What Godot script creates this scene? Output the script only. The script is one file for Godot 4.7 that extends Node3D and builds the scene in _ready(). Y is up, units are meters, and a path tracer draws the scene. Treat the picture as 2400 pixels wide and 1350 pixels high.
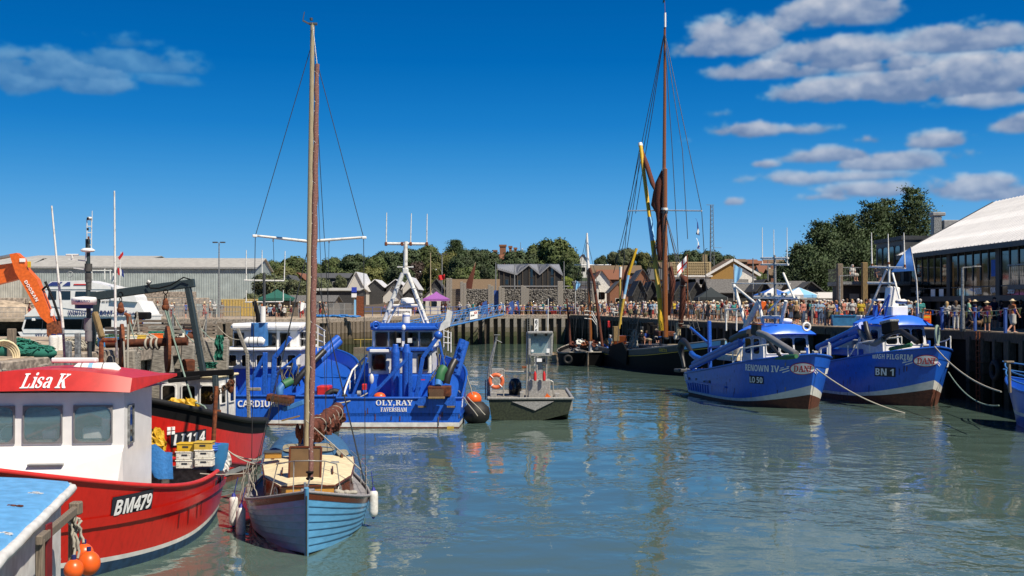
extends Node3D
# A small working harbour on a bright day: fishing boats and dredgers moored in a basin, a crowd on the quays, huts, sheds and wooded houses behind.
# Units metres, water at y = 0, quay tops at y = QY. at(px, py, d) turns a measured photograph position and a distance into a place in the world.
const F := 2800.0
const EYE := 5.3
const HY := 712.0
const QY := 3.85
var cur := Vector3.ZERO
var cyaw := 0.0
var rng := RandomNumberGenerator.new()
var names := {}
var mats := {}
var texs := {}
var shared := {}

func at(px: float,py: float,d: float) -> Vector3:
	return Vector3((px - 1200.0) / F * d,EYE - (py - HY) / F * d,-d)

const UP := Vector3.UP
const RT := Vector3.RIGHT
const O3 := Vector3.ZERO

func v3(x: float,y: float,z: float) -> Vector3:
	return Vector3(x,y,z)

func mb() -> MB:
	return MB.new()

func gx(px: float,d: float) -> float:
	return (px - 1200.0) / F * d

func q(px: float,py: float,d: float) -> Vector3:
	return (at(px,py,d) - cur).rotated(Vector3.UP,-cyaw)

# ---------------------------------------------------------------- mesh building
class MB:
	var v := PackedVector3Array()
	var n := PackedVector3Array()
	var c := PackedColorArray()
	var col := Color.WHITE
	var tinted := false

	func tri(a: Vector3,b: Vector3,d: Vector3) -> void:
		var nn := (b - a).cross(d - a).normalized()
		v.append(a); v.append(d); v.append(b)
		n.append(nn); n.append(nn); n.append(nn)
		c.append(col); c.append(col); c.append(col)

	func quad(a: Vector3,b: Vector3,d: Vector3,e: Vector3) -> void:
		tri(a,b,d)
		tri(a,d,e)

	func tri_n(a: Vector3,b: Vector3,d: Vector3,na: Vector3,nb: Vector3,nd: Vector3) -> void:
		v.append(a); v.append(d); v.append(b)
		n.append(na); n.append(nd); n.append(nb)
		c.append(col); c.append(col); c.append(col)

	func grid(rows: Array,wrap := false,smooth := true) -> void:
		var nr := rows.size()
		var nc: int = rows[0].size()
		var mc := nc if wrap else nc - 1
		var mid := Vector3.ZERO
		for r in rows:
			for p in r:
				mid += p
		mid /= nr * nc
		var fn := []
		var s := 0.0
		for i in nr - 1:
			var line := PackedVector3Array()
			for j in mc:
				var k := (j + 1) % nc
				var x: Vector3 = (rows[i + 1][k] - rows[i][j]).cross(rows[i + 1][j] - rows[i][k])
				line.append(x)
				s += x.dot(rows[i][j] - mid)
			fn.append(line)
		var flip := s < 0.0
		for i in nr - 1:
			for j in mc:
				var k := (j + 1) % nc
				var a: Vector3 = rows[i][j]
				var b: Vector3 = rows[i][k]
				var d: Vector3 = rows[i + 1][k]
				var e: Vector3 = rows[i + 1][j]
				if smooth:
					var ns := [_vn(fn,i,j,nr,mc,wrap),_vn(fn,i,j + 1,nr,mc,wrap),_vn(fn,i + 1,j + 1,nr,mc,wrap),_vn(fn,i + 1,j,nr,mc,wrap)]
					if flip:
						tri_n(a,e,d,-ns[0],-ns[3],-ns[2])
						tri_n(a,d,b,-ns[0],-ns[2],-ns[1])
					else:
						tri_n(a,b,d,ns[0],ns[1],ns[2])
						tri_n(a,d,e,ns[0],ns[2],ns[3])
				elif flip:
					quad(a,e,d,b)
				else:
					quad(a,b,d,e)

	func _vn(fn: Array,i: int,j: int,nr: int,mc: int,wrap: bool) -> Vector3:
		var s := Vector3.ZERO
		for di in [-1,0]:
			for dj in [-1,0]:
				var y: int = i + di
				var x: int = j + dj
				if y < 0 or y >= nr - 1:
					continue
				if wrap:
					x = (x + mc) % mc
				elif x < 0 or x >= mc:
					continue
				s += fn[y][x]
		return s.normalized() if s.length_squared() > 1e-16 else Vector3.UP

	func box(o: Vector3,s: Vector3,b := Basis(),bev := 0.0) -> void:
		var h := s * 0.5
		if bev <= 0.0:
			var p := []
			for i in 8:
				p.append(o + b * Vector3(h.x if i & 1 else -h.x,h.y if i & 2 else -h.y,h.z if i & 4 else -h.z))
			quad(p[4],p[5],p[7],p[6]); quad(p[1],p[0],p[2],p[3])
			quad(p[5],p[1],p[3],p[7]); quad(p[0],p[4],p[6],p[2])
			quad(p[6],p[7],p[3],p[2]); quad(p[0],p[1],p[5],p[4])
			return
		var k := h - Vector3.ONE * bev
		var P := []
		for i in 24:
			var e := k
			e[i % 3] = h[i % 3]
			var j := i / 3
			P.append(o + b * (e * Vector3(1 if j & 1 else -1,1 if j & 2 else -1,1 if j & 4 else -1)))
		for ax in 3:
			var a1 := (ax + 1) % 3
			var a2 := (ax + 2) % 3
			var u := 1 << a1
			var w := 1 << a2
			for sd in 2:
				var g := (1 << ax) * sd
				face(o,[P[g * 3 + ax],P[(g + u) * 3 + ax],P[(g + u + w) * 3 + ax],P[(g + w) * 3 + ax]])
			for i in 4:
				var g := (u if i & 1 else 0) + (w if i & 2 else 0)
				face(o,[P[g * 3 + a1],P[(g + (1 << ax)) * 3 + a1],P[(g + (1 << ax)) * 3 + a2],P[g * 3 + a2]])
		for i in 8:
			face(o,[P[i * 3],P[i * 3 + 1],P[i * 3 + 2]])

	func face(o: Vector3,p: Array) -> void:   # a face of a convex shape round o, turned outwards
		if (p[1] - p[0]).cross(p[2] - p[0]).dot(p[0] - o) < 0:
			p.reverse()
		tri(p[0],p[1],p[2])
		if p.size() > 3:
			tri(p[0],p[2],p[3])

	func beam(a: Vector3,b: Vector3,w: float,h: float,bev := 0.0) -> void:
		var z := (b - a).normalized()
		var up := Vector3.UP if absf(z.y) < 0.95 else Vector3.BACK
		var x := up.cross(z).normalized()
		var y := z.cross(x)
		box((a + b) * 0.5,Vector3(w,h,a.distance_to(b)),Basis(x,y,z),bev)

	func tube(path: Array,rad,sides := 6,caps := true) -> void:
		var rows := []
		var up := Vector3.UP
		var last := Vector3.ZERO
		for i in path.size():
			var dir: Vector3 = (path[mini(i + 1,path.size() - 1)] - path[maxi(i - 1,0)]).normalized()
			if i == 0:
				up = Vector3.UP if absf(dir.y) < 0.9 else Vector3.RIGHT
			elif last.cross(dir).length() > 1e-5:
				up = up.rotated(last.cross(dir).normalized(),last.angle_to(dir))
			last = dir
			var x := up.cross(dir).normalized()
			var y := dir.cross(x)
			var r: float = rad if rad is float or rad is int else rad[i]
			var row := PackedVector3Array()
			for k in sides:
				var t := TAU * k / sides
				row.append(path[i] + (x * cos(t) + y * sin(t)) * r)
			rows.append(row)
		grid(rows,true)
		if caps:
			_cap(rows[0],path[0],path[0] - path[1])
			_cap(rows[-1],path[-1],path[-1] - path[-2])

	func _cap(row: PackedVector3Array,o: Vector3,dir: Vector3) -> void:
		for k in row.size():
			var a := row[k]
			var b := row[(k + 1) % row.size()]
			if (a - o).cross(b - o).dot(dir) > 0:
				tri(o,a,b)
			else:
				tri(o,b,a)

	func lathe(prof: Array,o := Vector3.ZERO,sides := 12,b := Basis()) -> void:
		var rows := []
		for p in prof:
			var row := PackedVector3Array()
			for k in sides:
				var t := TAU * k / sides
				row.append(o + b * Vector3(p[0] * cos(t),p[1],p[0] * sin(t)))
			rows.append(row)
		grid(rows,true)

	func ball(o: Vector3,r: Vector3,sides := 10) -> void:
		var prof := []
		var m := sides / 2 + 1
		var rows := []
		for i in m + 1:
			var a := PI * i / m - PI / 2
			var row := PackedVector3Array()
			for k in sides:
				var t := TAU * k / sides
				row.append(o + Vector3(cos(a) * cos(t) * r.x,sin(a) * r.y,cos(a) * sin(t) * r.z))
			rows.append(row)
		grid(rows,true)

	func torus(o: Vector3,R: float,r: float,b := Basis(),n1 := 20,n2 := 8) -> void:   # ring in the local xy plane
		var rows := []
		for i in n1 + 1:
			var a := TAU * i / n1
			var row := PackedVector3Array()
			for k in n2:
				var t := TAU * k / n2
				row.append(o + b * Vector3((R + r * cos(t)) * cos(a),(R + r * cos(t)) * sin(a),r * sin(t)))
			rows.append(row)
		grid(rows,true)

	func ext(poly: Array,o: Vector3,x: Vector3,y: Vector3,z: Vector3) -> void:   # polygon in (x, y), thickness along z
		var pp := PackedVector2Array(poly)
		if Geometry2D.is_polygon_clockwise(pp):
			pp.reverse()
		var good := x.cross(y).dot(z) > 0
		var idx := Geometry2D.triangulate_polygon(pp)
		for i in range(0,idx.size(),3):
			var t := []
			for k in 3:
				t.append(o + x * pp[idx[i + k]].x + y * pp[idx[i + k]].y)
			var ccw: bool = (pp[idx[i + 1]] - pp[idx[i]]).cross(pp[idx[i + 2]] - pp[idx[i]]) > 0
			if ccw != good:
				t = [t[0],t[2],t[1]]
			tri(t[0] + z,t[1] + z,t[2] + z)
			tri(t[0],t[2],t[1])
		for i in pp.size():
			var a := o + x * pp[i].x + y * pp[i].y
			var k := (i + 1) % pp.size()
			var b := o + x * pp[k].x + y * pp[k].y
			if good:
				quad(a,b,b + z,a + z)
			else:
				quad(b,a,a + z,b + z)

	func mesh() -> ArrayMesh:
		var a := []
		a.resize(Mesh.ARRAY_MAX)
		a[Mesh.ARRAY_VERTEX] = v
		a[Mesh.ARRAY_NORMAL] = n
		if tinted:
			a[Mesh.ARRAY_COLOR] = c
		var m := ArrayMesh.new()
		m.add_surface_from_arrays(Mesh.PRIMITIVE_TRIANGLES,a)
		return m

# ---------------------------------------------------------------- materials: linear base colour, roughness, metal, texture, texture scale, relief in cm
func noise(kind: String) -> Texture2D:
	if texs.has(kind):
		return texs[kind]
	var t := NoiseTexture2D.new()
	var f := FastNoiseLite.new()
	f.seed = kind.hash() % 1000
	t.width = 512
	t.height = 512
	t.seamless = true
	f.fractal_octaves = 5
	f.frequency = 0.012
	var lo := 0.82
	match kind:
		"patch":
			lo = 0.55
			f.frequency = 0.02
		"fine":
			lo = 0.6
			f.frequency = 0.06
		"stone":
			lo = 0.45
			f.noise_type = FastNoiseLite.TYPE_CELLULAR
			f.frequency = 0.05
			f.fractal_octaves = 2
		"soft":
			lo = .93
		"relief":
			lo = 0.0
			f.frequency = 0.03
		"worn":
			lo = 0.7
			f.frequency = 0.03
			f.domain_warp_enabled = true
	var g := Gradient.new()
	g.set_color(0,Color(lo,lo,lo))
	g.set_color(1,Color.WHITE)
	if kind == "rust":
		g.set_color(0,Color(0.25,0.13,0.08))
		g.set_color(1,Color(0.62,0.36,0.2))
		g.add_point(0.5,Color(0.42,0.22,0.12))
	if kind == "hull":   # sun-faded paint with thin dirty runs
		g.set_color(0,Color(0.68,0.64,0.61))
		g.add_point(0.26,Color(0.88,0.87,0.86))
		g.add_point(0.45,Color(0.94,0.94,0.94))
		f.frequency = 0.03
		f.fractal_gain = .65
	if kind == "scuff":   # mostly clean paint with worn spots
		g.set_color(0,Color(0.5,0.46,0.42))
		g.set_color(1,Color.WHITE)
		g.add_point(0.22,Color(0.8,0.78,0.76))
		g.add_point(0.36,Color(0.97,0.97,0.97))
	t.noise = f
	t.color_ramp = g
	texs[kind] = t
	return t

func mt(r: float,g: float,b: float,rough := 0.6,metal := 0.0,tex := "grime",scale := Vector3(0.5,0.5,0.5),bump := 0.0,world := false) -> StandardMaterial3D:
	var m := StandardMaterial3D.new()
	m.albedo_color = Color(r,g,b).linear_to_srgb()
	m.roughness = rough
	m.metallic = metal
	if tex != "":
		m.albedo_texture = noise(tex)
		m.uv1_triplanar = true
		m.uv1_world_triplanar = world
		m.uv1_scale = scale
	if bump > 0.0:
		m.heightmap_enabled = true
		m.heightmap_texture = noise("relief")
		m.heightmap_scale = bump
		m.uv1_triplanar = true
		m.uv1_world_triplanar = world
		m.uv1_scale = scale
	return m

func V(a: float) -> Vector3:
	return Vector3(a,a,a)

func make_materials() -> void:
	var st := Vector3(0.5,0.12,0.5)      # streaks that run down a side
	mats = {
		"blue": mt(.018,.13,.68,.32,0,"hull",st),"blue2": mt(.02,.13,.64,.38,0,"worn",V(.6)),"blue_lt": mt(.05,.2,.52,.5),
		"red": mt(.64,.018,.01,.3,0,"hull",st),"red2": mt(.62,.03,.025,.4),"darkred": mt(.2,.012,.012,.5),
		"white": mt(.82,.82,.81,.35,0,"soft",V(.3)),"white_worn": mt(.78,.78,.76,.45,0,"grime",V(.5)),"white_pipe": mt(.72,.72,.69,.45,0,"scuff",V(.8)),
		"antifoul": mt(.18,.055,.03,.7,0,"patch",V(.5)),"antifoul_blue": mt(.02,.07,.16,.6,0,"patch",V(.5)),"slime": mt(.045,.058,.03,.5,0,"patch",V(.8)),
		"black": mt(.011,.011,.012,.6,0,"grime",V(.4)),"black_gloss": mt(.01,.01,.012,.2),"rubber": mt(.016,.016,.017,.65,0,"patch",V(1.5)),"tar": mt(.035,.037,.04,.8,0,"patch",V(.3)),
		"grey": mt(.3,.31,.32,.5),"steel": mt(.45,.46,.47,.35,.7),"galv": mt(.38,.4,.41,.5,.3,"patch",V(.8)),"alu": mt(.5,.49,.46,.45,.3,"worn",V(.6)),"darkgrey": mt(.06,.065,.07,.55),"slate": mt(.13,.135,.14,.7,0,"patch",Vector3(1,.25,1)),
		"teal_steel": mt(.035,.055,.062,.5,0,"worn",V(1)),"rust": mt(1,1,1,.85,0,"rust",V(1.2),.3),"rust2": mt(.55,.5,.5,.85,0,"rust",V(.7),.3),
		"varnish": mt(.58,.29,.04,.22,0,"worn",Vector3(.5,5,.5)),"mahogany": mt(.16,.042,.014,.25,0,"worn",Vector3(.5,4,.5)),"cream": mt(.82,.7,.45,.5,0,"grime",V(.7)),
		"sky_blue": mt(.11,.36,.63,.38,0,"grime",Vector3(.4,.8,.4)),"canvas_blue": mt(.03,.115,.26,.85,0,"grime",V(1),.15),"deck_grey": mt(.36,.35,.37,.7,0,"worn",V(.8)),"deck_dark": mt(.14,.13,.12,.8,0,"patch",V(.6)),
		"wood_v": mt(.3,.24,.18,.85,0,"patch",Vector3(3,.25,3),.4),"wood_dark": mt(.125,.1,.075,.85,0,"patch",Vector3(2,.25,2),.4),"wood_h": mt(.25,.21,.17,.85,0,"patch",Vector3(.3,3,3),.3),"wood_grey": mt(.4,.37,.32,.85,0,"patch",Vector3(.4,2,.4),.3),"timber": mt(.34,.23,.1,.8,0,"patch",Vector3(3,.3,3)),
		"spar": mt(.3,.105,.028,.3,0,"worn",Vector3(4,.3,4)),"spar_yellow": mt(.62,.46,.11,.35,0,"worn",Vector3(4,.3,4)),"spar_pale": mt(.5,.42,.26,.4,0,"worn",Vector3(4,.3,4)),"tan_sail": mt(.17,.045,.024,.9,0,"patch",V(.8),.5),"sleeve": mt(.27,.125,.105,.9,0,"patch",V(2)),
		"yellow": mt(.72,.45,.015,.55),"yellow2": mt(.62,.42,.06,.6),"oilskin": mt(.7,.42,.02,.5,0,"grime",V(2),.6),"orange": mt(.85,.16,.02,.4,0,"grime",V(1)),"orange_buoy": mt(.9,.13,.015,.35),"lifering": mt(.8,.17,.06,.5),
		"net_teal": mt(.02,.22,.16,.9,0,"fine",V(2)),"net_green": mt(.05,.12,.05,.7),"green": mt(.03,.16,.06,.6),"hose": mt(.02,.02,.022,.45),"hose_grey": mt(.2,.2,.21,.5),
		"rope": mt(.55,.52,.44,.9,0,"fine",V(6)),"rope_green": mt(.3,.42,.36,.9,0,"fine",V(6)),"rope_dark": mt(.09,.1,.11,.7,0,""),"wire": mt(.05,.055,.06,.5,.3,""),"chain": mt(.16,.09,.05,.7,.4,"patch",V(3)),
		"fender": mt(.78,.77,.73,.45,0,"grime",V(2)),"fender_cap": mt(.02,.03,.3,.5),
		"concrete": mt(.58,.49,.4,.9,0,"patch",V(.25),1.2),"concrete2": mt(.48,.41,.34,.9,0,"patch",V(.35),1.2),"quay_stone": mt(.6,.48,.34,.95,0,"stone",V(.35),2.0),"gabion": mt(.34,.33,.31,.9,0,"patch",V(.8)),"gabion2": mt(.22,.21,.2,.9,0,"patch",V(.8)),"gabion3": mt(.45,.43,.4,.9,0,"patch",V(.8)),
		"ground": mt(.62,.5,.37,.95,0,"patch",V(.12),1.0,true),"deckway": mt(.46,.36,.25,.9,0,"patch",Vector3(.2,.2,.2),.6,true),"grass": mt(.06,.09,.03,.95,0,"patch",V(.03),0,true),
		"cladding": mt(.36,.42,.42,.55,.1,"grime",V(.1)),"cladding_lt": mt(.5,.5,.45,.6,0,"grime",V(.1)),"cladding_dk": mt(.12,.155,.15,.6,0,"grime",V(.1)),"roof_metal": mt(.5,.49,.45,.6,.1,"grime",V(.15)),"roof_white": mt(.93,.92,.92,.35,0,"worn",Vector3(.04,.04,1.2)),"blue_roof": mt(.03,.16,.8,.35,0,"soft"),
		"dark_clad": mt(.028,.034,.042,.6,0,"grime",V(.5)),"dark_wood": mt(.055,.056,.06,.8,0,"patch",Vector3(.3,2,.3)),"zinc": mt(.3,.31,.33,.5,.2,"grime",V(.3)),"felt": mt(.1,.1,.1,.9,0,"patch",V(.4),.5),"felt_lt": mt(.2,.195,.19,.9,0,"patch",V(.4),.5),
		"tile_red": mt(.32,.13,.07,.85,0,"patch",V(.8),.5),"tile_brown": mt(.25,.17,.1,.85,0,"patch",V(.8),.5),"tile_yellow": mt(.4,.31,.17,.85,0,"patch",V(.8),.5),"brick": mt(.36,.16,.09,.9,0,"patch",V(2)),"brick_yellow": mt(.5,.29,.08,.9,0,"patch",Vector3(2,6,2),.3),"castle": mt(.45,.4,.31,.9,0,"stone",V(.5)),"render_white": mt(.75,.74,.7,.8),
		"hut_white": mt(.72,.7,.65,.7,0,"worn",V(1)),"purple": mt(.34,.11,.42,.8,0,"grime",V(.6),.2),"gazebo_green": mt(.015,.12,.09,.8),"gazebo_black": mt(.02,.03,.035,.8),"parasol_blue": mt(.03,.14,.55,.8),"parasol_white": mt(.8,.8,.8,.8),
		"sign_white": mt(.8,.8,.8,.6,0,""),"ink": mt(.015,.018,.03,.6,0,""),"ink_blue": mt(.012,.02,.12,.5,0,""),"letter_white": mt(.82,.82,.82,.5,0,""),"letter_gold": mt(.6,.4,.05,.4,0,""),"letter_red": mt(.5,.01,.01,.5,0,""),"sign_blue": mt(.02,.05,.4,.6,0,""),
		"bunting_blue": mt(.2,.45,.72,.8,0,""),"bunting_pale": mt(.62,.75,.84,.8,0,""),"flag_white": mt(.8,.8,.8,.8,0,""),"flag_red": mt(.5,.015,.02,.8,0,""),"flag_blue": mt(.02,.04,.2,.8,0,""),"feather_blue": mt(.04,.19,.6,.7),"lantern_red": mt(.5,.02,.02,.6,0,""),
		"rail_blue": mt(.05,.12,.42,.5),"bench": mt(.2,.16,.12,.8,0,"patch",V(2)),"palisade": mt(.3,.31,.31,.55,.3,""),"bark": mt(.09,.07,.055,.95,0,"patch",Vector3(2,.3,2)),"fishbox_blue": mt(.03,.2,.45,.5),"fishbox_white": mt(.7,.69,.62,.6,0,"scuff",V(2)),"tarp_blue": mt(.03,.2,.55,.6,0,"grime",V(1),.6),"roof_blue": mt(.14,.42,.78,.5,0,"grime",V(.5),.15),"charcoal": mt(.02,.021,.024,.7,0,"patch",Vector3(.3,2,.3)),
	}
	for k in ["blue","blue2","red","sky_blue","varnish","spar","black_gloss"]:
		mats[k].clearcoat_enabled = true
		mats[k].clearcoat = 0.35
		mats[k].clearcoat_roughness = 0.25
	mats.black.metallic_specular = 0.2
	var g := StandardMaterial3D.new()
	g.albedo_color = Color(0.02,0.03,0.035)
	g.roughness = 0.05
	g.metallic_specular = 0.8
	mats["glass_dark"] = g
	g = StandardMaterial3D.new()
	g.albedo_color = Color(0.6,0.75,0.78,0.18)
	g.transparency = BaseMaterial3D.TRANSPARENCY_ALPHA
	g.roughness = 0.04
	mats["glass"] = g
	g = StandardMaterial3D.new()
	g.albedo_color = Color(0.75,0.7,0.55,0.45)
	g.transparency = BaseMaterial3D.TRANSPARENCY_ALPHA
	g.roughness = 0.1
	mats["film"] = g
	for k in mats:
		mats[k].resource_name = k

func m(k: String) -> Material:
	return mats[k]

# ---------------------------------------------------------------- nodes
func numbered(called: String) -> String:
	var k: int = names.get(called,-1) + 1
	names[called] = k
	return called if k == 0 else "%s_%03d" % [called,k]

func thing(called: String,label: String,category: String,where := Vector3.ZERO,turn := 0.0,group := "") -> Node3D:
	var o := Node3D.new()
	o.name = numbered(called)
	add_child(o)
	o.position = where
	o.rotation.y = turn
	cur = where
	cyaw = turn
	tag(o,label,category,group)
	return o

func tag(o: Node3D,label: String,category: String,group := "") -> void:
	o.set_meta("label",label)
	o.set_meta("category",category)
	if group != "":
		o.set_meta("group",group)

func part(called: String,b: MB,mat,parent: Node3D,label := "") -> MeshInstance3D:
	var o := MeshInstance3D.new()
	o.name = called
	o.mesh = b.mesh()
	var mm: Material = m(mat) if mat is String else mat
	o.mesh.surface_set_material(0,mm)
	parent.add_child(o,true)
	if label != "":
		o.set_meta("label",label)
	return o

func again(src: MeshInstance3D,parent: Node3D,where: Vector3,turn := 0.0,mat = null) -> MeshInstance3D:   # one more alike piece that shares the mesh
	var o := MeshInstance3D.new()
	o.name = src.name.rstrip("0123456789")
	o.mesh = src.mesh
	parent.add_child(o,true)
	o.position = where
	o.rotation.y = turn
	if mat != null:
		o.material_override = m(mat) if mat is String else mat
	return o

func lone(called: String,b: MB,mat,label: String,category: String,where := Vector3.ZERO,group := "") -> MeshInstance3D:
	var o := part("x",b,mat,self)
	o.name = numbered(called)
	o.position = where
	tag(o,label,category,group)
	return o

func struct(called: String,b: MB,mat) -> MeshInstance3D:
	var o := part(called,b,mat,self)
	o.name = numbered(called)
	o.set_meta("kind","structure")
	return o

func dup(src: Node3D,where: Vector3,turn := 0.0,label := "",scale := Vector3.ONE) -> Node3D:
	var o: Node3D = src.duplicate()
	o.name = numbered(str(src.name).rstrip("0123456789").rstrip("_"))
	add_child(o)
	o.position = where
	o.rotation.y = turn
	o.scale = scale
	if label != "":
		o.set_meta("label",label)
	return o

func bx(c: Vector3,s: Vector3,bev := 0.0) -> MB:
	var b := MB.new()
	b.box(c,s,Basis(),bev)
	return b

func lump(b: MB,o: Vector3,r: Vector3,k := .3) -> void:   # a crumpled, folded heap
	var f := FastNoiseLite.new()
	f.seed = rng.randi() % 999
	f.frequency = 1.3
	var rows := []
	for i in 11:
		var a := PI * i / 10 - PI / 2
		var row := PackedVector3Array()
		for j in 16:
			var t := TAU * j / 16
			var d := Vector3(cos(a) * cos(t),sin(a),cos(a) * sin(t))
			row.append(o + d * r * (1.0 + k * 2.0 * f.get_noise_3dv(d * 1.5)))
		rows.append(row)
	b.grid(rows,true,false)

func tb(path: Array,r,sides := 6) -> MB:
	var b := MB.new()
	b.tube(path,r,sides)
	return b

func sag(a: Vector3,b: Vector3,drop: float,n := 10) -> Array:
	var l := []
	for i in n + 1:
		var t := float(i) / n
		l.append(a.lerp(b,t) - Vector3(0,drop * 4.0 * t * (1.0 - t),0))
	return l

func font(kind: String) -> Font:
	if not shared.has("font" + kind):
		var f := SystemFont.new()
		f.font_names = PackedStringArray([{"serif": "Droid Serif","mono": "Droid Sans Mono"}.get(kind.trim_suffix("b"),"Droid Sans")])
		f.font_weight = 700 if kind.ends_with("b") else 400
		shared["font" + kind] = f
	return shared["font" + kind]

# lettering w by h laid on a surface: fn(u, v) gives [point, outward normal] for u, v in metres from the middle of the words
func words(text: String,w: float,h: float,mat,parent: Node3D,fn: Callable,kind := "sansb",called := "lettering",lift := 0.012,slant := 0.0) -> MeshInstance3D:
	var t := TextMesh.new()
	t.text = text
	t.font = font(kind)
	t.font_size = 32
	t.pixel_size = 0.01
	t.depth = 0.02
	t.curve_step = 2.0
	var a: Array = t.surface_get_arrays(0)
	var bb := t.get_aabb()
	var vs: PackedVector3Array = a[Mesh.ARRAY_VERTEX]
	var ix: PackedInt32Array = a[Mesh.ARRAY_INDEX]
	var out := PackedVector3Array()
	for p in vs:
		var u := (p.x - bb.get_center().x) / bb.size.x * w
		var k := (p.y - bb.get_center().y) / bb.size.y * h
		u += k * slant
		var r: Array = fn.call(u,k)
		out.append(r[0] + r[1] * (lift + p.z * 0.5))
	var b := MB.new()
	for i in range(0,ix.size(),3):
		b.tri(out[ix[i]],out[ix[i + 2]],out[ix[i + 1]])
	return part(called,b,mat,parent)

func flat(o: Vector3,x: Vector3,y: Vector3) -> Callable:
	var n := x.cross(y).normalized()
	return func(u: float,v: float): return [o + x * u + y * v,n]

# ---------------------------------------------------------------- hulls
class Hull:
	var zs := 5.0        # where the stern stands, in the boat's own axes
	var zb := -5.0
	var rake := 0.8
	var srake := 0.0
	var B := 2.2
	var tr := 0.8
	var trw := 0.7
	var tm := 0.45
	var pb := 2.4
	var pw := 1.6
	var wl := 0.85
	var y0 := -0.5
	var sheer := [1.3,1.3,2.0]
	var fl := 0.8

	func sh(t: float) -> float:
		var a: float = sheer[0]
		var b: float = sheer[1]
		var c: float = sheer[2]
		return a * (1 - t) * (1 - 2 * t) + 4 * b * t * (1 - t) + c * t * (2 * t - 1)

	func _plan(t: float,tr_: float,p: float) -> float:
		if t < tm:
			return lerpf(tr_,1.0,sin(PI / 2 * t / tm))
		return 1.0 - pow((t - tm) / (1.0 - tm),p)

	func pt(t: float,y: float,side: float,out := 0.0) -> Vector3:
		var k := clampf((y - y0) / (sh(t) - y0),0.0,1.2)
		var sg := signf(zb - zs)
		var x := B * lerpf(wl * _plan(t,trw,pw),_plan(t,tr,pb),pow(k,fl))
		var z := lerpf(zs + srake * (1.0 - k) * sg,zb - rake * (1.0 - k) * sg,t)
		return Vector3(side * (x + out),y,z)

	func nrm(t: float,y: float,side: float) -> Vector3:
		var a := pt(t + 0.01,y,side) - pt(t - 0.01,y,side)
		var b := pt(t,y + 0.05,side) - pt(t,y - 0.05,side)
		var n := a.cross(b).normalized()
		return n if n.x * side > 0 else -n

	func band(b: MB,ya: Callable,yb: Callable,rows := 5,nt := 28,transom := true,out := 0.0,t0 := 0.0,t1 := 1.0) -> void:
		var sides := []
		for side in [-1.0,1.0]:
			var g := []
			for i in rows + 1:
				var r := PackedVector3Array()
				for j in nt + 1:
					var t := t0 + (t1 - t0) * j / nt
					r.append(pt(t,lerpf(ya.call(t),yb.call(t),float(i) / rows),side,out))
				g.append(r)
			sides.append(g)
		# both sides share one orientation test, so they are meshed as one strip round the bow
		var all := []
		for i in rows + 1:
			var r := PackedVector3Array()
			for j in nt + 1:
				r.append(sides[0][i][j])
			for j in range(nt,-1,-1):
				r.append(sides[1][i][j])
			all.append(r)
		b.grid(all)
		if transom:
			var g := []
			for i in rows + 1:
				g.append(PackedVector3Array([sides[0][i][0],sides[1][i][0]]))
			for i in rows:
				var a: Vector3 = g[i][0]
				var c: Vector3 = g[i][1]
				var d: Vector3 = g[i + 1][1]
				var e: Vector3 = g[i + 1][0]
				if zs > zb:
					b.quad(a,c,d,e)
				else:
					b.quad(c,a,e,d)

	func deck(b: MB,y: Callable,inset := 0.06,nt := 24) -> void:
		for j in nt:
			var ta := 0.995 * j / nt
			var tb_ := 0.995 * (j + 1) / nt
			var a := pt(ta,y.call(ta),-1,-inset)
			var c := pt(ta,y.call(ta),1,-inset)
			var d := pt(tb_,y.call(tb_),1,-inset)
			var e := pt(tb_,y.call(tb_),-1,-inset)
			if zs > zb:
				b.quad(a,c,d,e)
			else:
				b.quad(c,a,e,d)

	func rail(b: MB,off: float,r: float,out := 0.0,stern := true,t1 := 1.0) -> void:
		var p := []
		for j in range(int(t1 * 28),-1,-1):
			p.append(pt(j / 28.0,sh(j / 28.0) + off,-1,out))
		for j in int(t1 * 28) + 1:
			if j == 0 and not stern:
				continue
			p.append(pt(j / 28.0,sh(j / 28.0) + off,1,out))
		b.tube(p,r,6)

func on_hull(h: Hull,t: float,y: float,side: float) -> Callable:   # a place for words: u runs along the side, read from outside
	var z0 := h.pt(t,y,side).z
	var dz := (h.pt(t + 0.02,y,side) - h.pt(t - 0.02,y,side))
	var per := 0.04 / dz.length()
	var n := h.nrm(t,y,side)
	var dir := 1.0 if dz.dot(Vector3.UP.cross(n)) > 0 else -1.0
	return func(u: float,v: float):
		var tt := t + u * per * dir
		return [h.pt(tt,y + v,side),h.nrm(tt,y + v,side)]

func hull_parts(o: Node3D,h: Hull,top: String,stripe: String,low: String,y1: float,y2: float,bow1 := 0.0,bow2 := 0.0,deck_mat := "deck_dark",bul := 0.55,pin := 5.0) -> void:
	var fa := func(t): return h.y0
	var fb := func(t): return y1 + bow1 * pow(t,pin)
	var fc := func(t): return y2 + bow2 * pow(t,pin)
	var fd := func(t): return h.sh(t)
	var b := MB.new()
	h.band(b,fc,fd,8)
	part("hull",b,top,o)
	b = MB.new()
	h.band(b,fb,fc,2)
	part("boot_stripe",b,stripe,o)
	b = MB.new()
	h.band(b,fa,fb,3)
	part("hull_bottom",b,low,o)
	b = MB.new()
	h.band(b,func(t): return h.sh(t) - bul,fd,2,28,false,-0.09,0.0,0.985)
	part("bulwark",b,top,o)
	b = MB.new()
	h.deck(b,func(t): return h.sh(t) - bul + 0.02)
	part("deck",b,deck_mat,o)

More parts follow.
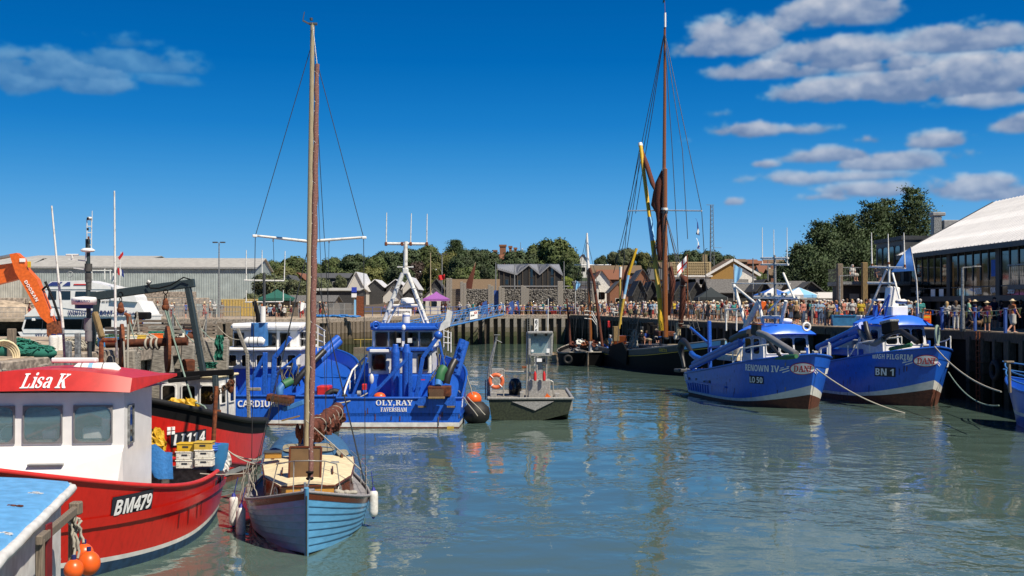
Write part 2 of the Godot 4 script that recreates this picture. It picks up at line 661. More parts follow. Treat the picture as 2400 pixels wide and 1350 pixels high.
# a wall panel with rounded window holes: frame ring and a recessed pane for each window; o lower left corner, x and y unit directions, n outward
func window(o: Node3D,c: Vector3,x: Vector3,y: Vector3,w: float,h: float,frame := "darkgrey",glass := "glass_dark",fr := 0.04,called := "window") -> void:
	var n := x.cross(y).normalized()
	var b := MB.new()
	for s in [-1.0,1.0]:
		b.box(c + x * s * (w / 2 + fr / 2) + n * 0.012,Vector3(fr,h + 2 * fr,0.05),Basis(x,y,n))
		b.box(c + y * s * (h / 2 + fr / 2) + n * 0.012,Vector3(w,fr,0.05),Basis(x,y,n))
	for sx in [-1.0,1.0]:
		for sy in [-1.0,1.0]:
			var k: Vector3 = c + x * sx * w / 2 + y * sy * h / 2 + n * 0.034
			var r := minf(w,h) * 0.22
			var pts := [k]
			for i in 4:
				var a := PI / 2 * i / 3.0
				pts.append(k - x * sx * r * (1 - sin(a)) - y * sy * r * (1 - cos(a)))
			for i in range(1,4):
				if sx * sy > 0:
					b.tri(pts[0],pts[i],pts[i + 1])
				else:
					b.tri(pts[0],pts[i + 1],pts[i])
	var f := part(called,b,frame,o)
	b = MB.new()
	b.box(c + n * 0.006,Vector3(w,h,0.016),Basis(x,y,n))
	part("pane",b,glass,f)

# ---------------------------------------------------------------- people: one smooth skin over joined, tapered bones; clothes are shells over the same bones
func skin(bones: Array,cell := 0.03,k := 0.03) -> MB:
	var lo := Vector3.ONE * 99
	var hi := -lo
	for b in bones:
		var r := Vector3.ONE * (maxf(b[2],b[3]) + 0.05)
		lo = lo.min(b[0] - r).min(b[1] - r)
		hi = hi.max(b[0] + r).max(b[1] + r)
	var nx := int((hi.x - lo.x) / cell) + 2
	var ny := int((hi.y - lo.y) / cell) + 2
	var nz := int((hi.z - lo.z) / cell) + 2
	var f := PackedFloat32Array()
	f.resize(nx * ny * nz)
	f.fill(0.2)
	for b in bones:
		var a: Vector3 = b[0]
		var ba: Vector3 = b[1] - a
		var ra: float = b[2]
		var dr: float = b[3] - ra
		var bb := maxf(ba.length_squared(),1e-8)
		var r := Vector3.ONE * (maxf(b[2],b[3]) + cell * 2.2)
		var i0 := Vector3i(((a.min(b[1]) - r - lo) / cell).floor()).max(Vector3i.ZERO)
		var i1 := Vector3i(((a.max(b[1]) + r - lo) / cell).ceil()).min(Vector3i(nx - 1,ny - 1,nz - 1))
		for z in range(i0.z,i1.z + 1):
			for y in range(i0.y,i1.y + 1):
				var at0 := (z * ny + y) * nx
				for x in range(i0.x,i1.x + 1):
					var p := lo + v3(x,y,z) * cell - a
					var t := clampf(p.dot(ba) / bb,0.0,1.0)
					var d := (p - ba * t).length() - ra - dr * t
					var o := f[at0 + x]
					var h := maxf(k - absf(d - o),0.0) / k
					f[at0 + x] = minf(d,o) - h * h * k * 0.25
	var vert := {}
	var nor := {}
	var out := mb()
	var step := [1,nx,nx * ny]
	for z in nz - 1:
		for y in ny - 1:
			for x in nx - 1:
				var i := (z * ny + y) * nx + x
				var s := 0
				for c in 8:
					if f[i + (1 if c & 1 else 0) + (nx if c & 2 else 0) + (nx * ny if c & 4 else 0)] < 0.0:
						s += 1
				if s == 0 or s == 8:
					continue
				var sum := O3
				var m_ := 0
				for ax in 3:
					var u := (ax + 1) % 3
					var w := (ax + 2) % 3
					for e in 4:
						var j: int = i + (step[u] if e & 1 else 0) + (step[w] if e & 2 else 0)
						var fa := f[j]
						var fb := f[j + step[ax]]
						if (fa < 0.0) != (fb < 0.0):
							var p := O3
							p[u] = 1.0 if e & 1 else 0.0
							p[w] = 1.0 if e & 2 else 0.0
							p[ax] = fa / (fa - fb)
							sum += p
							m_ += 1
				vert[i] = lo + (v3(x,y,z) + sum / m_) * cell
				var gsum := O3
				for c in 8:
					var val := f[i + (1 if c & 1 else 0) + (nx if c & 2 else 0) + (nx * ny if c & 4 else 0)]
					gsum += v3(1 if c & 1 else -1,1 if c & 2 else -1,1 if c & 4 else -1) * val
				nor[i] = gsum.normalized()
	for i in vert:
		for ax in 3:
			var u: int = step[(ax + 1) % 3]
			var w: int = step[(ax + 2) % 3]
			var fa := f[i]
			var fb := f[i + step[ax]]
			if (fa < 0.0) == (fb < 0.0) or not (vert.has(i - u) and vert.has(i - w) and vert.has(i - u - w)):
				continue
			var l := [i - u - w,i - w,i,i - u]
			if fa > 0.0:
				l.reverse()
			out.tri_n(vert[l[0]],vert[l[1]],vert[l[2]],nor[l[0]],nor[l[1]],nor[l[2]])
			out.tri_n(vert[l[0]],vert[l[2]],vert[l[3]],nor[l[0]],nor[l[2]],nor[l[3]])
	return out

# joints of a figure that faces +z; kind: 0 stands with arms down, 1 arms folded up (phone), 2 walks, 3 sits, 4 leans on a rail, 5 hand on hip
func joints(kind: int,woman: bool) -> Dictionary:
	var s := 0.17 if woman else 0.195
	var J := {"hip": v3(0,.93,0),"waist": v3(0,1.08,0),"chest": v3(0,1.28,0.01),"neck": v3(0,1.45,0.0),"head": v3(0,1.6,.03)}
	for d in [["l",1.0],["r",-1.0]]:
		var k: String = d[0]
		var x: float = d[1]
		J["sh" + k] = v3(s * x,1.4,0)
		J["el" + k] = v3((s + .06) * x,1.13,-.02)
		J["wr" + k] = v3((s + .06) * x,.89,.06)
		J["th" + k] = v3(.09 * x,.9,0)
		J["kn" + k] = v3(.1 * x,.49,.02)
		J["an" + k] = v3(.11 * x,.08,-.02)
		if kind == 1 or (kind == 3 and x > 0):
			J["el" + k] = v3((s + .05) * x,1.13,.07)
			J["wr" + k] = v3(.09 * x,1.2,.28)
		if kind == 5 and x > 0:
			J["el" + k] = v3((s + .17) * x,1.16,-.05)
			J["wr" + k] = v3((s - .02) * x,1.02,.06)
		if kind == 2:
			J["kn" + k] = v3(.09 * x,.5,.16 if x > 0 else -.02)
			J["an" + k] = v3(.09 * x,.08 if x > 0 else .13,.22 if x > 0 else -.36)
			J["wr" + k] = v3((s + .05) * x,.92,-.16 if x > 0 else .22)
			J["el" + k] = v3((s + .06) * x,1.13,-.12 if x > 0 else .05)
		if kind == 4:
			J["el" + k] = v3((s + .1) * x,1.14,.2)
			J["wr" + k] = v3(.1 * x,1.06,.4)
	if kind == 4:
		for k in ["waist","chest","neck","head","shl","shr"]:
			J[k] += v3(0,-.03,(J[k].y - .95) * .35)
	if kind == 3:
		for k in J:
			if not (k.begins_with("kn") or k.begins_with("an")):
				J[k] -= v3(0,.42,0)
		for x in [1.0,-1.0]:
			var k := "l" if x > 0 else "r"
			J["th" + k] = v3(.09 * x,.5,0.02)
			J["kn" + k] = v3(.12 * x,.5,.42)
			J["an" + k] = v3(.12 * x,.08,.38)
	if woman:
		for k in J:
			J[k] *= v3(.96,.94,.96)
	return J

func limb(J: Dictionary,a: String,b: String,ra: float,rb: float,to := 1.0) -> Array:
	return [J[a],J[a].lerp(J[b],to),ra,lerpf(ra,rb,to)]

func figure(kind: int,woman: bool,top: int,low: int,head: int) -> Node3D:
	# top 0 short sleeves, 1 sleeveless, 2 long sleeves; low 0 shorts, 1 trousers, 2 skirt or dress; head 0 short hair, 1 long hair, 2 sun hat, 3 cap, 4 bald
	var J := joints(kind,woman)
	var w := .92 if woman else 1.0
	var S := v3(.075 * w,0,0)
	var o := Node3D.new()
	o.name = "person"
	var b := [[J.hip - S,J.hip + S,.105,.105],[J.waist - S * .7,J.waist + S * .7,.095 * w,.095 * w],[J.chest - S,J.chest + S,.112 * w,.112 * w],[J.hip,J.chest,.1 * w,.11 * w],[J.shl,J.shr,.062,.062],[J.chest,J.neck,.09,.055],[J.neck,J.head,.052,.05],[J.head + v3(0,.03,-.01),J.head + v3(0,.02,0),.088,.084],[J.head + v3(0,-.05,.03),J.head + v3(0,-.06,.05),.058,.045],[J.head + v3(0,.0,.09),J.head + v3(0,-.025,.11),.014,.018]]
	for k in ["l","r"]:
		var fw: Vector3 = (J["wr" + k] - J["el" + k]).normalized()
		b.append_array([limb(J,"sh" + k,"el" + k,.056 * w,.043 * w),limb(J,"el" + k,"wr" + k,.043 * w,.03 * w),[J["wr" + k],J["wr" + k] + fw * .08,.032,.034],limb(J,"th" + k,"kn" + k,.088,.058),limb(J,"kn" + k,"an" + k,.06,.038),[J["an" + k] - v3(0,.04,.03),J["an" + k] + v3(0,-.045,.15),.04,.035]])
	var body := skin(b)
	for k in ["l","r"]:      # four fingers of different lengths and a thumb that leaves the side of the palm
		var fw: Vector3 = (J["wr" + k] - J["el" + k]).normalized()
		var ac := fw.cross(RT if absf(fw.x) < .8 else UP).normalized()
		var dn := fw.cross(ac)
		var p0: Vector3 = J["wr" + k] + fw * .085
		for i in 4:
			var at0: Vector3 = p0 + ac * (i - 1.5) * .019
			var l: float = [.07,.08,.075,.058][i]
			body.tube([at0,at0 + fw * l * .55,at0 + fw * l * .9 + dn * l * .35],[.009,.0085,.007],5)
		body.tube([p0 - fw * .05 - ac * .03,p0 - fw * .01 - ac * .055,p0 + fw * .02 - ac * .05 + dn * .015],[.011,.01,.008],5)
	part("body",body,"skin",o)
	b = [[J.waist - S * .8,J.waist + S * .8,.113 * w,.113 * w],[J.chest - S,J.chest + S,.126 * w,.126 * w],[J.hip.lerp(J.waist,.3) - S,J.hip.lerp(J.waist,.3) + S,.118,.118],[J.waist,J.chest,.113 * w,.122 * w],[J.shl,J.shr,.074,.074],[J.chest,J.chest.lerp(J.neck,.7),.1,.07]]
	for k in ["l","r"]:
		if top != 1:
			b.append(limb(J,"sh" + k,"el" + k,.075,.062,.62 if top == 0 else 1.0))
		if top == 2:
			b.append(limb(J,"el" + k,"wr" + k,.06,.046,.95))
	part("dress" if low == 2 else "shirt",skin(b,.034),"cloth0",o)
	if low == 2:
		b = [[J.hip - S,J.hip + S,.122,.122]]
		for k in ["l","r"]:
			b.append([J["th" + k],J["th" + k].lerp(J["kn" + k],.9),.125,.14])
		b.append([J.hip,(J.knl + J.knr) * .5 + (J.hip - (J.knl + J.knr) * .5) * .1,.13,.15])
	else:
		b = [[J.hip - S,J.hip + S,.117,.117]]
		for k in ["l","r"]:
			b.append(limb(J,"th" + k,"kn" + k,.105,.075 if low == 1 else .1,1.0 if low == 1 else .85))
			if low == 1:
				b.append(limb(J,"kn" + k,"an" + k,.075,.06,.9))
	part("skirt" if low == 2 else ("trousers" if low == 1 else "shorts"),skin(b,.034),"cloth1",o)
	var H: Vector3 = J.head
	var hb := mb()
	if head == 2 or head == 3:
		b = [[H + v3(0,.06,-.02),H + v3(0,.06,.0),.092,.092]]
		hb = skin(b,.03)
		if head == 2:
			hb.lathe([[.09,.015],[.17,.0],[.175,-.006],[.09,-.01]],H + v3(0,.055,0),14)
		else:
			hb.box(H + v3(0,.05,.12),v3(.13,.014,.1))
		part("hat" if head == 2 else "cap",hb,"hatcloth",o)
	b = [[H + v3(0,.04,-.03),H + v3(0,-.01,-.045),.094,.08],[H + v3(0,.075,.02),H + v3(0,.06,-.03),.07,.08]]
	if head == 1:
		b.append_array([[H + v3(.05,.02,-.04),H + v3(.06,-.2,-.05),.06,.035],[H + v3(-.05,.02,-.04),H + v3(-.06,-.2,-.05),.06,.035],[H + v3(0,0,-.06),H + v3(0,-.22,-.08),.075,.05]])
	elif head >= 2:
		b = [[H + v3(0,-.01,-.035),H + v3(0,-.05,-.04),.085,.07]]
	if head != 4:
		part("hair",skin(b,.028),"hair0",o)
	if (kind * 3 + top + low + head) % 3 == 1:
		var bag := mb()
		bag.box(J.chest + v3(0,-.08,-.2),v3(.28,.4,.15),Basis(),.05)
		part("backpack",bag,"bag%d" % (head % 3),o)
	elif (kind + head) % 3 == 2 and kind != 3:
		var bag := mb()
		bag.box(J.hip + v3(.26,-.02,.0),v3(.11,.28,.32),Basis(),.04)
		bag.beam(J.hip + v3(.24,.1,0),J.shl + v3(-.02,.05,0),.03,.03)
		part("shoulder_bag",bag,"bag%d" % (head % 3),o)
	for k in ["l","r"]:
		var sh := mb()
		var A: Vector3 = J["an" + k]
		sh.ball(A + v3(0,-.045,.05),v3(.05,.036,.135),8)
		part("shoe",sh,"shoe",o)
	return o

const TOPS := [["white",.72,.72,.7],["sky-blue",.3,.45,.62],["navy",.02,.03,.09],["black",.02,.02,.022],["cream",.62,.53,.4],["coral",.62,.25,.19],["grey",.28,.28,.28],["red",.45,.03,.025],["yellow",.7,.5,.04],["teal",.04,.3,.3],["lilac",.35,.3,.6],["olive",.13,.14,.06],["cobalt",.03,.1,.5],["orange",.5,.16,.05],["mint",.3,.55,.42],["maroon",.14,.02,.03]]
const LOWS := [["navy",.02,.025,.06],["beige",.45,.36,.25],["black",.018,.018,.02],["denim",.07,.12,.24],["white",.68,.67,.64],["grey",.2,.2,.21],["khaki",.2,.17,.09],["red",.4,.03,.03]]
const HAIRS := [["dark",.02,.013,.009],["brown",.07,.038,.018],["fair",.38,.25,.11],["grey",.36,.35,.34],["white",.62,.6,.57],["auburn",.17,.05,.02]]
var figures := {}
var taken := {}

func people_materials() -> void:
	for i in 4:
		mats["skin%d" % i] = mt([.56,.5,.4,.2][i],[.3,.25,.19,.1][i],[.21,.17,.12,.06][i],.6,0,"")
	mats.skin = mats.skin0
	for i in TOPS.size():
		mats["top%d" % i] = mt(TOPS[i][1],TOPS[i][2],TOPS[i][3],.9,0,"fine",V(3))
	for i in LOWS.size():
		mats["low%d" % i] = mt(LOWS[i][1],LOWS[i][2],LOWS[i][3],.9,0,"fine",V(3))
	for i in HAIRS.size():
		mats["hair%d" % i] = mt(HAIRS[i][1],HAIRS[i][2],HAIRS[i][3],.7,0,"")
	mats.bag0 = mt(.05,.06,.09,.8,0,"")
	mats.bag1 = mt(.35,.2,.1,.8,0,"")
	mats.bag2 = mt(.05,.25,.2,.8,0,"")
	mats.cloth0 = mats.top0
	mats.cloth1 = mats.low0
	mats.hatcloth = mt(.6,.5,.33,.9,0,"")
	mats.shoe = mt(.3,.29,.28,.7,0,"")
	# pose, woman, top, low, head
	for f in [[0,false,0,0,0],[1,false,0,0,3],[2,false,0,1,0],[3,false,0,0,3],[4,false,0,0,4],[5,false,2,1,0],[0,true,1,2,1],[1,true,0,1,1],[2,true,1,2,2],[3,true,0,2,1],[5,true,1,0,2],[3,true,1,1,0],[3,false,2,1,2],[0,true,0,0,0],[0,false,0,1,2]]:
		figures[figures.size()] = [f,figure(f[0],f[1],f[2],f[3],f[4])]

const POSE := ["standing","gesturing","walking","sitting","leaning","waiting"]
const HEADS := ["short %s hair","long %s hair","sun hat","cap","bald"]

# one person of figure f (negative: pick one that sits or stands) at a place; the label says clothes, pose and what stands near
func person(where: Vector3,turn: float,near: String,f := -1,top := -1,low := -1,hair := -1,sits := false,carry := "") -> Node3D:
	var tries := 0
	var txt := ""
	var pick := f
	var t := top
	var l := low
	var h := hair
	while tries < 60:
		tries += 1
		if f < 0:
			pick = [3,9,11,12][rng.randi() % 4] if sits else [0,1,2,5,6,7,8,10,13,0,13,7,6,5][rng.randi() % 14]
		if top < 0:
			t = [0,0,0,0,0,0,1,1,2,3,4,4,4,5,5,6,7,8,9,10,11,12,13,14,15,2,3,3,6,6][rng.randi() % 30]
		if low < 0:
			l = rng.randi() % LOWS.size()
		if hair < 0:
			h = rng.randi() % HAIRS.size()
		var D: Array = figures[pick][0]
		var hd: String = HEADS[D[4]]
		txt = "person %s, %s %s, %s %s, %s, %s" % [POSE[D[0]],TOPS[t][0],["T-shirt","vest","jumper"][D[2]],LOWS[l][0],["shorts","trousers","skirt"][D[3]],(hd % HAIRS[h][0]) if hd.contains("%") else hd,near]
		if not taken.has(txt):
			break
	taken[txt] = true
	var o: Node3D = figures[pick][1].duplicate()
	o.name = numbered("person")
	add_child(o)
	o.position = where
	o.rotation.y = turn
	o.scale = Vector3.ONE * rng.randf_range(.95,1.05)
	tag(o,txt,"person","people on the quays" if near != "" else "")
	for c in o.get_children():
		var k: String = str(c.name).rstrip("0123456789")
		match k:
			"body": c.material_override = mats["skin%d" % [0,0,0,1,0,1,2,3][rng.randi() % 8]]
			"shirt","dress": c.material_override = mats["top%d" % t]
			"shorts","trousers","skirt": c.material_override = mats["low%d" % l]
			"hair": c.material_override = mats["hair%d" % h]
	return o

# ---------------------------------------------------------------- the place
func _ready() -> void:
	rng.seed = 20257
	var cam := Camera3D.new()
	cam.name = "camera"
	cam.position = v3(0,EYE,0)
	cam.rotation.x = atan((HY - 675.0) / F)
	cam.fov = rad_to_deg(2.0 * atan(675.0 / F))
	cam.near = 0.1
	cam.far = 4000.0
	add_child(cam)
	cam.make_current()
	var env := Environment.new()
	env.background_mode = Environment.BG_SKY
	env.sky = Sky.new()
	env.sky.sky_material = sky_material()
	env.background_energy_multiplier = 1.0
	env.tonemap_mode = Environment.TONE_MAPPER_LINEAR
	env.tonemap_exposure = 1.36
	env.sdfgi_enabled = true
	env.ssao_enabled = true
	env.ssil_enabled = true
	var we := WorldEnvironment.new()
	we.name = "daylight"
	we.environment = env
	add_child(we)
	var sun := DirectionalLight3D.new()
	sun.name = "sun"
	sun.light_energy = 1.6
	sun.light_color = Color(1.0,0.955,0.88)
	sun.light_angular_distance = 0.5
	sun.shadow_enabled = true
	add_child(sun)
	sun.look_at_from_position(O3,-v3(0.435,0.795,0.425))
	make_materials()
	people_materials()
	water()
	land()
	hills()
	left_sheds()
	far_buildings()
	right_buildings()
	trees()
	far_quay()
	left_quay_things()
	right_quay_things()
	boats_near()
	dredgers()
	boats_right()
	barges()
	trip_boat()
	crowd()

func sky_material() -> PanoramaSkyMaterial:
	var W := 4096
	var Hh := 2048
	var rows := []
	var data := PackedByteArray()
	for y in Hh:
		var el := 90.0 - 180.0 * (y + 0.5) / Hh
		var c: Color
		var e := maxf(el,0.0)
		var stops := [[0.0,Color(.49,.665,.80)],[2.0,Color(.44,.64,.795)],[5.0,Color(.28,.55,.76)],[8.5,Color(.09,.43,.69)],[11.5,Color(.01,.36,.63)],[15.0,Color(.0,.315,.575)],[25.0,Color(.0,.26,.5)],[45.0,Color(.0,.22,.44)],[90.0,Color(.0,.18,.38)]]
		for i in stops.size() - 1:
			if e >= stops[i][0] and e <= stops[i + 1][0]:
				c = stops[i][1].lerp(stops[i + 1][1],(e - stops[i][0]) / (stops[i + 1][0] - stops[i][0]))
		if el < -0.3:
			c = Color(.2,.24,.22)
		rows.append(c)
		var one := PackedByteArray([int(c.r * 255),int(c.g * 255),int(c.b * 255),0])
		one.resize(3)
		var line := one.duplicate()
		while line.size() < W * 3:
			line.append_array(line)
		data.append_array(line.slice(0,W * 3))
	# clouds: flat-based heaps given as (azimuth, elevation, half width, half height, strength), and further ones all round the sky
	var heaps := []
	for p in [[1720,95,120,52,1.0],[1650,112,80,34,.8],[1960,30,150,44,1.0],[1870,52,100,30,.8],[2040,14,80,34,.9],[1800,165,150,28,.9],[1960,130,170,45,.95],[2080,150,140,28,.75],[2260,92,150,40,.95],[2150,105,110,24,.7],[1960,215,150,34,.95],[2130,205,190,45,1.0],[2300,185,190,60,.95],[2320,230,120,30,.7],[1750,305,85,22,.9],[1860,302,100,15,.55],[2400,290,70,26,.9],[1950,365,110,22,.85],[2080,380,140,28,.8],[2040,325,50,14,.7],[2200,330,90,24,.75],[2260,362,70,18,.6],[1790,384,34,11,.8],[1870,418,130,20,.6],[2010,412,120,16,.6],[2040,448,120,24,.8],[1960,460,90,14,.6],[2290,440,130,30,.85],[2360,455,120,26,.8],[1718,472,28,12,.7],[1440,286,26,14,.35],[1690,262,40,10,.4],[1650,330,60,9,.25],[110,165,190,50,.85,.5],[290,145,190,34,.8,.42],[180,198,170,32,.8,.5],[265,95,90,24,.6,.35],[20,185,150,46,.8,.5],[380,188,90,18,.7,.35]]:
		heaps.append([rad_to_deg(atan((p[0] - 1200) / F)),rad_to_deg(atan((HY - p[1]) / sqrt(F * F + pow(p[0] - 1200,2)))),p[2] / 48.0,p[3] / 48.0,p[4],p[5] if p.size() > 5 else .92])
	var r := RandomNumberGenerator.new()
	r.seed = 5
	for i in 210:
		var az := r.randf_range(27,333)
		var el := 4.0 + 34.0 * pow(r.randf(),1.7)
		var wd := r.randf_range(1.2,3.6) * (0.6 + el / 16.0)
		heaps.append([az if az < 180 else az - 360,el,wd,wd * r.randf_range(.22,.34),r.randf_range(.45,1.0),r.randf_range(.4,.92)])
	var n1 := FastNoiseLite.new()
	n1.seed = 3
	n1.frequency = 0.028
	n1.fractal_octaves = 6
	n1.fractal_gain = .58
	var y_lo := int((90.0 - 48.0) / 180.0 * Hh)
	var y_hi := int(88.5 / 180.0 * Hh)
	var dens := PackedFloat32Array()
	dens.resize((y_hi - y_lo) * W)
	var toph := dens.duplicate()
	var thick := dens.duplicate()
	var per := W / 360.0
	for h in heaps:
		var cx: float = fposmod(h[0],360.0) * per
		var cy: float = (90.0 - h[1]) * per
		var rx: float = h[2] * per
		var ry: float = h[3] * per
		for y in range(maxi(y_lo,int(cy - ry * 1.5)),mini(y_hi,int(cy + ry * 1.0) + 1)):
			var dy := (y - cy) / (ry * (1.4 if y < cy else .8))
			for x in range(int(cx - rx * 1.3),int(cx + rx * 1.3) + 1):
				var dx := (x - cx) / (rx * 1.25)
				var v: float = (1.0 - dx * dx - dy * dy)
				if v <= 0.0:
					continue
				var xi := posmod(x,W)
				var k := (y - y_lo) * W + xi
				v *= h[4]
				if v > dens[k]:
					dens[k] = v
					toph[k] = -dy
					thick[k] = h[5]
	for y in range(y_lo,y_hi):
		for x in W:
			var k := (y - y_lo) * W + x
			var d := dens[k]
			if d <= 0.0:
				continue
			var nn := n1.get_noise_2d(x * 1.0,y * 1.9)
			var n2 := n1.get_noise_2d(x * 2.3 + 800.0,y * 3.6)
			var a := smoothstep(0.24,0.66,d * 1.25 + nn * 0.9 - .03)
			if a <= 0.003:
				continue
			a *= minf(1.0,.4 + d * 1.0) * thick[k]
			var lit := clampf(.3 + toph[k] * .5 + nn * 0.55 + n2 * .35,0.0,1.0)
			var el := 90.0 - 180.0 * (y + 0.5) / Hh
			var cc := Color(.385,.455,.585).lerp(Color(.76,.745,.76),lit)
			cc = cc.lerp(Color(.5,.61,.74),clampf((8.0 - el) / 14.0,0,.45))
			var c: Color = rows[y].lerp(cc,a)
			var at0 := (y * W + x) * 3
			data[at0] = int(clampf(c.r,0,1) * 255)
			data[at0 + 1] = int(clampf(c.g,0,1) * 255)
			data[at0 + 2] = int(clampf(c.b,0,1) * 255)
	var im := Image.create_from_data(W,Hh,false,Image.FORMAT_RGB8,data)
	var s := PanoramaSkyMaterial.new()
	s.panorama = ImageTexture.create_from_image(im)
	return s

func water() -> void:
	var w := StandardMaterial3D.new()
	w.resource_name = "water"
	w.albedo_color = Color(.072,.116,.098).linear_to_srgb()
	w.roughness = 0.04
	w.metallic_specular = 0.5
	# ripples: a fine seamless pattern that fades in and out, so that ruffled patches lie between calm ones
	var f := FastNoiseLite.new()
	f.seed = 11
	f.frequency = 0.03
	f.fractal_octaves = 3
	f.fractal_gain = 0.5
	f.domain_warp_enabled = true
	f.domain_warp_amplitude = 10
	var fine := f.get_seamless_image(1024,1024)
	f.seed = 12
	f.frequency = 0.0075
	f.fractal_octaves = 2
	var broad := f.get_seamless_image(1024,1024)
	f.seed = 15
	f.frequency = 0.004
	var calm := f.get_seamless_image(1024,1024)
	var pf := fine.get_data()
	var pb := broad.get_data()
	var pc := calm.get_data()
	var px := PackedByteArray()
	px.resize(1024 * 1024)
	for i in px.size():
		var k := clampf((pc[i] - 105) / 70.0,.12,1.0)
		px[i] = clampi(int(128 + (pf[i] - 128) * k * .58 + (pb[i] - 128) * .55),0,255)
	w.heightmap_enabled = true
	w.heightmap_texture = ImageTexture.create_from_image(Image.create_from_data(1024,1024,false,Image.FORMAT_L8,px))
	w.heightmap_scale = 5.0
	w.uv1_triplanar = true
	w.uv1_world_triplanar = true
	w.uv1_scale = v3(.042,.042,.042)
	# gentle swell as real relief near by, level further off; one sheet that reaches past everything
	var n1 := FastNoiseLite.new()
	n1.seed = 4
	n1.frequency = .42
	n1.fractal_octaves = 3
	var b := mb()
	var rows := []
	var d := 6.0
	while d < 1500.0:
		var r := PackedVector3Array()
		var half := 25.0 + d * 0.62
		for j in 221:
			var x := (j / 110.0 - 1.0) * half
			var y := 0.0
			if d < 110:
				y = n1.get_noise_2d(x * .8,d * 1.5) * .026 * (1.0 - d / 110.0)
			r.append(v3(x,y,-d))
		rows.append(r)
		d *= 1.0105 if d < 130 else 1.2
	rows.push_front(PackedVector3Array(Array(rows[0]).map(func(p): return v3(p.x,0,60))))
	b.grid(rows)
	struct("water",b,w)

const EDGE := [[-900,117],[-34,117],[-25,116.5],[-19,121],[-8.5,158],[8,158],[12.6,133],[14.5,108],[18,86],[20.5,77],[25.3,66],[25.3,-60]]
const FINGER := [[-90,19],[-13.3,21],[-12.95,53],[-90,53]]

func flat_sheet(pts: Array,y: float,called: String,mat: String) -> void:
	var b := mb()
	var pp := []
	for p in pts:
		pp.append(Vector2(p[0],p[1]))
	b.ext(pp,v3(0,y - .3,0),RT,Vector3.FORWARD,v3(0,.3,0))
	struct(called,b,mat)

func land() -> void:
	flat_sheet(EDGE + [[900,-60],[900,200],[-900,200]],QY,"quay_ground","ground")
	flat_sheet(FINGER,QY,"pier_ground","ground")
	flat_sheet([[25.0,20],[25.0,66.0],[20.3,76.6],[17.8,85.8],[21.5,86.5],[29,69],[29,20]],QY + .006,"boardwalk","deckway")
	# walls of the basin: a face set back between proud timber piles under a capping beam
	var kinds := {1: ["weathered timber pile wall below the fence left of the gangway","wood_v","wood_dark",1.0,.62],2: ["short timber quay wall at the far left corner of the basin","wood_v","wood_dark",1.0,.6],3: ["long weathered pile wall behind the blue dredgers","wood_v","wood_dark",1.0,.62],4: ["far harbour wall with light timber piles and a concrete cap below the diners","wood_grey","wood_dark",1.05,.5],5: ["dark pile wall behind the small smack","wood_dark","black",1.6,.45],6: ["dark pile wall behind the black sailing barge","wood_dark","black",1.6,.45],7: ["dark pile wall behind the dredger with the curved hose","wood_dark","black",1.6,.45],8: ["dark pile wall between the two right-hand dredgers","wood_dark","black",1.6,.45],9: ["dark pile wall below the blue fish tub","wood_dark","black",1.6,.45],10: ["black timber quay wall in shade at the right edge","wood_dark","black",1.7,.5]}
	for i in kinds:
		quay_wall(EDGE[i],EDGE[i + 1],kinds[i])
	var fk := {0: ["stone pier end below the wheelhouse roof","wood_grey","quay_stone",3.5,.5],1: ["crumbling stone pier wall with leaning timber posts","wood_grey","quay_stone",2.6,.6]}
	for i in fk:
		quay_wall(FINGER[i],FINGER[i + 1],fk[i],true)
	var b := mb()
	b.box(v3(-45,1.6,-53.2),v3(64,3.9,.5))
	lone("pier_back_wall",b,"quay_stone","stone back face of the pier in front of the white trip boat","wall")

func quay_wall(a: Array,c: Array,k: Array,rough := false) -> void:
	var A := v3(a[0],0,-a[1])
	var C := v3(c[0],0,-c[1])
	var dir := (C - A).normalized()
	var out := dir.cross(UP)
	var o := thing("quay_wall",k[0],"quay wall",A)
	var L := minf(A.distance_to(C),72.0)
	var bas := Basis(dir,UP,dir.cross(UP))
	var w := mb()
	w.box(dir * L / 2 + v3(0,1.25,0) - out * .28,v3(L - .02,4.5,.5),bas)
	part("wall_face",w,k[2],o)
	w = mb()
	w.box(dir * L / 2 + v3(0,QY - .27,0) + out * .1,v3(L - .02,.5,.55),bas,.03)
	part("cap_beam",w,"concrete2" if not k[2] == "black" else "wood_dark",o)
	var pile := mb()
	pile.tinted = true      # weed and slime up to the tide line, a damp zone above it
	var tops := [-1.4,1.0,1.6,2.2,3.7 if rough else 3.5]
	for j in 4:
		pile.col = [Color(.16,.24,.1),Color(.32,.36,.2),Color(.62,.6,.5),Color.WHITE][j]
		pile.box(v3(0,(tops[j] + tops[j + 1]) / 2,0),v3(k[4] + (.02 if j == 1 else 0.0),tops[j + 1] - tops[j] - .012,.42),Basis(),.03)
	if not mats.has(k[1] + "_tide"):
		mats[k[1] + "_tide"] = m(k[1]).duplicate()
		mats[k[1] + "_tide"].vertex_color_use_as_albedo = true
	var first: MeshInstance3D = null
	for i in int(L / k[3]):
		var pos: Vector3 = dir * (i + .5) * k[3] + out * (.26 + rng.randf_range(-.04,.04))
		if first == null:
			first = part("pile",pile,k[1] + "_tide",o)
			first.position = pos
			first.basis = bas
		else:
			var e := again(first,o,pos)
			e.basis = bas * Basis(v3(0,0,1),rng.randf_range(-.012,.012) * (5.0 if rough else 1.0))
			e.position.y += rng.randf_range(-.06,.0)
			e.scale.x = rng.randf_range(.55,1.3)

func hills() -> void:
	var b := mb()
	var rows := []
	for i in 26:
		var d := 199.0 + pow(i / 25.0,2.0) * 2600.0
		var r := PackedVector3Array()
		for j in 41:
			var x := (j / 20.0 - 1.0) * (900 + d * .3)
			r.append(v3(x,ground_y(x,d),-d))
		rows.append(r)
	b.grid(rows)
	struct("hill",b,"grass")

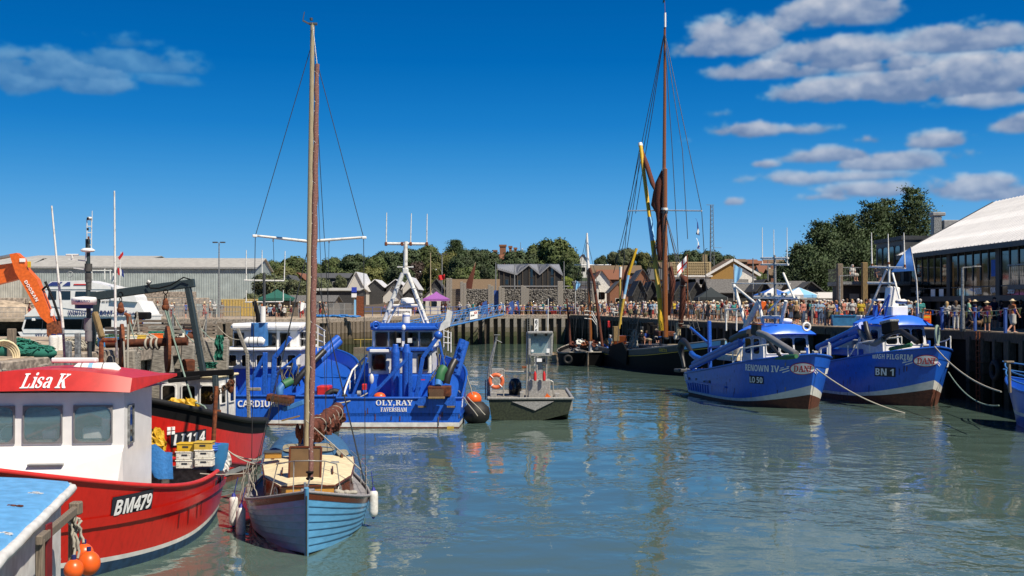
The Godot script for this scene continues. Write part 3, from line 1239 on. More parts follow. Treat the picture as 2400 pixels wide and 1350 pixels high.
func ground_y(x: float,d: float) -> float:
	return QY - .05 + 11.0 * smoothstep(200,380,d) * (1.0 - .25 * smoothstep(60,200,absf(x))) - 6.0 * smoothstep(900,2500,d)

# a gabled block in its own axes, ridge along x; w along x, dp along z, y from 0
func gable(o: Node3D,c: Vector3,w: float,dp: float,ye: float,yr: float,wall,roof,over := .25,turn := false,ribs := 0.0) -> MeshInstance3D:
	var X := RT
	var Z := Vector3.BACK
	if turn:
		X = Vector3.BACK
		Z = Vector3.LEFT
	var b := mb()
	b.ext([Vector2(-dp / 2,0),Vector2(dp / 2,0),Vector2(dp / 2,ye),Vector2(0,yr),Vector2(-dp / 2,ye)],c - X * w / 2,Z,UP,X * w)
	part("wall",b,wall,o)
	b = mb()
	var sl := Vector2(dp / 2,yr - ye).normalized()
	for s in [-1.0,1.0]:
		var nrm: Vector3 = (Z * s * sl.y + UP * sl.x)
		var p0: Vector3 = c + UP * yr + nrm * .03
		var p1: Vector3 = c + Z * s * (dp / 2 + over * sl.x) + UP * (ye - over * sl.y) + nrm * .03
		var hw := w / 2 + over
		if ribs > 0.0:
			var n := int(2 * hw / ribs) * 2
			var r0 := PackedVector3Array()
			var r1 := PackedVector3Array()
			for i in n + 1:
				var x: float = -hw + 2 * hw * i / n
				var up: float = .05 if i % 2 else 0.0
				r0.append(p0 + X * x + nrm * (up + .08))
				r1.append(p1 + X * x + nrm * (up + .08))
			b.grid([r0,r1],false,false)
		b.ext([Vector2(-hw,0),Vector2(hw,0),Vector2(hw,p0.distance_to(p1)),Vector2(-hw,p0.distance_to(p1))],p0,X,(p1 - p0).normalized(),nrm * .1)
	return part("roof",b,roof,o)

func left_sheds() -> void:
	# corrugated walls are folded sheets with real ribs
	var o := thing("warehouse","long grey-green corrugated warehouse with a pale low roof","warehouse",v3(gx(372,176),QY - .02,-176),.1)
	gable(o,O3,30.5,22,6.5,8.1,"cladding","roof_metal",.3)
	ribbed(o,v3(-15.2,0,11.02),RT,30.4,6.4,Vector3.BACK,"cladding")
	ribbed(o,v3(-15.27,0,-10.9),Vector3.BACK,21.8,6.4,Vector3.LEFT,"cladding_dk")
	var b := mb()
	b.box(v3(0,6.42,11.35),v3(31,.18,.14))
	part("gutter",b,"grey",o)
	o = thing("warehouse","pale cream warehouse at the left edge behind the orange digger arm","warehouse",v3(gx(-60,178),QY - .02,-178),.05)
	gable(o,O3,19.6,16,6.4,8.2,"cladding_lt","roof_metal",.3)
	ribbed(o,v3(-9.7,0,8.02),RT,19.4,6.3,Vector3.BACK,"cladding_lt")
	o = thing("warehouse","taller flat-roofed block rising behind the grey-green warehouse","warehouse",v3(gx(235,215),QY - .02,-215),.1)
	gable(o,O3,21,20,9.2,10.0,"cladding_lt","roof_metal",.3)
	# harbour wall of big concrete blocks
	o = thing("sea_wall","sea wall of big weathered concrete blocks below the warehouse","wall",v3(0,QY,-138))
	var blocks := []
	for i in 3:
		b = mb()
		b.box(O3,v3(2.94,.68,.9),Basis(),.05)
		blocks.append(b)
	var src := []
	for row in 4:
		for i in 15:
			var x := gx(-150,138) + i * 3.0 + (1.5 if row % 2 else 0.0)
			if x > gx(505,138) - 1.4 or (row == 3 and i < 4):
				continue
			var p := v3(x,.36 + row * .72,rng.randf_range(-.06,.06))
			if src.size() < 3:
				var e := part("block",blocks[src.size()],["concrete","concrete2","concrete"][src.size()],o)
				e.position = p
				src.append(e)
			else:
				again(src[rng.randi() % 3],o,p,rng.randf_range(-.01,.01),["concrete","concrete2","concrete"][rng.randi() % 3])
	b = mb()
	b.ball(O3,v3(4.2,1.9,3),14)
	lone("sand_heap",b,"ground","heap of pinkish sand by the wall at the left edge","sand heap",v3(gx(0,132),QY,-132))

func ribbed(o: Node3D,a: Vector3,dir: Vector3,w: float,h: float,n: Vector3,mat: String) -> void:
	var b := mb()
	var k := int(w / .32) * 4
	var r0 := PackedVector3Array()
	var r1 := PackedVector3Array()
	for i in k + 1:
		var p := a + dir * w * i / k + n * (.03 if i % 4 in [1,2] else .0)
		r0.append(p)
		r1.append(p + v3(0,h,0))
	b.grid([r0,r1],false,false)
	part("corrugated_sheet",b,mat,o)

# a house from its outline in the photograph: wall corners px0..px1 at the eaves height ye, ridge yr, base on y 'by'
func house(label: String,px0: float,px1: float,ye: float,yr: float,d: float,wall: String,roof: String,by := QY,gable_front := false,dp := 7.0,wins := 3,called := "house",wy := .55,group := "") -> Node3D:
	var s := F / d
	var w := (px1 - px0) / s
	var o := thing(called,label,"house" if called == "house" else called.replace("_"," "),v3(gx((px0 + px1) / 2,d + dp / 2),by,-(d + dp / 2)),0.0,group)
	var he := EYE + (HY - ye) / s - by
	var hr := EYE + (HY - yr) / s - by
	if gable_front:
		gable(o,O3,dp,w,he,hr,wall,roof,.3,true)
	else:
		gable(o,O3,w,dp,he,hr,wall,roof,.3)
	for i in wins:
		var x := w * ((i + .5) / wins - .5)
		window(o,v3(x,he * wy,dp / 2 + .01),RT,UP,minf(1.1,w / wins * .55),minf(1.15,he * .3),"hut_white")
	return o

func far_buildings() -> void:
	var o: Node3D
	var b: MB
	house("white gabled shed with a pale roof behind the boatyard",825,868,680,638,185,"hut_white","roof_white",QY,true,12,0,"shed")
	house("long low workshop with a pale green roof left of the white gabled shed",745,850,682,676,160,"dark_wood","roof_metal",QY,false,9,0,"shed")
	house("grey lean-to with a wide low roof beside the green gazebo",640,790,708,694,136,"wood_h","felt_lt",QY,false,6,0,"shed")
	house("dark shed with white roof right of the white gable",868,905,672,656,190,"dark_wood","roof_white",QY,true,9,0,"shed")
	house("second small white-roofed shed behind the A-frame mast",912,955,673,656,192,"dark_wood","roof_white",QY,true,9,0,"shed")
	house("beige shed with bright white roof right of the mast",950,985,676,650,188,"hut_white","roof_white",QY,true,10,0,"shed")
	house("dark shed with a triangular pale gable left of the pole posts",1010,1042,676,655,186,"dark_wood","felt",QY,true,8,0,"shed")
	house("grey felt-roofed fish stall with white front and sign, left",902,942,693,672,172,"hut_white","felt",QY,true,5,1,"stall")
	house("grey felt-roofed fish stall between two white-fronted stalls",948,985,693,676,174,"dark_wood","felt",QY,true,5,1,"stall")
	house("grey felt-roofed stall with white gable behind the purple gazebo",1000,1036,693,676,172,"hut_white","felt",QY,true,5,1,"stall")
	house("low blue-windowed office block under the trees",705,825,652,640,230,"dark_clad","slate",QY,false,10,6,"office",.8)
	house("grey tin-roofed cottage below the left trees",665,705,672,645,215,"cladding_dk","slate",QY,true,8,1)
	house("brown-roofed cottage end beside the grey cottage",690,722,655,640,225,"brick","tile_red",QY,true,8,1)
	# centre: long brown tiled roof, stone tower, tall brick chimneys
	house("low building with a long brown tiled roof behind the tan sail",1055,1168,680,655,180,"wood_h","tile_brown",QY,false,6,0,"hall")
	o = thing("castle_tower","pale stone tower with battlements among the trees","tower",v3(gx(1134,330),ground_y(0,330) - 3.4,-330))
	part("wall",bx(v3(0,4.2,0),v3(4.2,9.0,4)),"castle",o)
	part("side_wall",bx(v3(2.9,3.2,.3),v3(1.7,7.4,4)),"castle",o)
	for i in 4:
		part("battlement",bx(v3(-1.75 + i * 1.17,9.05,1.8),v3(.7,.7,.4)),"castle",o)
	for y in [5.8,3.2]:
		window(o,v3(.2,y,2.01),RT,UP,.7,1.2,"castle")
	o = thing("brick_mansion","red brick house with tall clustered chimneys above the trees","house",v3(gx(1180,380),ground_y(0,380),-380))
	gable(o,O3,9,8,4.4,6.2,"brick","tile_red")
	for c in [[-2.6,7.6,1.0],[-.2,9.3,2.0],[2.2,8.9,.9],[3.8,8.4,.8]]:
		b = mb()
		b.box(v3(c[0],c[1] - 2.5,0),v3(c[2],5,1.2))
		b.box(v3(c[0],c[1] - .3,0),v3(c[2] + .4,.6,1.6))
		part("chimney",b,"brick",o)
	visitor_centre()
	gabions()
	# houses of the town, right of the centre
	house("red-roofed house end left of the smack's white masthead",1354,1376,612,596,330,"render_white","tile_red",12.0,true,8,1)
	house("white cottage gable with a grey hipped roof behind the small smack",1385,1425,660,635,185,"render_white","tile_red",QY,true,8,1)
	house("white-walled low building behind the pale blue flag",1345,1400,668,660,182,"hut_white","slate",QY,false,6,0,"building")
	house("long row of brown-tiled cottages on the slope",1380,1500,640,622,240,"brick","tile_brown",8.0,false,8,5,"cottage_row",.8)
	house("red-tiled house with dormer above the cottages",1400,1470,655,632,205,"brick","tile_red",QY,false,8,3)
	house("dark slate house with white barge boards left of the yellow sprit",1478,1520,662,632,190,"brick","slate",QY,true,9,1)
	house("grey-roofed brick house just left of the big mast",1520,1556,655,630,195,"brick","slate",QY,false,8,2)
	house("brown-tiled house on the skyline above the barge",1545,1600,628,614,260,"brick","tile_brown",9.0,false,8,2)
	house("old brick store with a small arched window",1425,1470,684,660,172,"brick","slate",QY,true,6,1,"store")
	# yellow brick house with the wide white-edged gable
	o = thing("brick_house","yellow brick house with a wide white-edged gable and mossy tiled wing","house",v3(gx(1716,172),QY,-175))
	var s := 16.3
	b = mb()
	b.ext([Vector2(-3.2,0),Vector2(3.3,0),Vector2(3.3,4.4 + .9),Vector2(0,7.55),Vector2(-3.2,5.75)],v3(0,0,-4),RT,UP,v3(0,0,7.8))
	part("wall",b,"brick_yellow",o)
	b = mb()
	b.ext([Vector2(.85,0),Vector2(3.32,0),Vector2(3.32,5.3),Vector2(.85,6.9)],v3(0,0,3.81),RT,UP,v3(0,0,.04))
	part("white_wall",b,"render_white",o)
	for sd in [-1.0,1.0]:
		b = mb()
		b.beam(v3(0,7.78,4.1),v3(3.9 * sd,5.5,4.1),.12,.34)
		part("barge_board",b,"white_worn",o)
		b = mb()
		b.quad(v3(0,7.9,4.1),v3(3.9 * sd,5.62,4.1),v3(3.9 * sd,5.62,-4.5),v3(0,7.9,-4.5))
		b.quad(v3(0,7.75,4.1),v3(3.9 * sd,5.47,4.1),v3(3.9 * sd,5.47,-4.5),v3(0,7.75,-4.5))
		part("roof",b,"tile_brown",o)
	for x in [-2.0,-.3,1.7]:
		window(o,v3(x,4.6,3.87),RT,UP,.9,.7,"hut_white")
	b = bx(v3(-5.9,2.7,.5),v3(5.4,5.4,6))
	part("wing",b,"render_white",o)
	for i in 3:
		window(o,v3(-7.6 + i * 1.7,4.6,3.52),RT,UP,1.2,.8,"hut_white")
	b = mb()
	b.ext([Vector2(-8.8,0),Vector2(-3.2,0),Vector2(-2.6,4.1),Vector2(-8.3,4.1)],v3(0,5.5,4.0),RT,v3(0,.48,-.88),v3(0,.1,.05))
	for i in 8:      # raised courses of pantiles
		for j in 18:
			var u := -8.6 + j * .3 + i * .06
			b.box(v3(u,5.68 + i * .235,3.92 - i * .43),v3(.2,.07,.36),Basis(RT,-.5))
	part("tiled_roof",b,"tile_yellow",o)
	part("chimney",bx(v3(-3.3,7.9,-1),v3(.7,1.6,.7)),"tile_yellow",o)
	part("fascia",bx(v3(-5.9,5.42,4.05),v3(5.8,.22,.1)),"white_worn",o)
	# houses beyond it
	for h in [["red-roofed terrace end beyond the yellow house",1745,1772,618,608,300,"brick","tile_red"],["white-gabled red house on the hill behind the aerial pole",1770,1800,622,611,330,"render_white","tile_red"],["tall red brick houses under the dark trees",1790,1835,616,608,360,"brick","tile_brown"],["small red gabled house with white windows mid-slope",1775,1796,640,622,260,"render_white","tile_red"],["brown terrace below the pine trees",1798,1850,645,630,240,"brick","tile_brown"],["flat-topped house above the yellow brick house",1700,1745,614,607,280,"brick","tile_brown"]]:
		house(h[0],h[1],h[2],h[3],h[4],h[5],h[6],h[7],ground_y(0,h[5]) - 2.5,false,7,2)
	# black tarred harbour huts
	for h in [["black hut with grey roof left of the big mast",1478,1508,690,658,150],["black hut with steep roof second left of the big mast",1508,1536,692,660,152],["black hut behind the yellow sprit",1532,1560,692,660,150],["black hut right behind the big mast",1572,1606,690,660,146],["tarred hut right of the flag staff",1604,1640,692,662,144]]:
		house(h[0],h[1],h[2],h[3],h[4],h[5],"tar","felt",QY,true,7,0,"hut",.5,"black tarred harbour huts")
	house("wide black hut with a broad grey felt roof facing the water",1655,1746,686,655,140,"tar","felt_lt",QY,false,7,0,"hut",.5,"black tarred harbour huts")
	house("black hut with small gable left of the parasols",1762,1800,680,656,128,"tar","felt",QY,true,6,0,"hut",.5,"black tarred harbour huts")
	house("low grey hut roof behind the parasols",1800,1850,682,662,125,"tar","felt_lt",QY,false,6,0,"hut",.5,"black tarred harbour huts")
	house("grey pebble-roofed hut beside the white clapboard hut",1850,1880,684,660,116,"tar","felt_lt",QY,false,6,0,"hut",.5,"black tarred harbour huts")
	# lattice mast
	o = thing("radio_mast","tall grey lattice radio mast behind the yellow house","radio mast",v3(gx(1668,230),6,-230))
	var H := EYE + (HY - 480) / (F / 230) - 6.0
	b = mb()
	for k in 3:
		var a := TAU * k / 3
		b.tube([v3(cos(a) * .62,0,sin(a) * .62),v3(cos(a) * .3,H,sin(a) * .3)],.06,4)
	part("legs",b,"galv",o)
	b = mb()
	for i in 22:
		for k in 3:
			var a := TAU * k / 3
			var a2 := TAU * (k + 1) / 3
			var r0 := lerpf(.62,.3,i / 22.0)
			var r1 := lerpf(.62,.3,(i + 1) / 22.0)
			b.tube([v3(cos(a) * r0,H * i / 22,sin(a) * r0),v3(cos(a2) * r1,H * (i + 1) / 22,sin(a2) * r1)],.035,4,false)
	part("bracing",b,"galv",o)
	b = mb()
	b.beam(v3(-1.0,H,0),v3(.5,H,0),.08,.08)
	b.beam(v3(.3,H * .55,0),v3(1.9,H * .55,0),.06,.06)
	part("aerial_arm",b,"galv",o)

func visitor_centre() -> void:
	var d := 186.0
	var s := F / d
	var o := thing("gabled_building","modern charcoal-boarded building with a folded zinc roof above the gabions","building",at(1243,HY,d) * v3(1,0,1) + v3(0,QY,0))
	var L := func(px: float,py: float) -> Vector2: return Vector2((px - 1243) / s,EYE + (HY - py) / s - QY)
	var pts := [L.call(1167,678),L.call(1318,678),L.call(1318,645),L.call(1288,622),L.call(1265,643),L.call(1239,621),L.call(1211,643),L.call(1167,630)]
	pts[0].y = 0
	pts[1].y = 0
	var b := mb()
	b.ext(pts,v3(0,0,-9),RT,UP,v3(0,0,9))
	part("wall",b,"charcoal",o)
	var top := [L.call(1166,629),L.call(1211,642),L.call(1239,620),L.call(1265,642),L.call(1288,621),L.call(1319,644)]
	for i in 5:
		b = mb()
		var a: Vector2 = top[i]
		var c: Vector2 = top[i + 1]
		var hb: float = L.call(0,618).y + .2
		var a3 := v3(a.x,a.y + .05,.3)
		var c3 := v3(c.x,c.y + .05,.3)
		var e3 := v3(c.x - .2,maxf(c.y,hb),-9.2)
		var f3 := v3(a.x - .2,maxf(a.y,hb),-9.2)
		b.quad(a3,c3,e3,f3)
		b.quad(a3 + v3(0,-.25,0),c3 + v3(0,-.25,0),c3,a3)
		for k in 9:
			var t := (k + .5) / 9.0
			b.beam(a3.lerp(c3,t) + v3(0,.04,0),f3.lerp(e3,t) + v3(0,.04,0),.06,.09)
		part("roof",b,"zinc",o)
	b = mb()
	for px in [1170,1181,1196,1213,1225,1240,1256,1272,1284,1300,1317]:
		var x: float = (px - 1243) / s
		var hy := 1.5
		for i in range(2,7):
			if x >= pts[i + 1 if i < 7 else 7].x and x <= pts[i].x:
				hy = lerpf(pts[i + 1].y,pts[i].y,(x - pts[i + 1].x) / (pts[i].x - pts[i + 1].x))
		part("timber_fin",bx(v3(x,hy / 2,.08),v3(.08,hy - .1,.12)),"bench",o)
	for w in [[1246,640,5,20],[1246,662,5,18],[1294,636,5,16],[1294,660,6,20],[1188,661,6,11],[1217,662,5,10]]:
		var p: Vector2 = L.call(w[0],w[1])
		window(o,v3(p.x,p.y,.02),RT,UP,w[2] / s,w[3] / s,"darkgrey","glass_dark")
	part("plinth_rail",bx(v3(.6,L.call(0,671).y,1.2),v3(11,.15,.15)),"grey",o)

func gabions() -> void:
	# baskets full of stones: the stones are real lumps
	var stone := mb()
	stone.ball(O3,v3(.13,.1,.11),6)
	var sm := stone.mesh()
	sm.surface_set_material(0,mt(.36,.35,.33,.9,0,"patch",V(2)))
	(sm.surface_get_material(0) as StandardMaterial3D).vertex_color_use_as_albedo = true
	for g in [[1088,1146,"gabion wall of grey stones left of the blue gate"],[1178,1222,"gabion wall of grey stones right of the blue gate"],[1240,1308,"wide gabion wall of grey stones below the charcoal building"],[1318,1388,"gabion wall of grey stones behind the pale blue flag"]]:
		var x0 := gx(g[0],166)
		var x1 := gx(g[1],166)
		var o := thing("gabion_wall",g[2],"wall",v3((x0 + x1) / 2,QY,-166),0.0,"gabion walls of stones")
		part("core",bx(v3(0,1.75,-.5),v3(x1 - x0,3.5,.8)),"gabion2",o)
		var mm := MultiMesh.new()
		mm.transform_format = MultiMesh.TRANSFORM_3D
		mm.use_colors = true
		mm.mesh = sm
		var nx := int((x1 - x0) / .2)
		var ny := 18
		mm.instance_count = nx * ny
		for i in nx:
			for j in ny:
				var k := rng.randf_range(.8,1.25)
				mm.set_instance_transform(i * ny + j,Transform3D(Basis(v3(0,0,1),rng.randf() * 3).scaled(Vector3.ONE * k),v3(x0 + (i + .5 + rng.randf_range(-.3,.3)) * .2 - (x0 + x1) / 2,(j + .5 + rng.randf_range(-.3,.3)) * .194,rng.randf_range(-.06,.03))))
				var t := rng.randf_range(.45,1.3)
				mm.set_instance_color(i * ny + j,Color(t,t * .98,t * .95))
		var mi := MultiMeshInstance3D.new()
		mi.name = "stones"
		mi.multimesh = mm
		o.add_child(mi)
		mi.set_meta("kind","stuff")
	var b := mb()
	b.box(v3(0,2.4,0),v3(.42,4.8,.42),Basis(),.04)
	var src: MeshInstance3D = null
	for p in [[1049,652,"left end post of the pale row by the trees"],[1056,652,"second post in the pair at the left end"],[1082,660,"post right of the dark boarded gate"],[1089,663,"post at the left end of the gabions"],[1147,667,"left post of the blue gate"],[1154,670,"inner left post of the blue gate"],[1172,672,"right post of the blue gate"],[1179,675,"outer right post of the blue gate"],[1224,669,"tall post of the trio in the gabions"],[1230,671,"middle post of the trio in the gabions"],[1236,676,"short post of the trio in the gabions"],[1310,659,"left post of the pair right of the charcoal building"],[1316,659,"right post of the pair right of the charcoal building"],[1390,664,"post behind the rigging of the small smack"]]:
		var h: float = EYE + (HY - p[1]) / (F / 164.5) - QY
		if src == null:
			src = lone("timber_post",b,"wood_grey",p[2],"timber post",v3(gx(p[0],164.5),QY,-164.5),"weathered timber posts along the gabions")
			src.scale.y = h / 4.8
		else:
			dup(src,v3(gx(p[0],164.5),QY,-164.5),0,p[2],v3(1,h / 4.8,1))
	var o := thing("boarded_gate","weathered horizontal boarding between posts left of the tan sail","gate",v3(gx(1068,165),QY,-165))
	for i in 14:
		part("board",bx(v3(0,.15 + i * .25,rng.randf_range(-.02,.02)),v3(1.6,.22,.06)),"wood_h",o)
	o = thing("flood_gate","dark blue steel gate between timber posts above the gangway","gate",v3(gx(1163,165),QY,-165))
	part("gate_leaf",bx(v3(0,1.7,0),v3(1.0,3.2,.1)),"rail_blue",o)
	for x in [-2.0,1.6,2.3]:
		b = mb()
		b.ext([Vector2(0,0),Vector2(.9,0),Vector2(.75,1.9),Vector2(.2,1.6)],v3(x,0,3),RT,UP,v3(0,0,.05))
		part("mesh_panel",b,"rail_blue",o)

func right_buildings() -> void:
	var X := 29.0
	var o := thing("quay_shed","big black quayside hall with a ribbed white roof and tall upper windows","hall",v3(X,QY,-67))
	# local: x to the right, z towards the camera; facade on x = 0 from z = -20.5 (far) to z = 27
	var b := bx(v3(6.5,2.45,3.2),v3(12.4,4.9,47.3))
	part("wall",b,"dark_clad",o)
	b = mb()
	var e0 := v3(-.7,5.0,-20.9)
	var e1 := v3(-.7,5.0,27)
	var r0 := v3(6.5,8.95,-20.9)
	var r1 := v3(6.5,8.95,27)
	var a0 := PackedVector3Array()
	var a1 := PackedVector3Array()
	for i in 320:      # flat pans with a narrow standing rib every 0.6 m
		var t: float = (i / 4 + [0.0,.82,.87,.95][i % 4]) / 80.0
		var up := v3(-.5,.86,0) * (.06 if i % 4 >= 2 else 0.0)
		a0.append(e0.lerp(e1,t) + up)
		a1.append(r0.lerp(r1,t) + up)
	b.grid([a0,a1],false,false)
	part("roof",b,"roof_white",o)
	b = mb()
	b.quad(r0,r1,v3(13,4.8,27),v3(13,4.8,-20.9))
	b.beam(e0 + v3(.02,-.16,0),e1 + v3(.02,-.16,0),.1,.3)
	b.beam(e0 + v3(0,-.06,-.05),r0 + v3(0,-.06,-.05),.12,.22)
	b.tri(v3(0,4.9,-20.4),v3(6.5,8.9,-20.4),v3(13,4.9,-20.4))
	part("roof_edge",b,"darkgrey",o)
	# upper windows and the dark frames between them
	var z := -19.8
	var k := 0
	while z < 24.0:
		var b2 := mb()
		for yy in [[4.0,1.6],[2.72,.8]]:
			pass
		b2.box(v3(-.03,3.95,z),v3(.1,2.1,.12))
		part("mullion",b2,"darkgrey",o)
		b2 = bx(v3(-.012,3.55,z + .62),v3(.03,2.0,1.1))
		part("window",b2,"glass_dark",o)
		b2 = bx(v3(-.012,2.22,z + .62),v3(.03,.52,1.1))
		part("lower_pane",b2,"glass_dark",o)
		part("sill",bx(v3(-.04,2.51,z + .62),v3(.1,.06,1.12)),"darkgrey",o)
		z += 1.24
		k += 1
		if k % 6 == 0:
			part("pilaster",bx(v3(-.05,2.5,z + .25),v3(.14,4.98,.6)),"dark_clad",o)
			z += .6
	part("fascia_band",bx(v3(-.1,1.78,3),v3(.18,.34,46.6)),"darkgrey",o)
	for zz in [-17.0,-12.5,-8.0,-3.0,2.0,7.0]:
		part("doorway",bx(v3(-.015,.8,zz),v3(.04,1.6,2.6)),"black",o)
	part("timber_post",bx(v3(-.35,3.9,1.6),v3(.34,2.4,.34)),"timber",o)
	for w in [["SOUTH",-7.2],["QUAY",-4.8],["SHED",-2.3]]:
		words(w[0],1.05 if w[0] == "SOUTH" else .9,.4,"letter_white",o,flat(v3(-.04,2.24,w[1]),Vector3.BACK,UP))
	words("STREET",.95,.24,"letter_white",o,flat(v3(-.04,2.25,-18.2),Vector3.BACK,UP))
	words("FOOD",.7,.24,"letter_white",o,flat(v3(-.04,1.9,-18.2),Vector3.BACK,UP))
	for zz in [-15.2,-13.6]:
		part("notice",bx(v3(-.03,2.2,zz),v3(.03,.5,.8)),"sign_white",o)
	part("poster",bx(v3(-.04,3.6,-4.7),v3(.03,1.0,.9)),"parasol_blue",o)
	# balcony at the near end
	part("balcony_floor",bx(v3(-1.0,2.35,4.2),v3(2.0,.25,4.6)),"darkgrey",o)
	for i in 17:
		part("baluster",bx(v3(-1.95,3.0,2.1 + i * .26),v3(.03,1.05,.03)),"galv",o)
	part("handrail",bx(v3(-1.95,3.55,4.2),v3(.07,.05,4.6)),"galv",o)
	# flat-roofed end
	o = thing("flat_roofed_annexe","dark flat-roofed glass annexe at the far end of the hall","building",v3(X,QY,-91.8))
	part("wall",bx(v3(2,3.1,0),v3(4.0,6.2,6.6)),"darkgrey",o)
	part("parapet",bx(v3(1.95,6.35,0),v3(4.2,.3,6.8)),"dark_clad",o)
	for i in 4:
		window(o,v3(-.005,5.0,-2.3 + i * 1.45),Vector3.BACK,UP,1.15,1.6,"dark_clad")
		window(o,v3(-.005,2.9,-2.3 + i * 1.45),Vector3.BACK,UP,1.15,1.8,"dark_clad")
	o = thing("roof_flue","grey ducted flue standing on the ridge behind the hall","flue",v3(gx(2195,100),EYE + 5.3,-100))
	part("duct",bx(v3(0,1.0,0),v3(.7,2.2,.7),.05),"galv",o)
	part("cowl",bx(v3(.1,2.2,0),v3(1.1,.3,.9),.05),"grey",o)
	part("casing",bx(v3(1.3,.9,0),v3(1.6,1.6,.8),.05),"grey",o)
	# raised terrace with a balustrade and the building under it
	o = thing("terrace","raised timber terrace with a slim black balustrade beside the annexe","terrace",v3(26.8,QY,-90))
	part("deck",bx(v3(0,2.95,0),v3(5.0,.3,4)),"wood_grey",o)
	part("lower_wall",bx(v3(.2,1.4,-.6),v3(4.6,2.8,3)),"dark_wood",o)
	part("edge_beam",bx(v3(0,2.98,2.04),v3(5.1,.2,.08)),"galv",o)
	part("handrail",bx(v3(0,4.12,2.02),v3(5.0,.06,.08)),"galv",o)
	for i in 40:
		part("baluster",bx(v3(-2.45 + i * .125,3.6,2.02),v3(.025,1.0,.025)),"darkgrey",o)
	for i in 14:
		part("baluster",bx(v3(-2.47,3.6,1.9 - i * .28),v3(.03,1.0,.03)),"darkgrey",o)
	for y in 9:
		part("plank",bx(v3(.2,.2 + y * .3,.93),v3(4.6,.27,.06)),"dark_wood",o)
	for x in [-2.0,.6]:
		part("notice",bx(v3(x * .6 - .1,2.0,1.0),v3(.7,.4,.05)),"grey",o)
	part("shop_sign",bx(v3(1.2,2.5,1.0),v3(1.5,.42,.06)),"sign_white",o)
	for p in [[2026,615,87.5,"left timber mooring pile rising past the terrace"],[1968,618,87.0,"grey timber post at the left end of the terrace"]]:
		var bb := mb()
		var h: float = EYE + (HY - p[1]) / (F / p[2])
		bb.box(v3(0,h / 2,0),v3(.4,h,.4),Basis(),.04)
		lone("mooring_pile",bb,"timber" if p[0] > 2000 else "wood_v",p[3],"timber pile",v3(gx(p[0],p[2]),0,-p[2]))
	# white clapboard hut
	o = thing("clapboard_hut","white clapboard hut with a small dark gable roof","hut",v3(gx(1918,106),QY,-108))
	part("wall",bx(v3(0,1.2,0),v3(3.1,2.4,3)),"dark_wood",o)
	for i in 11:
		part("board",bx(v3(.75,.2 + i * .22,1.52),v3(1.6,.19,.05)),"hut_white",o)
	for i in 11:
		part("board",bx(v3(-1.57,.2 + i * .22,0),v3(.05,.19,3.0)),"hut_white",o)
	for i in 11:
		part("board",bx(v3(-.8,.2 + i * .22,1.52),v3(1.4,.19,.05)),"grey",o)
	part("sign_board",bx(v3(.9,2.2,1.6),v3(1.7,.5,.06)),"sign_white",o)
	gable(o,v3(-.4,2.4,-.3),2.2,2.2,.1,.95,"dark_wood","felt",.3,true)
	# market parasols and a gazebo
	for p in [[1812,96,"parasol_blue","large blue and white parasol left of the grey pole"],[1872,94,"bunting_blue","pale blue parasol right of the grey pole"],[1848,104,"parasol_white","white parasol at the back of the pair of blue ones"]]:
		parasol(v3(gx(p[0],p[1]),QY,-p[1]),p[2],p[3])

func parasol(w: Vector3,mat: String,label: String) -> void:
	var o := thing("parasol",label,"parasol",w)
	part("pole",tb([O3,v3(0,2.5,0)],.03),"grey",o)
	for i in 8:
		var b := mb()
		var a := TAU * i / 8
		var a2 := TAU * (i + 1) / 8
		var p := v3(cos(a),0,sin(a)) * 1.6 + v3(0,2.15,0)
		var r := v3(cos(a2),0,sin(a2)) * 1.6 + v3(0,2.15,0)
		b.tri(v3(0,2.75,0),r,p)
		b.quad(p,r,r - v3(0,.22,0),p - v3(0,.22,0))
		part("canopy_panel",b,mat if i % 2 else "parasol_white",o)

func gazebo(w: Vector3,s: float,mat: String,label: String) -> void:
	var o := thing("gazebo",label,"gazebo",w)
	for x in [-1.0,1.0]:
		for z in [-1.0,1.0]:
			part("leg",bx(v3(x * s / 2,1.05,z * s / 2),v3(.05,2.1,.05)),"grey",o)
	var b := mb()
	var rows := []
	for i in 5:
		var t := i / 4.0
		var k := s / 2 * t + .01
		var y := 3.1 - 1.0 * pow(t,.8)
		rows.append(PackedVector3Array([v3(-k,y,k),v3(k,y,k),v3(k,y,-k),v3(-k,y,-k)]))
	b.grid(rows,true,false)
	part("canopy",b,mat,o)
	b = mb()
	for r in [[v3(-1,0,1),v3(1,0,1)],[v3(1,0,1),v3(1,0,-1)],[v3(-1,0,-1),v3(-1,0,1)]]:
		var p: Vector3 = r[0] * s / 2 * 1.01 + v3(0,2.1,0)
		var k: Vector3 = r[1] * s / 2 * 1.01 + v3(0,2.1,0)
		b.quad(p - v3(0,.28,0),k - v3(0,.28,0),k,p)
	part("valance",b,mat,o)

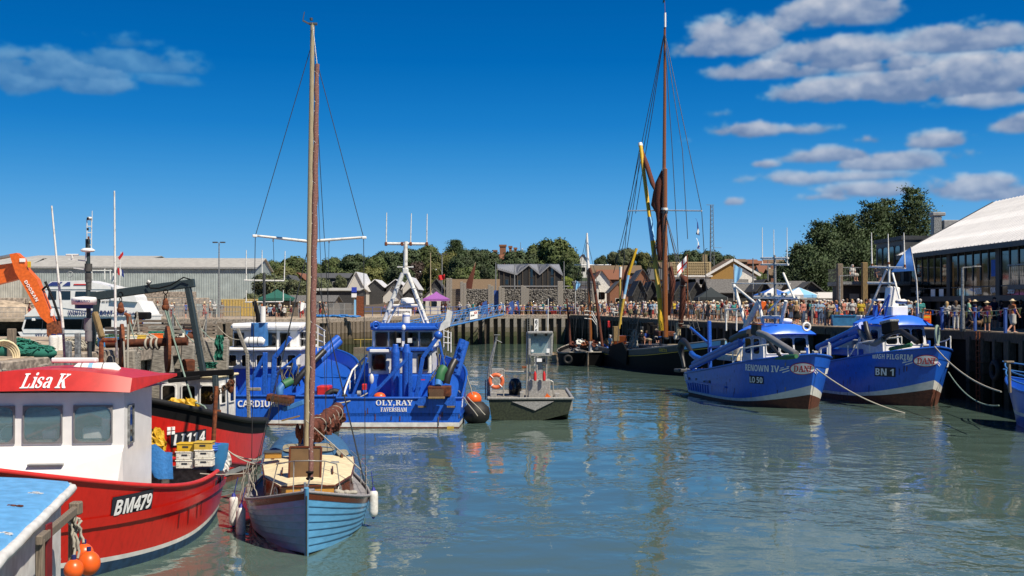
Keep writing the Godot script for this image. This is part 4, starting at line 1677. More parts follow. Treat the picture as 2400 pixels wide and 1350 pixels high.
# ---------------------------------------------------------------- trees
func crown_mesh(sd: int,flat_k: float,leaf: float,n: int) -> ArrayMesh:   # leaves spread through the shells of many lobes, radius about 1
	var r := RandomNumberGenerator.new()
	r.seed = sd
	var b := mb()
	b.tinted = true
	var lobes := []
	for i in 32:
		var a := r.randf() * TAU
		var y := r.randf_range(-.5,.78)
		var rr := sqrt(maxf(0.0,1.0 - y * y)) * r.randf_range(.35,.75)
		lobes.append([v3(cos(a) * rr,y * flat_k,sin(a) * rr),r.randf_range(.17,.36),r.randf_range(.55,1.35)])
	lobes.append([O3,.6,.8])
	for l in lobes:
		var c := v3(0,-.1,0)
		for i in int(n * l[1] * l[1] * 9.0):
			var d := v3(r.randfn(),r.randfn(),r.randfn()).normalized()
			d.y = absf(d.y) if r.randf() < .3 else d.y
			var p: Vector3 = l[0] + d * l[1] * (pow(r.randf(),.28) if r.randf() < .86 else r.randf_range(1.0,1.4)) * v3(1,.85,1)
			var nn := (d + v3(r.randfn(),r.randfn() + .5,r.randfn()) * .55).normalized()
			var t := nn.cross(v3(r.randfn(),r.randfn(),r.randfn())).normalized() * leaf * r.randf_range(.6,1.3)
			var u := nn.cross(t.normalized()) * leaf * r.randf_range(.5,1.0)
			var sh: float = l[2] * r.randf_range(.75,1.25)
			b.col = Color(sh * r.randf_range(.85,1.2),sh,sh * r.randf_range(.7,1.0))
			var na := (nn + d * .8 + (p - c) * .4).normalized()
			if (u * .9 + t).cross(t * 2.0).dot(na) < 0.0:
				t = -t
			b.tri_n(p - t,p + u * .9,p + t,na,na,na)
			b.tri_n(p - t,p + t,p - u * .9,na,na,na)
	return b.mesh()

func trees() -> void:
	var tones := {"mid": [.075,.105,.03],"dark": [.042,.068,.026],"olive": [.115,.125,.035],"copper": [.05,.032,.028],"grey": [.105,.125,.065],"bright": [.18,.23,.035],"pine": [.065,.105,.045]}
	for k in tones:
		var mm := mt(tones[k][0],tones[k][1],tones[k][2],.75,0,"")
		mm.vertex_color_use_as_albedo = true
		mm.backlight_enabled = true
		mm.backlight = Color(tones[k][0] * .8,tones[k][1] * .9,tones[k][2] * .5).linear_to_srgb()
		mats["leaf_" + k] = mm
	var crowns := []
	for i in 5:
		crowns.append(crown_mesh(40 + i,.75,.055,900))
	# pixel centre, top, width, distance, kind, label
	for t in [[640,615,60,250,"mid","round tree next to the warehouse end, leftmost of the wood"],[690,604,90,262,"mid","broad tree just left of the yacht mast"],[665,628,90,225,"olive","lower olive-green tree below the leftmost trees"],[735,622,50,270,"mid","small tree in the dip behind the yacht mast"],[775,606,60,275,"mid","tree right of the yacht mast on the skyline"],[830,600,90,270,"dark","wide dark tree above the office block"],[800,632,90,240,"mid","tree above the blue-windowed office"],[880,606,70,255,"mid","tree over the white gabled shed"],[868,630,90,235,"olive","lower tree behind the white gabled shed"],[905,594,80,268,"dark","taller tree left of the A-frame mast"],[960,588,80,275,"dark","tall tree behind the A-frame mast"],[1003,578,80,280,"mid","highest round tree right of the A-frame mast"],[970,620,60,245,"copper","dark copper beech behind the A-frame mast"],[1015,618,64,242,"olive","yellowish tree beside the copper beech"],[940,632,80,230,"dark","dense low tree behind the white-roofed sheds"],[1050,596,60,262,"olive","yellow-green tree under the pointed conifer"],[1085,600,70,255,"dark","dark cypress-like tree left of the castle tower"],[1105,588,70,300,"dark","tree on the skyline above the castle tower"],[1145,588,70,310,"dark","flat-topped tree left of the tall chimneys"],[1090,630,90,225,"mid","tree behind the tan sail"],[1150,630,60,232,"dark","tree between tower and charcoal building"],[1215,592,100,262,"dark","broad tree above the folded zinc roof, left"],[1265,580,80,268,"mid","left shoulder of the great dome of trees"],[1300,570,110,265,"mid","great domed tree right of centre, tallest of the wood"],[1335,592,60,255,"mid","right shoulder of the great dome of trees"],[1345,618,50,232,"dark","dark bush right of the charcoal building"],[1330,650,36,205,"bright","bright lime shrub beside the charcoal building"],[1407,602,34,300,"dark","small round tree on the skyline right of the white masthead"],[1438,592,34,290,"grey","slender tree left of the tan sprit"],[1466,584,50,285,"grey","tall grey-green tree behind the tan sprit"],[1508,594,44,280,"olive","yellowish tree left of the big mast"],[1540,600,40,282,"olive","half-hidden tree beside the big mast"],[1585,598,60,290,"dark","dark tree right of the big mast"],[1625,590,70,285,"dark","dark tree behind the England flag"],[1668,592,66,290,"dark","tree behind the lattice radio mast"],[1700,600,50,300,"dark","tree end above the yellow house roof"],[1780,640,40,240,"mid","small tree by the hillside houses"],[1835,615,40,220,"dark","dark tree at the left foot of the pines"],[640,648,110,160,"grey","loose grey-green thicket beside the warehouse end"],[700,660,80,158,"grey","loose thicket behind the yacht mast foot"],[750,655,60,165,"grey","scrubby bush left of the white gabled shed"],[800,648,30,172,"grey","pale feathery bush in front of the white gable"],[590,690,40,150,"grey","weedy bush by the yellow barrier"]]:
		var s: float = F / t[3]
		var top: float = EYE + (HY - t[1]) / s
		var base := ground_y(gx(t[0],t[3]),t[3])
		var rad: float = t[2] / s / 2 * 1.08
		var h := top - base
		var ry := minf(h * .46,rad * 1.15)
		var o := thing("tree" if h > 4.5 else "bush",t[5],"tree" if h > 4.5 else "bush",v3(gx(t[0],t[3]),base,-t[3]),rng.randf() * TAU,"trees on the slope behind the harbour")
		var b := mb()
		b.tube([O3,v3(.1,h * .3,0),v3(0,h * .65,.1)],[rad * .09,rad * .07,rad * .03],7)
		for i in 5:
			var a := TAU * i / 5
			b.tube([v3(0,h * .35,0),v3(cos(a) * rad * .35,h * .55,sin(a) * rad * .35),v3(cos(a) * rad * .6,h * .68,sin(a) * rad * .6)],[rad * .045,rad * .03,rad * .012],5)
		part("trunk",b,"bark",o)
		var c := MeshInstance3D.new()
		c.name = "crown"
		c.mesh = crowns[rng.randi() % 5]
		c.material_override = m("leaf_" + str(t[4]))
		o.add_child(c)
		c.position = v3(0,h - ry * .84,0)
		c.scale = v3(rad,ry * 1.15,rad)
		if h > ry * 2.3:      # a second, lower storey of leaves so that the trunk stays hidden as in a wood
			var c2 := MeshInstance3D.new()
			c2.name = "lower_crown"
			c2.mesh = crowns[rng.randi() % 5]
			c2.material_override = c.material_override
			o.add_child(c2)
			c2.position = v3(0,h - ry * 2.0,0)
			c2.scale = v3(rad * .95,ry * 1.1,rad * .95)
	conifer("pointed dark conifer with drooping spiky branches on the skyline",1068,562,56,270,17,3)
	var i := 0
	for t in [[1880,575,90,128,"low pine at the left edge of the pine clump"],[1930,520,110,132,"pine with a leaning top, second from the left"],[1985,505,110,134,"bushy pine in the middle of the clump"],[2045,470,120,136,"tall pine left of the highest one"],[2082,462,80,142,"slim pine top between the two tallest"],[2140,436,120,138,"tallest pine, right of the clump above the hall roof"],[1905,600,100,122,"low spreading pine behind the clapboard hut"],[2010,570,140,124,"broad dark pine behind the terrace"]]:
		conifer(t[4],t[0],t[1],t[2],t[3],9 + i % 3,20 + i)
		i += 1

func conifer(label: String,px: float,py: float,wpx: float,d: float,layers: int,sd: int) -> void:
	var s := F / d
	var r := RandomNumberGenerator.new()
	r.seed = sd
	var base := ground_y(gx(px,d),d)
	var h := EYE + (HY - py) / s - base
	var rad := wpx / s / 2
	var o := thing("pine_tree",label,"tree",v3(gx(px,d),base,-d),0.0,"conifers")
	var b := mb()
	b.tube([O3,v3(.15,h * .5,0),v3(0,h,0)],[rad * .1 + .06,rad * .06 + .04,.02],7)
	var tuft := mb()
	tuft.tinted = true
	var n := layers + 6
	for l in n:
		var y := h * (0.14 + .86 * l / n)
		var k := 1.0 - float(l) / n
		var reach := rad * (1.25 * pow(k,.55)) + .15
		var m_ := 8
		for i in m_:
			var a := TAU * (i + r.randf_range(-.35,.35)) / m_ + l * 1.1
			var len := reach * r.randf_range(.5,1.2)
			var p1 := v3(cos(a) * len * .55,y + len * .06,sin(a) * len * .55)
			var p2 := v3(cos(a) * len,y + len * r.randf_range(.15,.75),sin(a) * len)
			b.tube([v3(0,y,0),p1,p2],[.035 + .03 * k,.03,.015],4,false)
			var sh := r.randf_range(.6,1.35)
			var cnt := int(40 + len * 75)
			for j in cnt:
				var t := pow(r.randf(),.6)
				var c := (v3(0,y,0).lerp(p1,t * 2) if t < .5 else p1.lerp(p2,t * 2 - 1)) + v3(r.randfn(),r.randfn() * .75,r.randfn()) * (.16 + .3 * t) * minf(1.0,len * .6)
				var dir := (v3(cos(a),.55,sin(a)) + v3(r.randfn(),r.randfn(),r.randfn()) * .7).normalized()
				var sd2 := dir.cross(v3(r.randfn(),r.randfn(),r.randfn())).normalized() * .05
				var ln := r.randf_range(.18,.36)
				var v := sh * r.randf_range(.7,1.3)
				tuft.col = Color(v,v,v * .9)
				var nn := (dir.cross(sd2).normalized() + v3(0,.8,0) + v3(cos(a),0,sin(a)) * .5).normalized()
				if (sd2 * 2.0).cross(dir).dot(nn) < 0.0:
					sd2 = -sd2
				tuft.tri_n(c - sd2,c + sd2,c + dir * ln,nn,nn,nn)
				tuft.tri_n(c - dir * ln * .3,c + dir * ln * .5 - sd2 * -1.6,c + dir * ln * .5 - sd2 * 1.6,nn,nn,nn)
	part("trunk",b,"bark",o)
	part("crown",tuft,"leaf_pine",o)

# ---------------------------------------------------------------- things along the quays
func railing(label: String,a: Vector3,c: Vector3,mat: String,h := 1.05,step := 1.6,bars := 2,pickets := 0.0) -> void:
	var o := thing("railing",label,"railing",a)
	var v := c - a
	var n := maxi(1,int(v.length() / step))
	for i in n + 1:
		part("post",bx(v * i / n + v3(0,h / 2,0),v3(.06,h,.06)),mat,o)
	for k in bars:
		part("rail",tb([v3(0,h - k * h * .45,0),v + v3(0,h - k * h * .45,0)],.028,5),mat,o)
	if pickets > 0.0:
		var np := int(v.length() / pickets)
		var pm := bx(v3(0,h * .5,0),v3(.035,h * .96,.02))
		var first: MeshInstance3D = null
		for i in np:
			if first == null:
				first = part("picket",pm,mat,o)
			else:
				again(first,o,v * (i + .5) / np)

func streamer(label: String,px: float,y0: float,y1: float,d: float,w: float,h: float,mat: String,called := "flag",pole := "spar_pale") -> void:
	var s := F / d
	var o := thing(called,label,"flag",at(px,y0,d))
	var H := (y0 - y1) / s
	part("pole",tb([O3,v3(0,H,0)],.03),pole,o)
	var rows := []
	for i in 9:
		var r := PackedVector3Array()
		for j in 6:
			r.append(v3(.03 + w * i / 8.0,H - .05 - h * j / 5.0 * (1.0 - .75 * i / 8.0 if called == "pennant" else 1.0) - .22 * h * i / 8.0,.12 * sin(i * 1.1 + j * .5)))
		rows.append(r)
	var b := mb()
	b.grid(rows)
	part("cloth",b,mat,o)

func far_quay() -> void:
	# quayside tables where people sit, with benches
	var t := Node3D.new()
	t = thing("picnic_table","timber table with benches on the far quay","picnic table",v3(0,QY,-162),0,"tables on the far quay")
	part("table_top",bx(v3(0,.74,0),v3(1.7,.05,.75),.01),"bench",t)
	for z in [-.65,.65]:
		part("bench",bx(v3(0,.46,z),v3(1.7,.05,.28),.01),"bench",t)
	for x in [-.6,.6]:
		var b := mb()
		b.beam(v3(x,0,-.6),v3(x,.72,-.15),.06,.08)
		b.beam(v3(x,0,.6),v3(x,.72,.15),.06,.08)
		b.beam(v3(x,.42,-.7),v3(x,.42,.7),.05,.08)
		part("trestle",b,"bench",t)
	var first := true
	for p in [[1226,161.5,"timber table nearest the gangway head"],[1252,163,"second timber table from the gangway"],[1276,161,"timber table behind the tide board"],[1302,163.5,"timber table below the post pair"],[1330,161,"timber table left of the pale blue flag"],[1356,163,"timber table behind the pale blue flag pole"],[1384,160,"timber table behind the small smack mast"],[1418,146,"timber table right of the small smack mast"],[1448,142,"timber table under the red and yellow sprit"],[1135,160,"timber table left of the blue gate"],[1098,158,"timber table beside the purple gazebo"]]:
		if first:
			t.position = v3(gx(p[0],p[1]),QY,-p[1])
			t.set_meta("label",p[2])
			first = false
		else:
			dup(t,v3(gx(p[0],p[1]),QY,-p[1]),rng.randf_range(-.2,.2),p[2])
	railing("blue handrail along the far quay in front of the diners",v3(gx(1185,159),QY,-159),v3(gx(1345,159),QY,-159),"rail_blue")
	railing("blue handrail left of the gangway beside the purple gazebo",v3(gx(862,143),QY,-139),v3(gx(1095,158),QY,-157.6),"rail_blue")
	railing("grey mesh fence behind the blue tarpaulin",v3(gx(700,127),QY,-127),v3(gx(832,139),QY,-139),"palisade",1.5,2.2,2,.16)
	gazebo(v3(gx(1023,160),QY,-160),3.4,"purple","purple gazebo on the quay above the dredger's mast foot")
	gazebo(v3(gx(650,136),QY,-136),3.6,"gazebo_green","dark green gazebo left of the yacht mast")
	gazebo(v3(gx(1666,118),QY,-118),2.8,"gazebo_black","black gazebo over a market stall")
	var o := thing("banner","white banner lettered about a boat restoration on the blue railing","banner",at(936,732,145) + v3(0,0,.25))
	part("cloth",bx(O3,v3(3.0,.85,.03)),"sign_white",o)
	words("GAMECOCK RESTORATION",2.6,.32,"ink",o,flat(v3(0,0,.02),RT,UP))
	o = thing("steel_panel","rust-brown steel panel standing beside a pale blue post","steel panel",at(845,745,135))
	part("sheet",bx(v3(0,1.2,0),v3(.9,2.5,.12)),"rust",o)
	part("blue_post",bx(v3(-.6,1.0,.1),v3(.2,2.1,.2)),"bunting_blue",o)
	o = thing("notice_board","blue and white harbour notice board on posts above the steel panel","notice board",at(830,740,138))
	part("blue_panel",bx(v3(0,3.0,0),v3(.6,.6,.05)),"sign_blue",o)
	part("white_panel",bx(v3(0,2.35,0),v3(.6,.45,.05)),"sign_white",o)
	part("post",bx(v3(0,1.2,-.05),v3(.08,2.4,.08)),"wood_v",o)
	var b := mb()
	for i in 26:
		b.box(v3(rng.randf_range(-2.2,2.2),.16 + rng.randf() * .14,rng.randf_range(-.4,.4)),v3(1.0,.14,.5),Basis(UP,rng.randf() * 3) * Basis(RT,rng.randf_range(-.3,.3)),.04)
	lone("tarpaulin",b,"tarp_blue","crumpled blue tarpaulin lying along the quay edge","tarpaulin",at(790,746,125))
	o = thing("stranded_hull","old weathered timber hull propped on the quay beside the steel panel","boat",at(872,738,152),0.2)
	b = mb()
	var hl := Hull.new()
	hl.zs = -3.6; hl.zb = 3.6; hl.B = 1.2; hl.y0 = .1; hl.sheer = [1.5,1.3,1.9]; hl.tr = .5; hl.trw = .2
	hl.band(b,func(_t): return .1,func(t): return hl.sh(t),6,18)
	var hm := part("hull",b,"wood_h",o)
	hm.rotation.y = PI / 2
	# gangway
	o = thing("gangway","long blue steel gangway sloping from the far quay down to a pontoon","gangway",at(1168,737,156))
	var A := O3
	var B := at(935,787,138) - o.position
	var side := (B - A).cross(UP).normalized() * .8
	for sd in [-1.0,1.0]:
		var up := v3(0,1.35,0)
		part("top_rail",tb([A + side * sd + up,B + side * sd + up],.06,6),"blue_lt",o)
		part("bottom_beam",tb([A + side * sd,B + side * sd],.11,6),"blue_lt",o)
		part("mid_rail",tb([A + side * sd + up * .55,B + side * sd + up * .55],.035,5),"blue_lt",o)
		for i in 17:
			var p: Vector3 = A.lerp(B,i / 16.0) + side * sd
			part("strut",tb([p,p + up],.04,5),"blue_lt",o)
			if i < 16:
				var r: Vector3 = A.lerp(B,(i + 1) / 16.0) + side * sd
				part("brace",tb([p + up,r],.035,5),"blue_lt",o)
	b = mb()
	b.beam(A + v3(0,.05,0),B + v3(0,.05,0),1.5,.08)
	part("walkway",b,"galv",o)
	var fr := A.lerp(B,.33) + side * -1.06 + v3(0,.75,0)
	if side.z > 0:
		fr = A.lerp(B,.33) + side * 1.08 + v3(0,.75,0)
	var dx := (A - B).normalized()
	b = mb()
	b.box(fr,v3(1.7,1.0,.03),Basis(dx,UP,dx.cross(UP)))
	part("sign",b,"sign_white",o)
	words("RCM",.55,.3,"letter_red",o,flat(fr + dx.cross(UP) * .02 + dx * .35 + v3(0,.25,0),dx,UP))
	words("KB mrd",.8,.24,"ink",o,flat(fr + dx.cross(UP) * .02 - dx * .3,dx,UP))
	o = thing("pontoon","low floating pontoon at the foot of the blue gangway","pontoon",at(935,787,138) * v3(1,0,1))
	part("float",bx(v3(0,.25,-1),v3(6,.7,3.5),.05),"wood_grey",o)
	# tide board
	o = thing("tide_board","white tide board with black figures 6 and 5 on the far wall","tide board",at(1257,765,157.0))
	part("board",bx(v3(0,0,0),v3(.55,2.0,.06)),"sign_white",o)
	for w in [["6",.62],["/",.1],["5",-.62]]:
		words(w[0],.32,.48,"ink",o,flat(v3(0,w[1],.035),RT,UP))
	# ladder and drain pipe on the far wall
	o = thing("quay_ladder","steel ladder down the far wall beside the tide board","ladder",at(1240,800,157.1))
	for x in [-.22,.22]:
		part("rail",bx(v3(x,1.7,0),v3(.06,3.6,.06)),"galv",o)
	for i in 12:
		part("rung",bx(v3(0,.1 + i * .3,0),v3(.44,.04,.04)),"galv",o)
	# tan sail standing by the gabions
	o = thing("tan_sail","furled rust-red sail on a raked pole above the gabion wall","sail",at(1090,680,167))
	var s := F / 167.0
	part("pole",tb([v3(.2,-.5,0),v3(1.45,66 / s,0)],[.09,.05]),"spar_pale",o)
	b = mb()
	b.grid([PackedVector3Array([v3(-.35,-.1,0),v3(.25,1.2,.12),v3(.85,2.5,.1),v3(1.4,3.75,0)]),PackedVector3Array([v3(.35,-.1,.25),v3(.7,1.2,.3),v3(1.15,2.5,.2),v3(1.45,3.75,0)]),PackedVector3Array([v3(.9,-.1,0),v3(1.1,1.2,.05),v3(1.35,2.5,.05),v3(1.5,3.75,0)])])
	part("sail",b,"tan_sail",o)
	# lamp posts and flag poles
	for l in [[513,752,568,132,"tall twin-headed floodlight pole by the warehouse"],[1036,735,596,165,"slim lamp pole with a red flag beside the purple gazebo"]]:
		o = thing("lamp_post",l[4],"lamp post",at(l[0],l[1],l[3]))
		var H: float = (l[1] - l[2]) / (F / l[3])
		part("pole",tb([O3,v3(0,H,0)],[.1,.06],8),"galv",o)
		for x in [-1.0,1.0]:
			part("lamp_head",bx(v3(x * .42,H,.05),v3(.55,.14,.3),.03),"darkgrey",o)
	streamer("small red flag on a thin staff beside the lamp pole",1042,700,642,163.5,-.9,.7,"flag_red")
	streamer("pale blue and white chequered flag in front of the gabions",1349,735,657,158,.6,1.3,"bunting_blue","pennant","white")
	streamer("pale blue chequered pennant beside the broad hut roof",1720,752,618,110,.75,2.0,"bunting_blue","pennant","white")
	streamer("white banner flag with blue marks left of the yacht mast foot",704,748,706,122,.7,1.0,"flag_white","pennant","flag_red")
	for l in [[1009,735,592,163,"tall pale pole behind the purple gazebo"],[1162,680,615,175,"thin dark pole left of the charcoal building"],[1322,680,612,175,"thin dark pole right of the charcoal building"],[1220,600,568,300,"white flag staff on the skyline"],[1206,684,618,176,"thin pole beside the charcoal building wall"],[1765,700,605,130,"grey aerial pole by the hillside houses"],[1800,690,610,135,"thin telegraph pole by the hillside houses"]]:
		o = thing("pole",l[4],"pole",at(l[0],l[1],l[3]))
		part("shaft",tb([O3,v3(0,(l[1] - l[2]) / (F / l[3]),0)],[.11,.06],6),"spar_pale" if l[0] < 1100 else "galv",o)
	for g in [[1022,632,150,"gull gliding beside the lamp pole"],[985,637,150,"gull with spread wings left of the lamp pole"],[1224,584,160,"far gull high above the folded roof"]]:
		o = thing("gull",g[3],"gull",at(g[0],g[1],g[2]))
		b = mb()
		b.ball(O3,v3(.09,.08,.24),8)
		b.ball(v3(0,.04,.25),v3(.055,.05,.07),8)
		b.ext([Vector2(-.05,-.22),Vector2(.05,-.22),Vector2(.09,-.36),Vector2(-.09,-.36)],O3,RT,Vector3.BACK,v3(0,.02,0))
		for x in [-1.0,1.0]:
			b.grid([PackedVector3Array([v3(.05 * x,.03,.1),v3(.35 * x,.16,.12),v3(.72 * x,.08,-.06)]),PackedVector3Array([v3(.05 * x,.03,-.08),v3(.33 * x,.15,-.06),v3(.7 * x,.07,-.1)])])
		part("body",b,"white",o)

func left_quay_things() -> void:
	railing("grey steel barriers along the left-hand quay path",v3(gx(330,119),QY,-118),v3(gx(566,118),QY,-117.6),"palisade",1.2,2.0,2,.14)
	railing("grey barriers at the far left behind the trip boat",v3(gx(-60,121),QY,-121),v3(gx(60,121),QY,-121),"palisade",1.1,2.0,2,.14)
	railing("tall grey palisade fence below the sea wall",v3(gx(380,133),QY,-133),v3(gx(500,133),QY,-133),"palisade",1.9,2.5,2,.17)
	railing("tall grey palisade fence left of the green gazebo",v3(gx(505,131),QY,-131),v3(gx(600,130),QY,-130),"palisade",1.9,2.5,2,.17)
	var o := thing("skip_container","open yellow container by the warehouse end","container",v3(gx(562,140),QY,-140))
	part("body",bx(v3(0,1.0,0),v3(3.9,2.0,2.2),.05),"yellow2",o)
	for i in 12:
		part("rib",bx(v3(-1.85 + i * .336,1.0,1.12),v3(.12,1.9,.1)),"yellow2",o)
	# digger arm coming in from the left: boom, dipper, ram and bucket
	o = thing("excavator","orange excavator arm reaching down with a rusty bucket","excavator",at(60,690,47))
	var bm := mb()
	bm.ext([Vector2(-4.2,-.55),Vector2(-.15,.52),Vector2(.1,1.05),Vector2(-.3,1.15),Vector2(-1.0,1.05),Vector2(-4.2,.1)],v3(0,.1,-.2),RT,UP,v3(0,0,.42))
	part("boom",bm,"orange",o)
	var gy := QY - o.position.y
	for z in [-1.1,1.1]:
		part("track",bx(v3(-5.6,gy + .4,z),v3(3.4,.8,.55),.2),"black",o)
	part("engine_house",bx(v3(-6.2,gy + 1.5,0),v3(3.0,1.2,2.5),.12),"orange",o)
	part("cab",bx(v3(-5.2,gy + 2.2,.85),v3(1.4,1.7,.95),.1),"darkgrey",o)
	bm = mb()
	bm.beam(v3(-4.9,gy + 1.6,0),v3(-4.1,-.2,0),.42,.6,.05)
	part("boom_foot",bm,"orange",o)
	var P := func(px: float,py: float) -> Vector2:
		var v := q(px,py,47)
		return Vector2(v.x,v.y)
	bm = mb()
	bm.ext([P.call(36,597),P.call(52,594),P.call(66,606),P.call(78,632),P.call(100,655),P.call(124,716),P.call(138,752),P.call(128,760),P.call(108,742),P.call(70,672),P.call(50,640)],v3(0,0,.23),RT,UP,v3(0,0,.36))
	part("dipper",bm,"orange",o)
	bm = mb()
	bm.tube([v3(P.call(-90,625).x,P.call(0,625).y,.4),v3(P.call(36,603).x,P.call(0,600).y,.4)],.07,8)
	part("ram",bm,"steel",o)
	bm = mb()
	for z in [.3,.52]:
		bm.tube([q(106,660,46.4) + v3(0,0,0),q(124,700,46.4),q(140,748,46.4)],.05,6)
		bm.tube([q(44,632,46.6),q(56,652,46.5),q(58,668,46.5),q(76,684,46.5),q(96,682,46.5),q(112,668,46.6)],.045,6)
	part("hose",bm,"hose",o)
	bm = mb()
	bm.ext([P.call(126,758),P.call(146,752),P.call(150,778),P.call(146,800),P.call(136,800),P.call(126,782)],v3(0,0,.1),RT,UP,v3(0,0,.6))
	part("bucket",bm,"rust",o)
	var li := 0
	for c in "DOOSAN":
		var v := q(76 + li * 4.8,662 + li * 8.0,47)
		words(c,.13,.12,"letter_white",o,flat(v3(v.x,v.y,.6),v3(.45,-.89,0),v3(.89,.45,0)))
		li += 1
	part("emblem",bx(q(52,610,46.38),v3(.24,.14,.02),.01),"sign_white",o)
	part("warning_plate",bx(q(68,620,46.38),v3(.14,.24,.02),.01),"yellow",o)
	part("data_plate",bx(q(122,733,46.38),v3(.12,.26,.02),.01),"sign_white",o)
	pier_clutter()
	# gear on the pier: heap of nets, posts, drums, leaning timbers
	net_heap(at(38,850,33.5),"net_teal",1.0,"tangled heap of teal fishing net on the pier")
	net_heap(at(60,826,37),"rope",.7,"heap of tan rope behind the teal net")
	net_heap(at(96,852,33.2),"net_teal",.62,"small mound of teal net beside the wheelhouse roof")
	o = thing("rope_coil","coil of pale yellow pipe at the left edge of the pier","coil",at(0,866,32))
	for i in 4:
		var b := mb()
		b.torus(v3(.05 * i,.32 + .02 * i,.04 * i),.34 + .02 * i,.03,Basis(UP,.3 + i * .1))
		part("turn",b,"cream",o)
	for p in [[28,770,868,33,.2,"wood_v","square grey timber post on the pier at the left"],[160,800,878,31,.16,"galv","left grey post of the goal frame on the pier"],[183,780,878,31.5,.14,"galv","right grey post of the goal frame on the pier"]]:
		var b := mb()
		b.box(O3,v3(p[4],(p[2] - p[1]) / (F / p[3]),p[4]),Basis(),.02)
		lone("post",b,p[5],p[6],"post",at(p[0],(p[1] + p[2]) / 2.0,p[3]))
	for p in [[126,815,36,"white plastic drum standing by the goal frame"],[140,818,36.5,"second white plastic drum by the goal frame"]]:
		o = thing("drum",p[3],"drum",at(p[0],p[1] + 14,p[2]) * v3(1,0,1) + v3(0,QY,0))
		var b := mb()
		b.lathe([[.0,0],[.13,0],[.14,.04],[.13,.25],[.14,.42],[.11,.5],[0,.5]],O3,14)
		part("body",b,"fender",o)
		part("lid",tb([v3(0,.5,0),v3(0,.54,0)],.07,10),"ink_blue",o)
	var fp := 0
	for p in [[288,845,40,-.1],[312,855,39,.08],[372,850,41,-.12],[410,846,43,.1],[440,842,45,-.06],[505,838,49,.07],[520,850,51,-.03]]:
		var b := mb()
		b.box(v3(0,1.6,0),v3(.5,4.4,.3),Basis(v3(0,0,1),p[3]),.05)
		lone("leaning_timber",b,"wood_grey",["broad grey timber leaning by the net drum","second grey timber right of the net drum","grey timber leaning left of the gantry leg","grey timber just behind the gantry leg","grey timber right of the gantry leg","grey timber left of the dredger wheelhouse","short grey timber beside the white bulwark"][fp],"timber",v3(minf(gx(p[0],p[2]),-12.3),0,-p[2]),"grey timbers along the pier end")
		fp += 1

func pier_clutter() -> void:
	var i := 0
	for p in [[300,815,45,.5,"wood_h","pallets stacked behind the net drum"],[455,803,47,.5,"wood_grey","pallets stacked right of the gantry leg"],[345,806,50,.35,"wood_h","low pallet pile at the pier's far edge"],[530,795,52,.4,"wood_h","pallet pile beside the dredger's wheelhouse"]]:
		var o := thing("pallet_stack",p[5],"pallets",v3(minf(gx(p[0],p[2]),-13.6),QY,-p[2]),rng.randf(),"pallet stacks on the pier")
		for k in 4:
			part("pallet",bx(v3(rng.randf_range(-.06,.06),.08 + k * .15,0),v3(1.2,.1,1.0)),p[4],o)
		i += 1
	i = 0
	for p in [[262,830,40,"fishbox_blue"],[325,828,42,"fishbox_white"],[424,815,45,"orange"],[470,806,48,"fishbox_white"],[496,800,50,"fishbox_blue"],[366,820,43,"yellow2"]]:
		var o := thing("crate",["blue crate behind the rusty exhaust pipe","white crate right of the left drum disc","orange crate right of the right drum disc","white crate right of the gantry leg","blue crate by the dredger's bulwark","yellow crate left of the right drum disc"][i],"crate",v3(minf(gx(p[0],p[2]),-13.5),QY,-p[2]),rng.randf(),"crates on the pier")
		part("body",bx(v3(0,.16,0),v3(.6,.3,.4),.02),p[3],o)
		part("rim",bx(v3(0,.31,0),v3(.64,.03,.44),.01),p[3],o)
		i += 1
	i = 0
	for p in [[330,730,44],[418,722,46],[432,740,47],[470,745,49],[528,735,51],[300,742,41],[540,752,53]]:
		var o := thing("pole",["thin grey pole right of the left drum disc","thin pole just left of the gantry leg","crooked pole at the gantry leg","pole with a rope loop right of the gantry leg","pole left of the dredger's locker","short pole behind the left drum disc","pole at the dredger's bulwark"][i],"pole",v3(minf(gx(p[0],p[2]),-13.1),QY - 1.0,-p[2]),0,"poles on the pier")
		var top := v3(rng.randf_range(-.2,.2),EYE + (HY - p[1]) / (F / p[2]) - QY + 1.0,0)
		part("shaft",tb([O3,top * .5 + v3(rng.randf_range(-.05,.05),0,0),top],[.06,.05,.04],6),["wood_grey","galv","wood_v"][i % 3],o)
		part("rope",tb(sag(top * .92,v3(rng.randf_range(-1.5,1.5),.9,.6),.25,8),.02,4),["rope","rope_green"][i % 2],o)
		i += 1
	for p in [[345,838,41,"net_green","olive net heap by the left drum disc"],[402,830,44,"rope","tan rope heap below the gantry beam"],[458,820,46,"net_teal","teal net heap right of the gantry leg"],[520,806,50,"rust2","rusty heap of chain by the dredger"],[200,842,37,"rope","pale rope heap behind the red boat's mast"]]:
		net_heap(v3(minf(gx(p[0],p[2]),-13.7),0,-p[2]),p[3],.8,p[4])

func net_heap(p: Vector3,mat: String,s: float,label: String) -> void:
	var o := thing("net_heap",label,"net",v3(p.x,QY,p.z))
	var b := mb()
	b.ball(v3(0,.12,0) * s,v3(.75,.3,.5) * s,12)
	part("heap",b,mat,o)
	b = mb()
	for i in 40:
		var l := []
		var c := v3(rng.randf_range(-.6,.6),0,rng.randf_range(-.3,.4)) * s
		for k in 6:
			c += v3(rng.randf_range(-.2,.2),0,rng.randf_range(-.15,.15)) * s
			var y := .42 * sqrt(maxf(0.05,1.0 - pow(c.x / (.85 * s),2) - pow(c.z / (.6 * s),2)))
			l.append(v3(c.x,(y + rng.randf_range(0,.08)) * s,c.z))
		b.tube(l,.022,4,false)
	part("strands",b,mat,o)

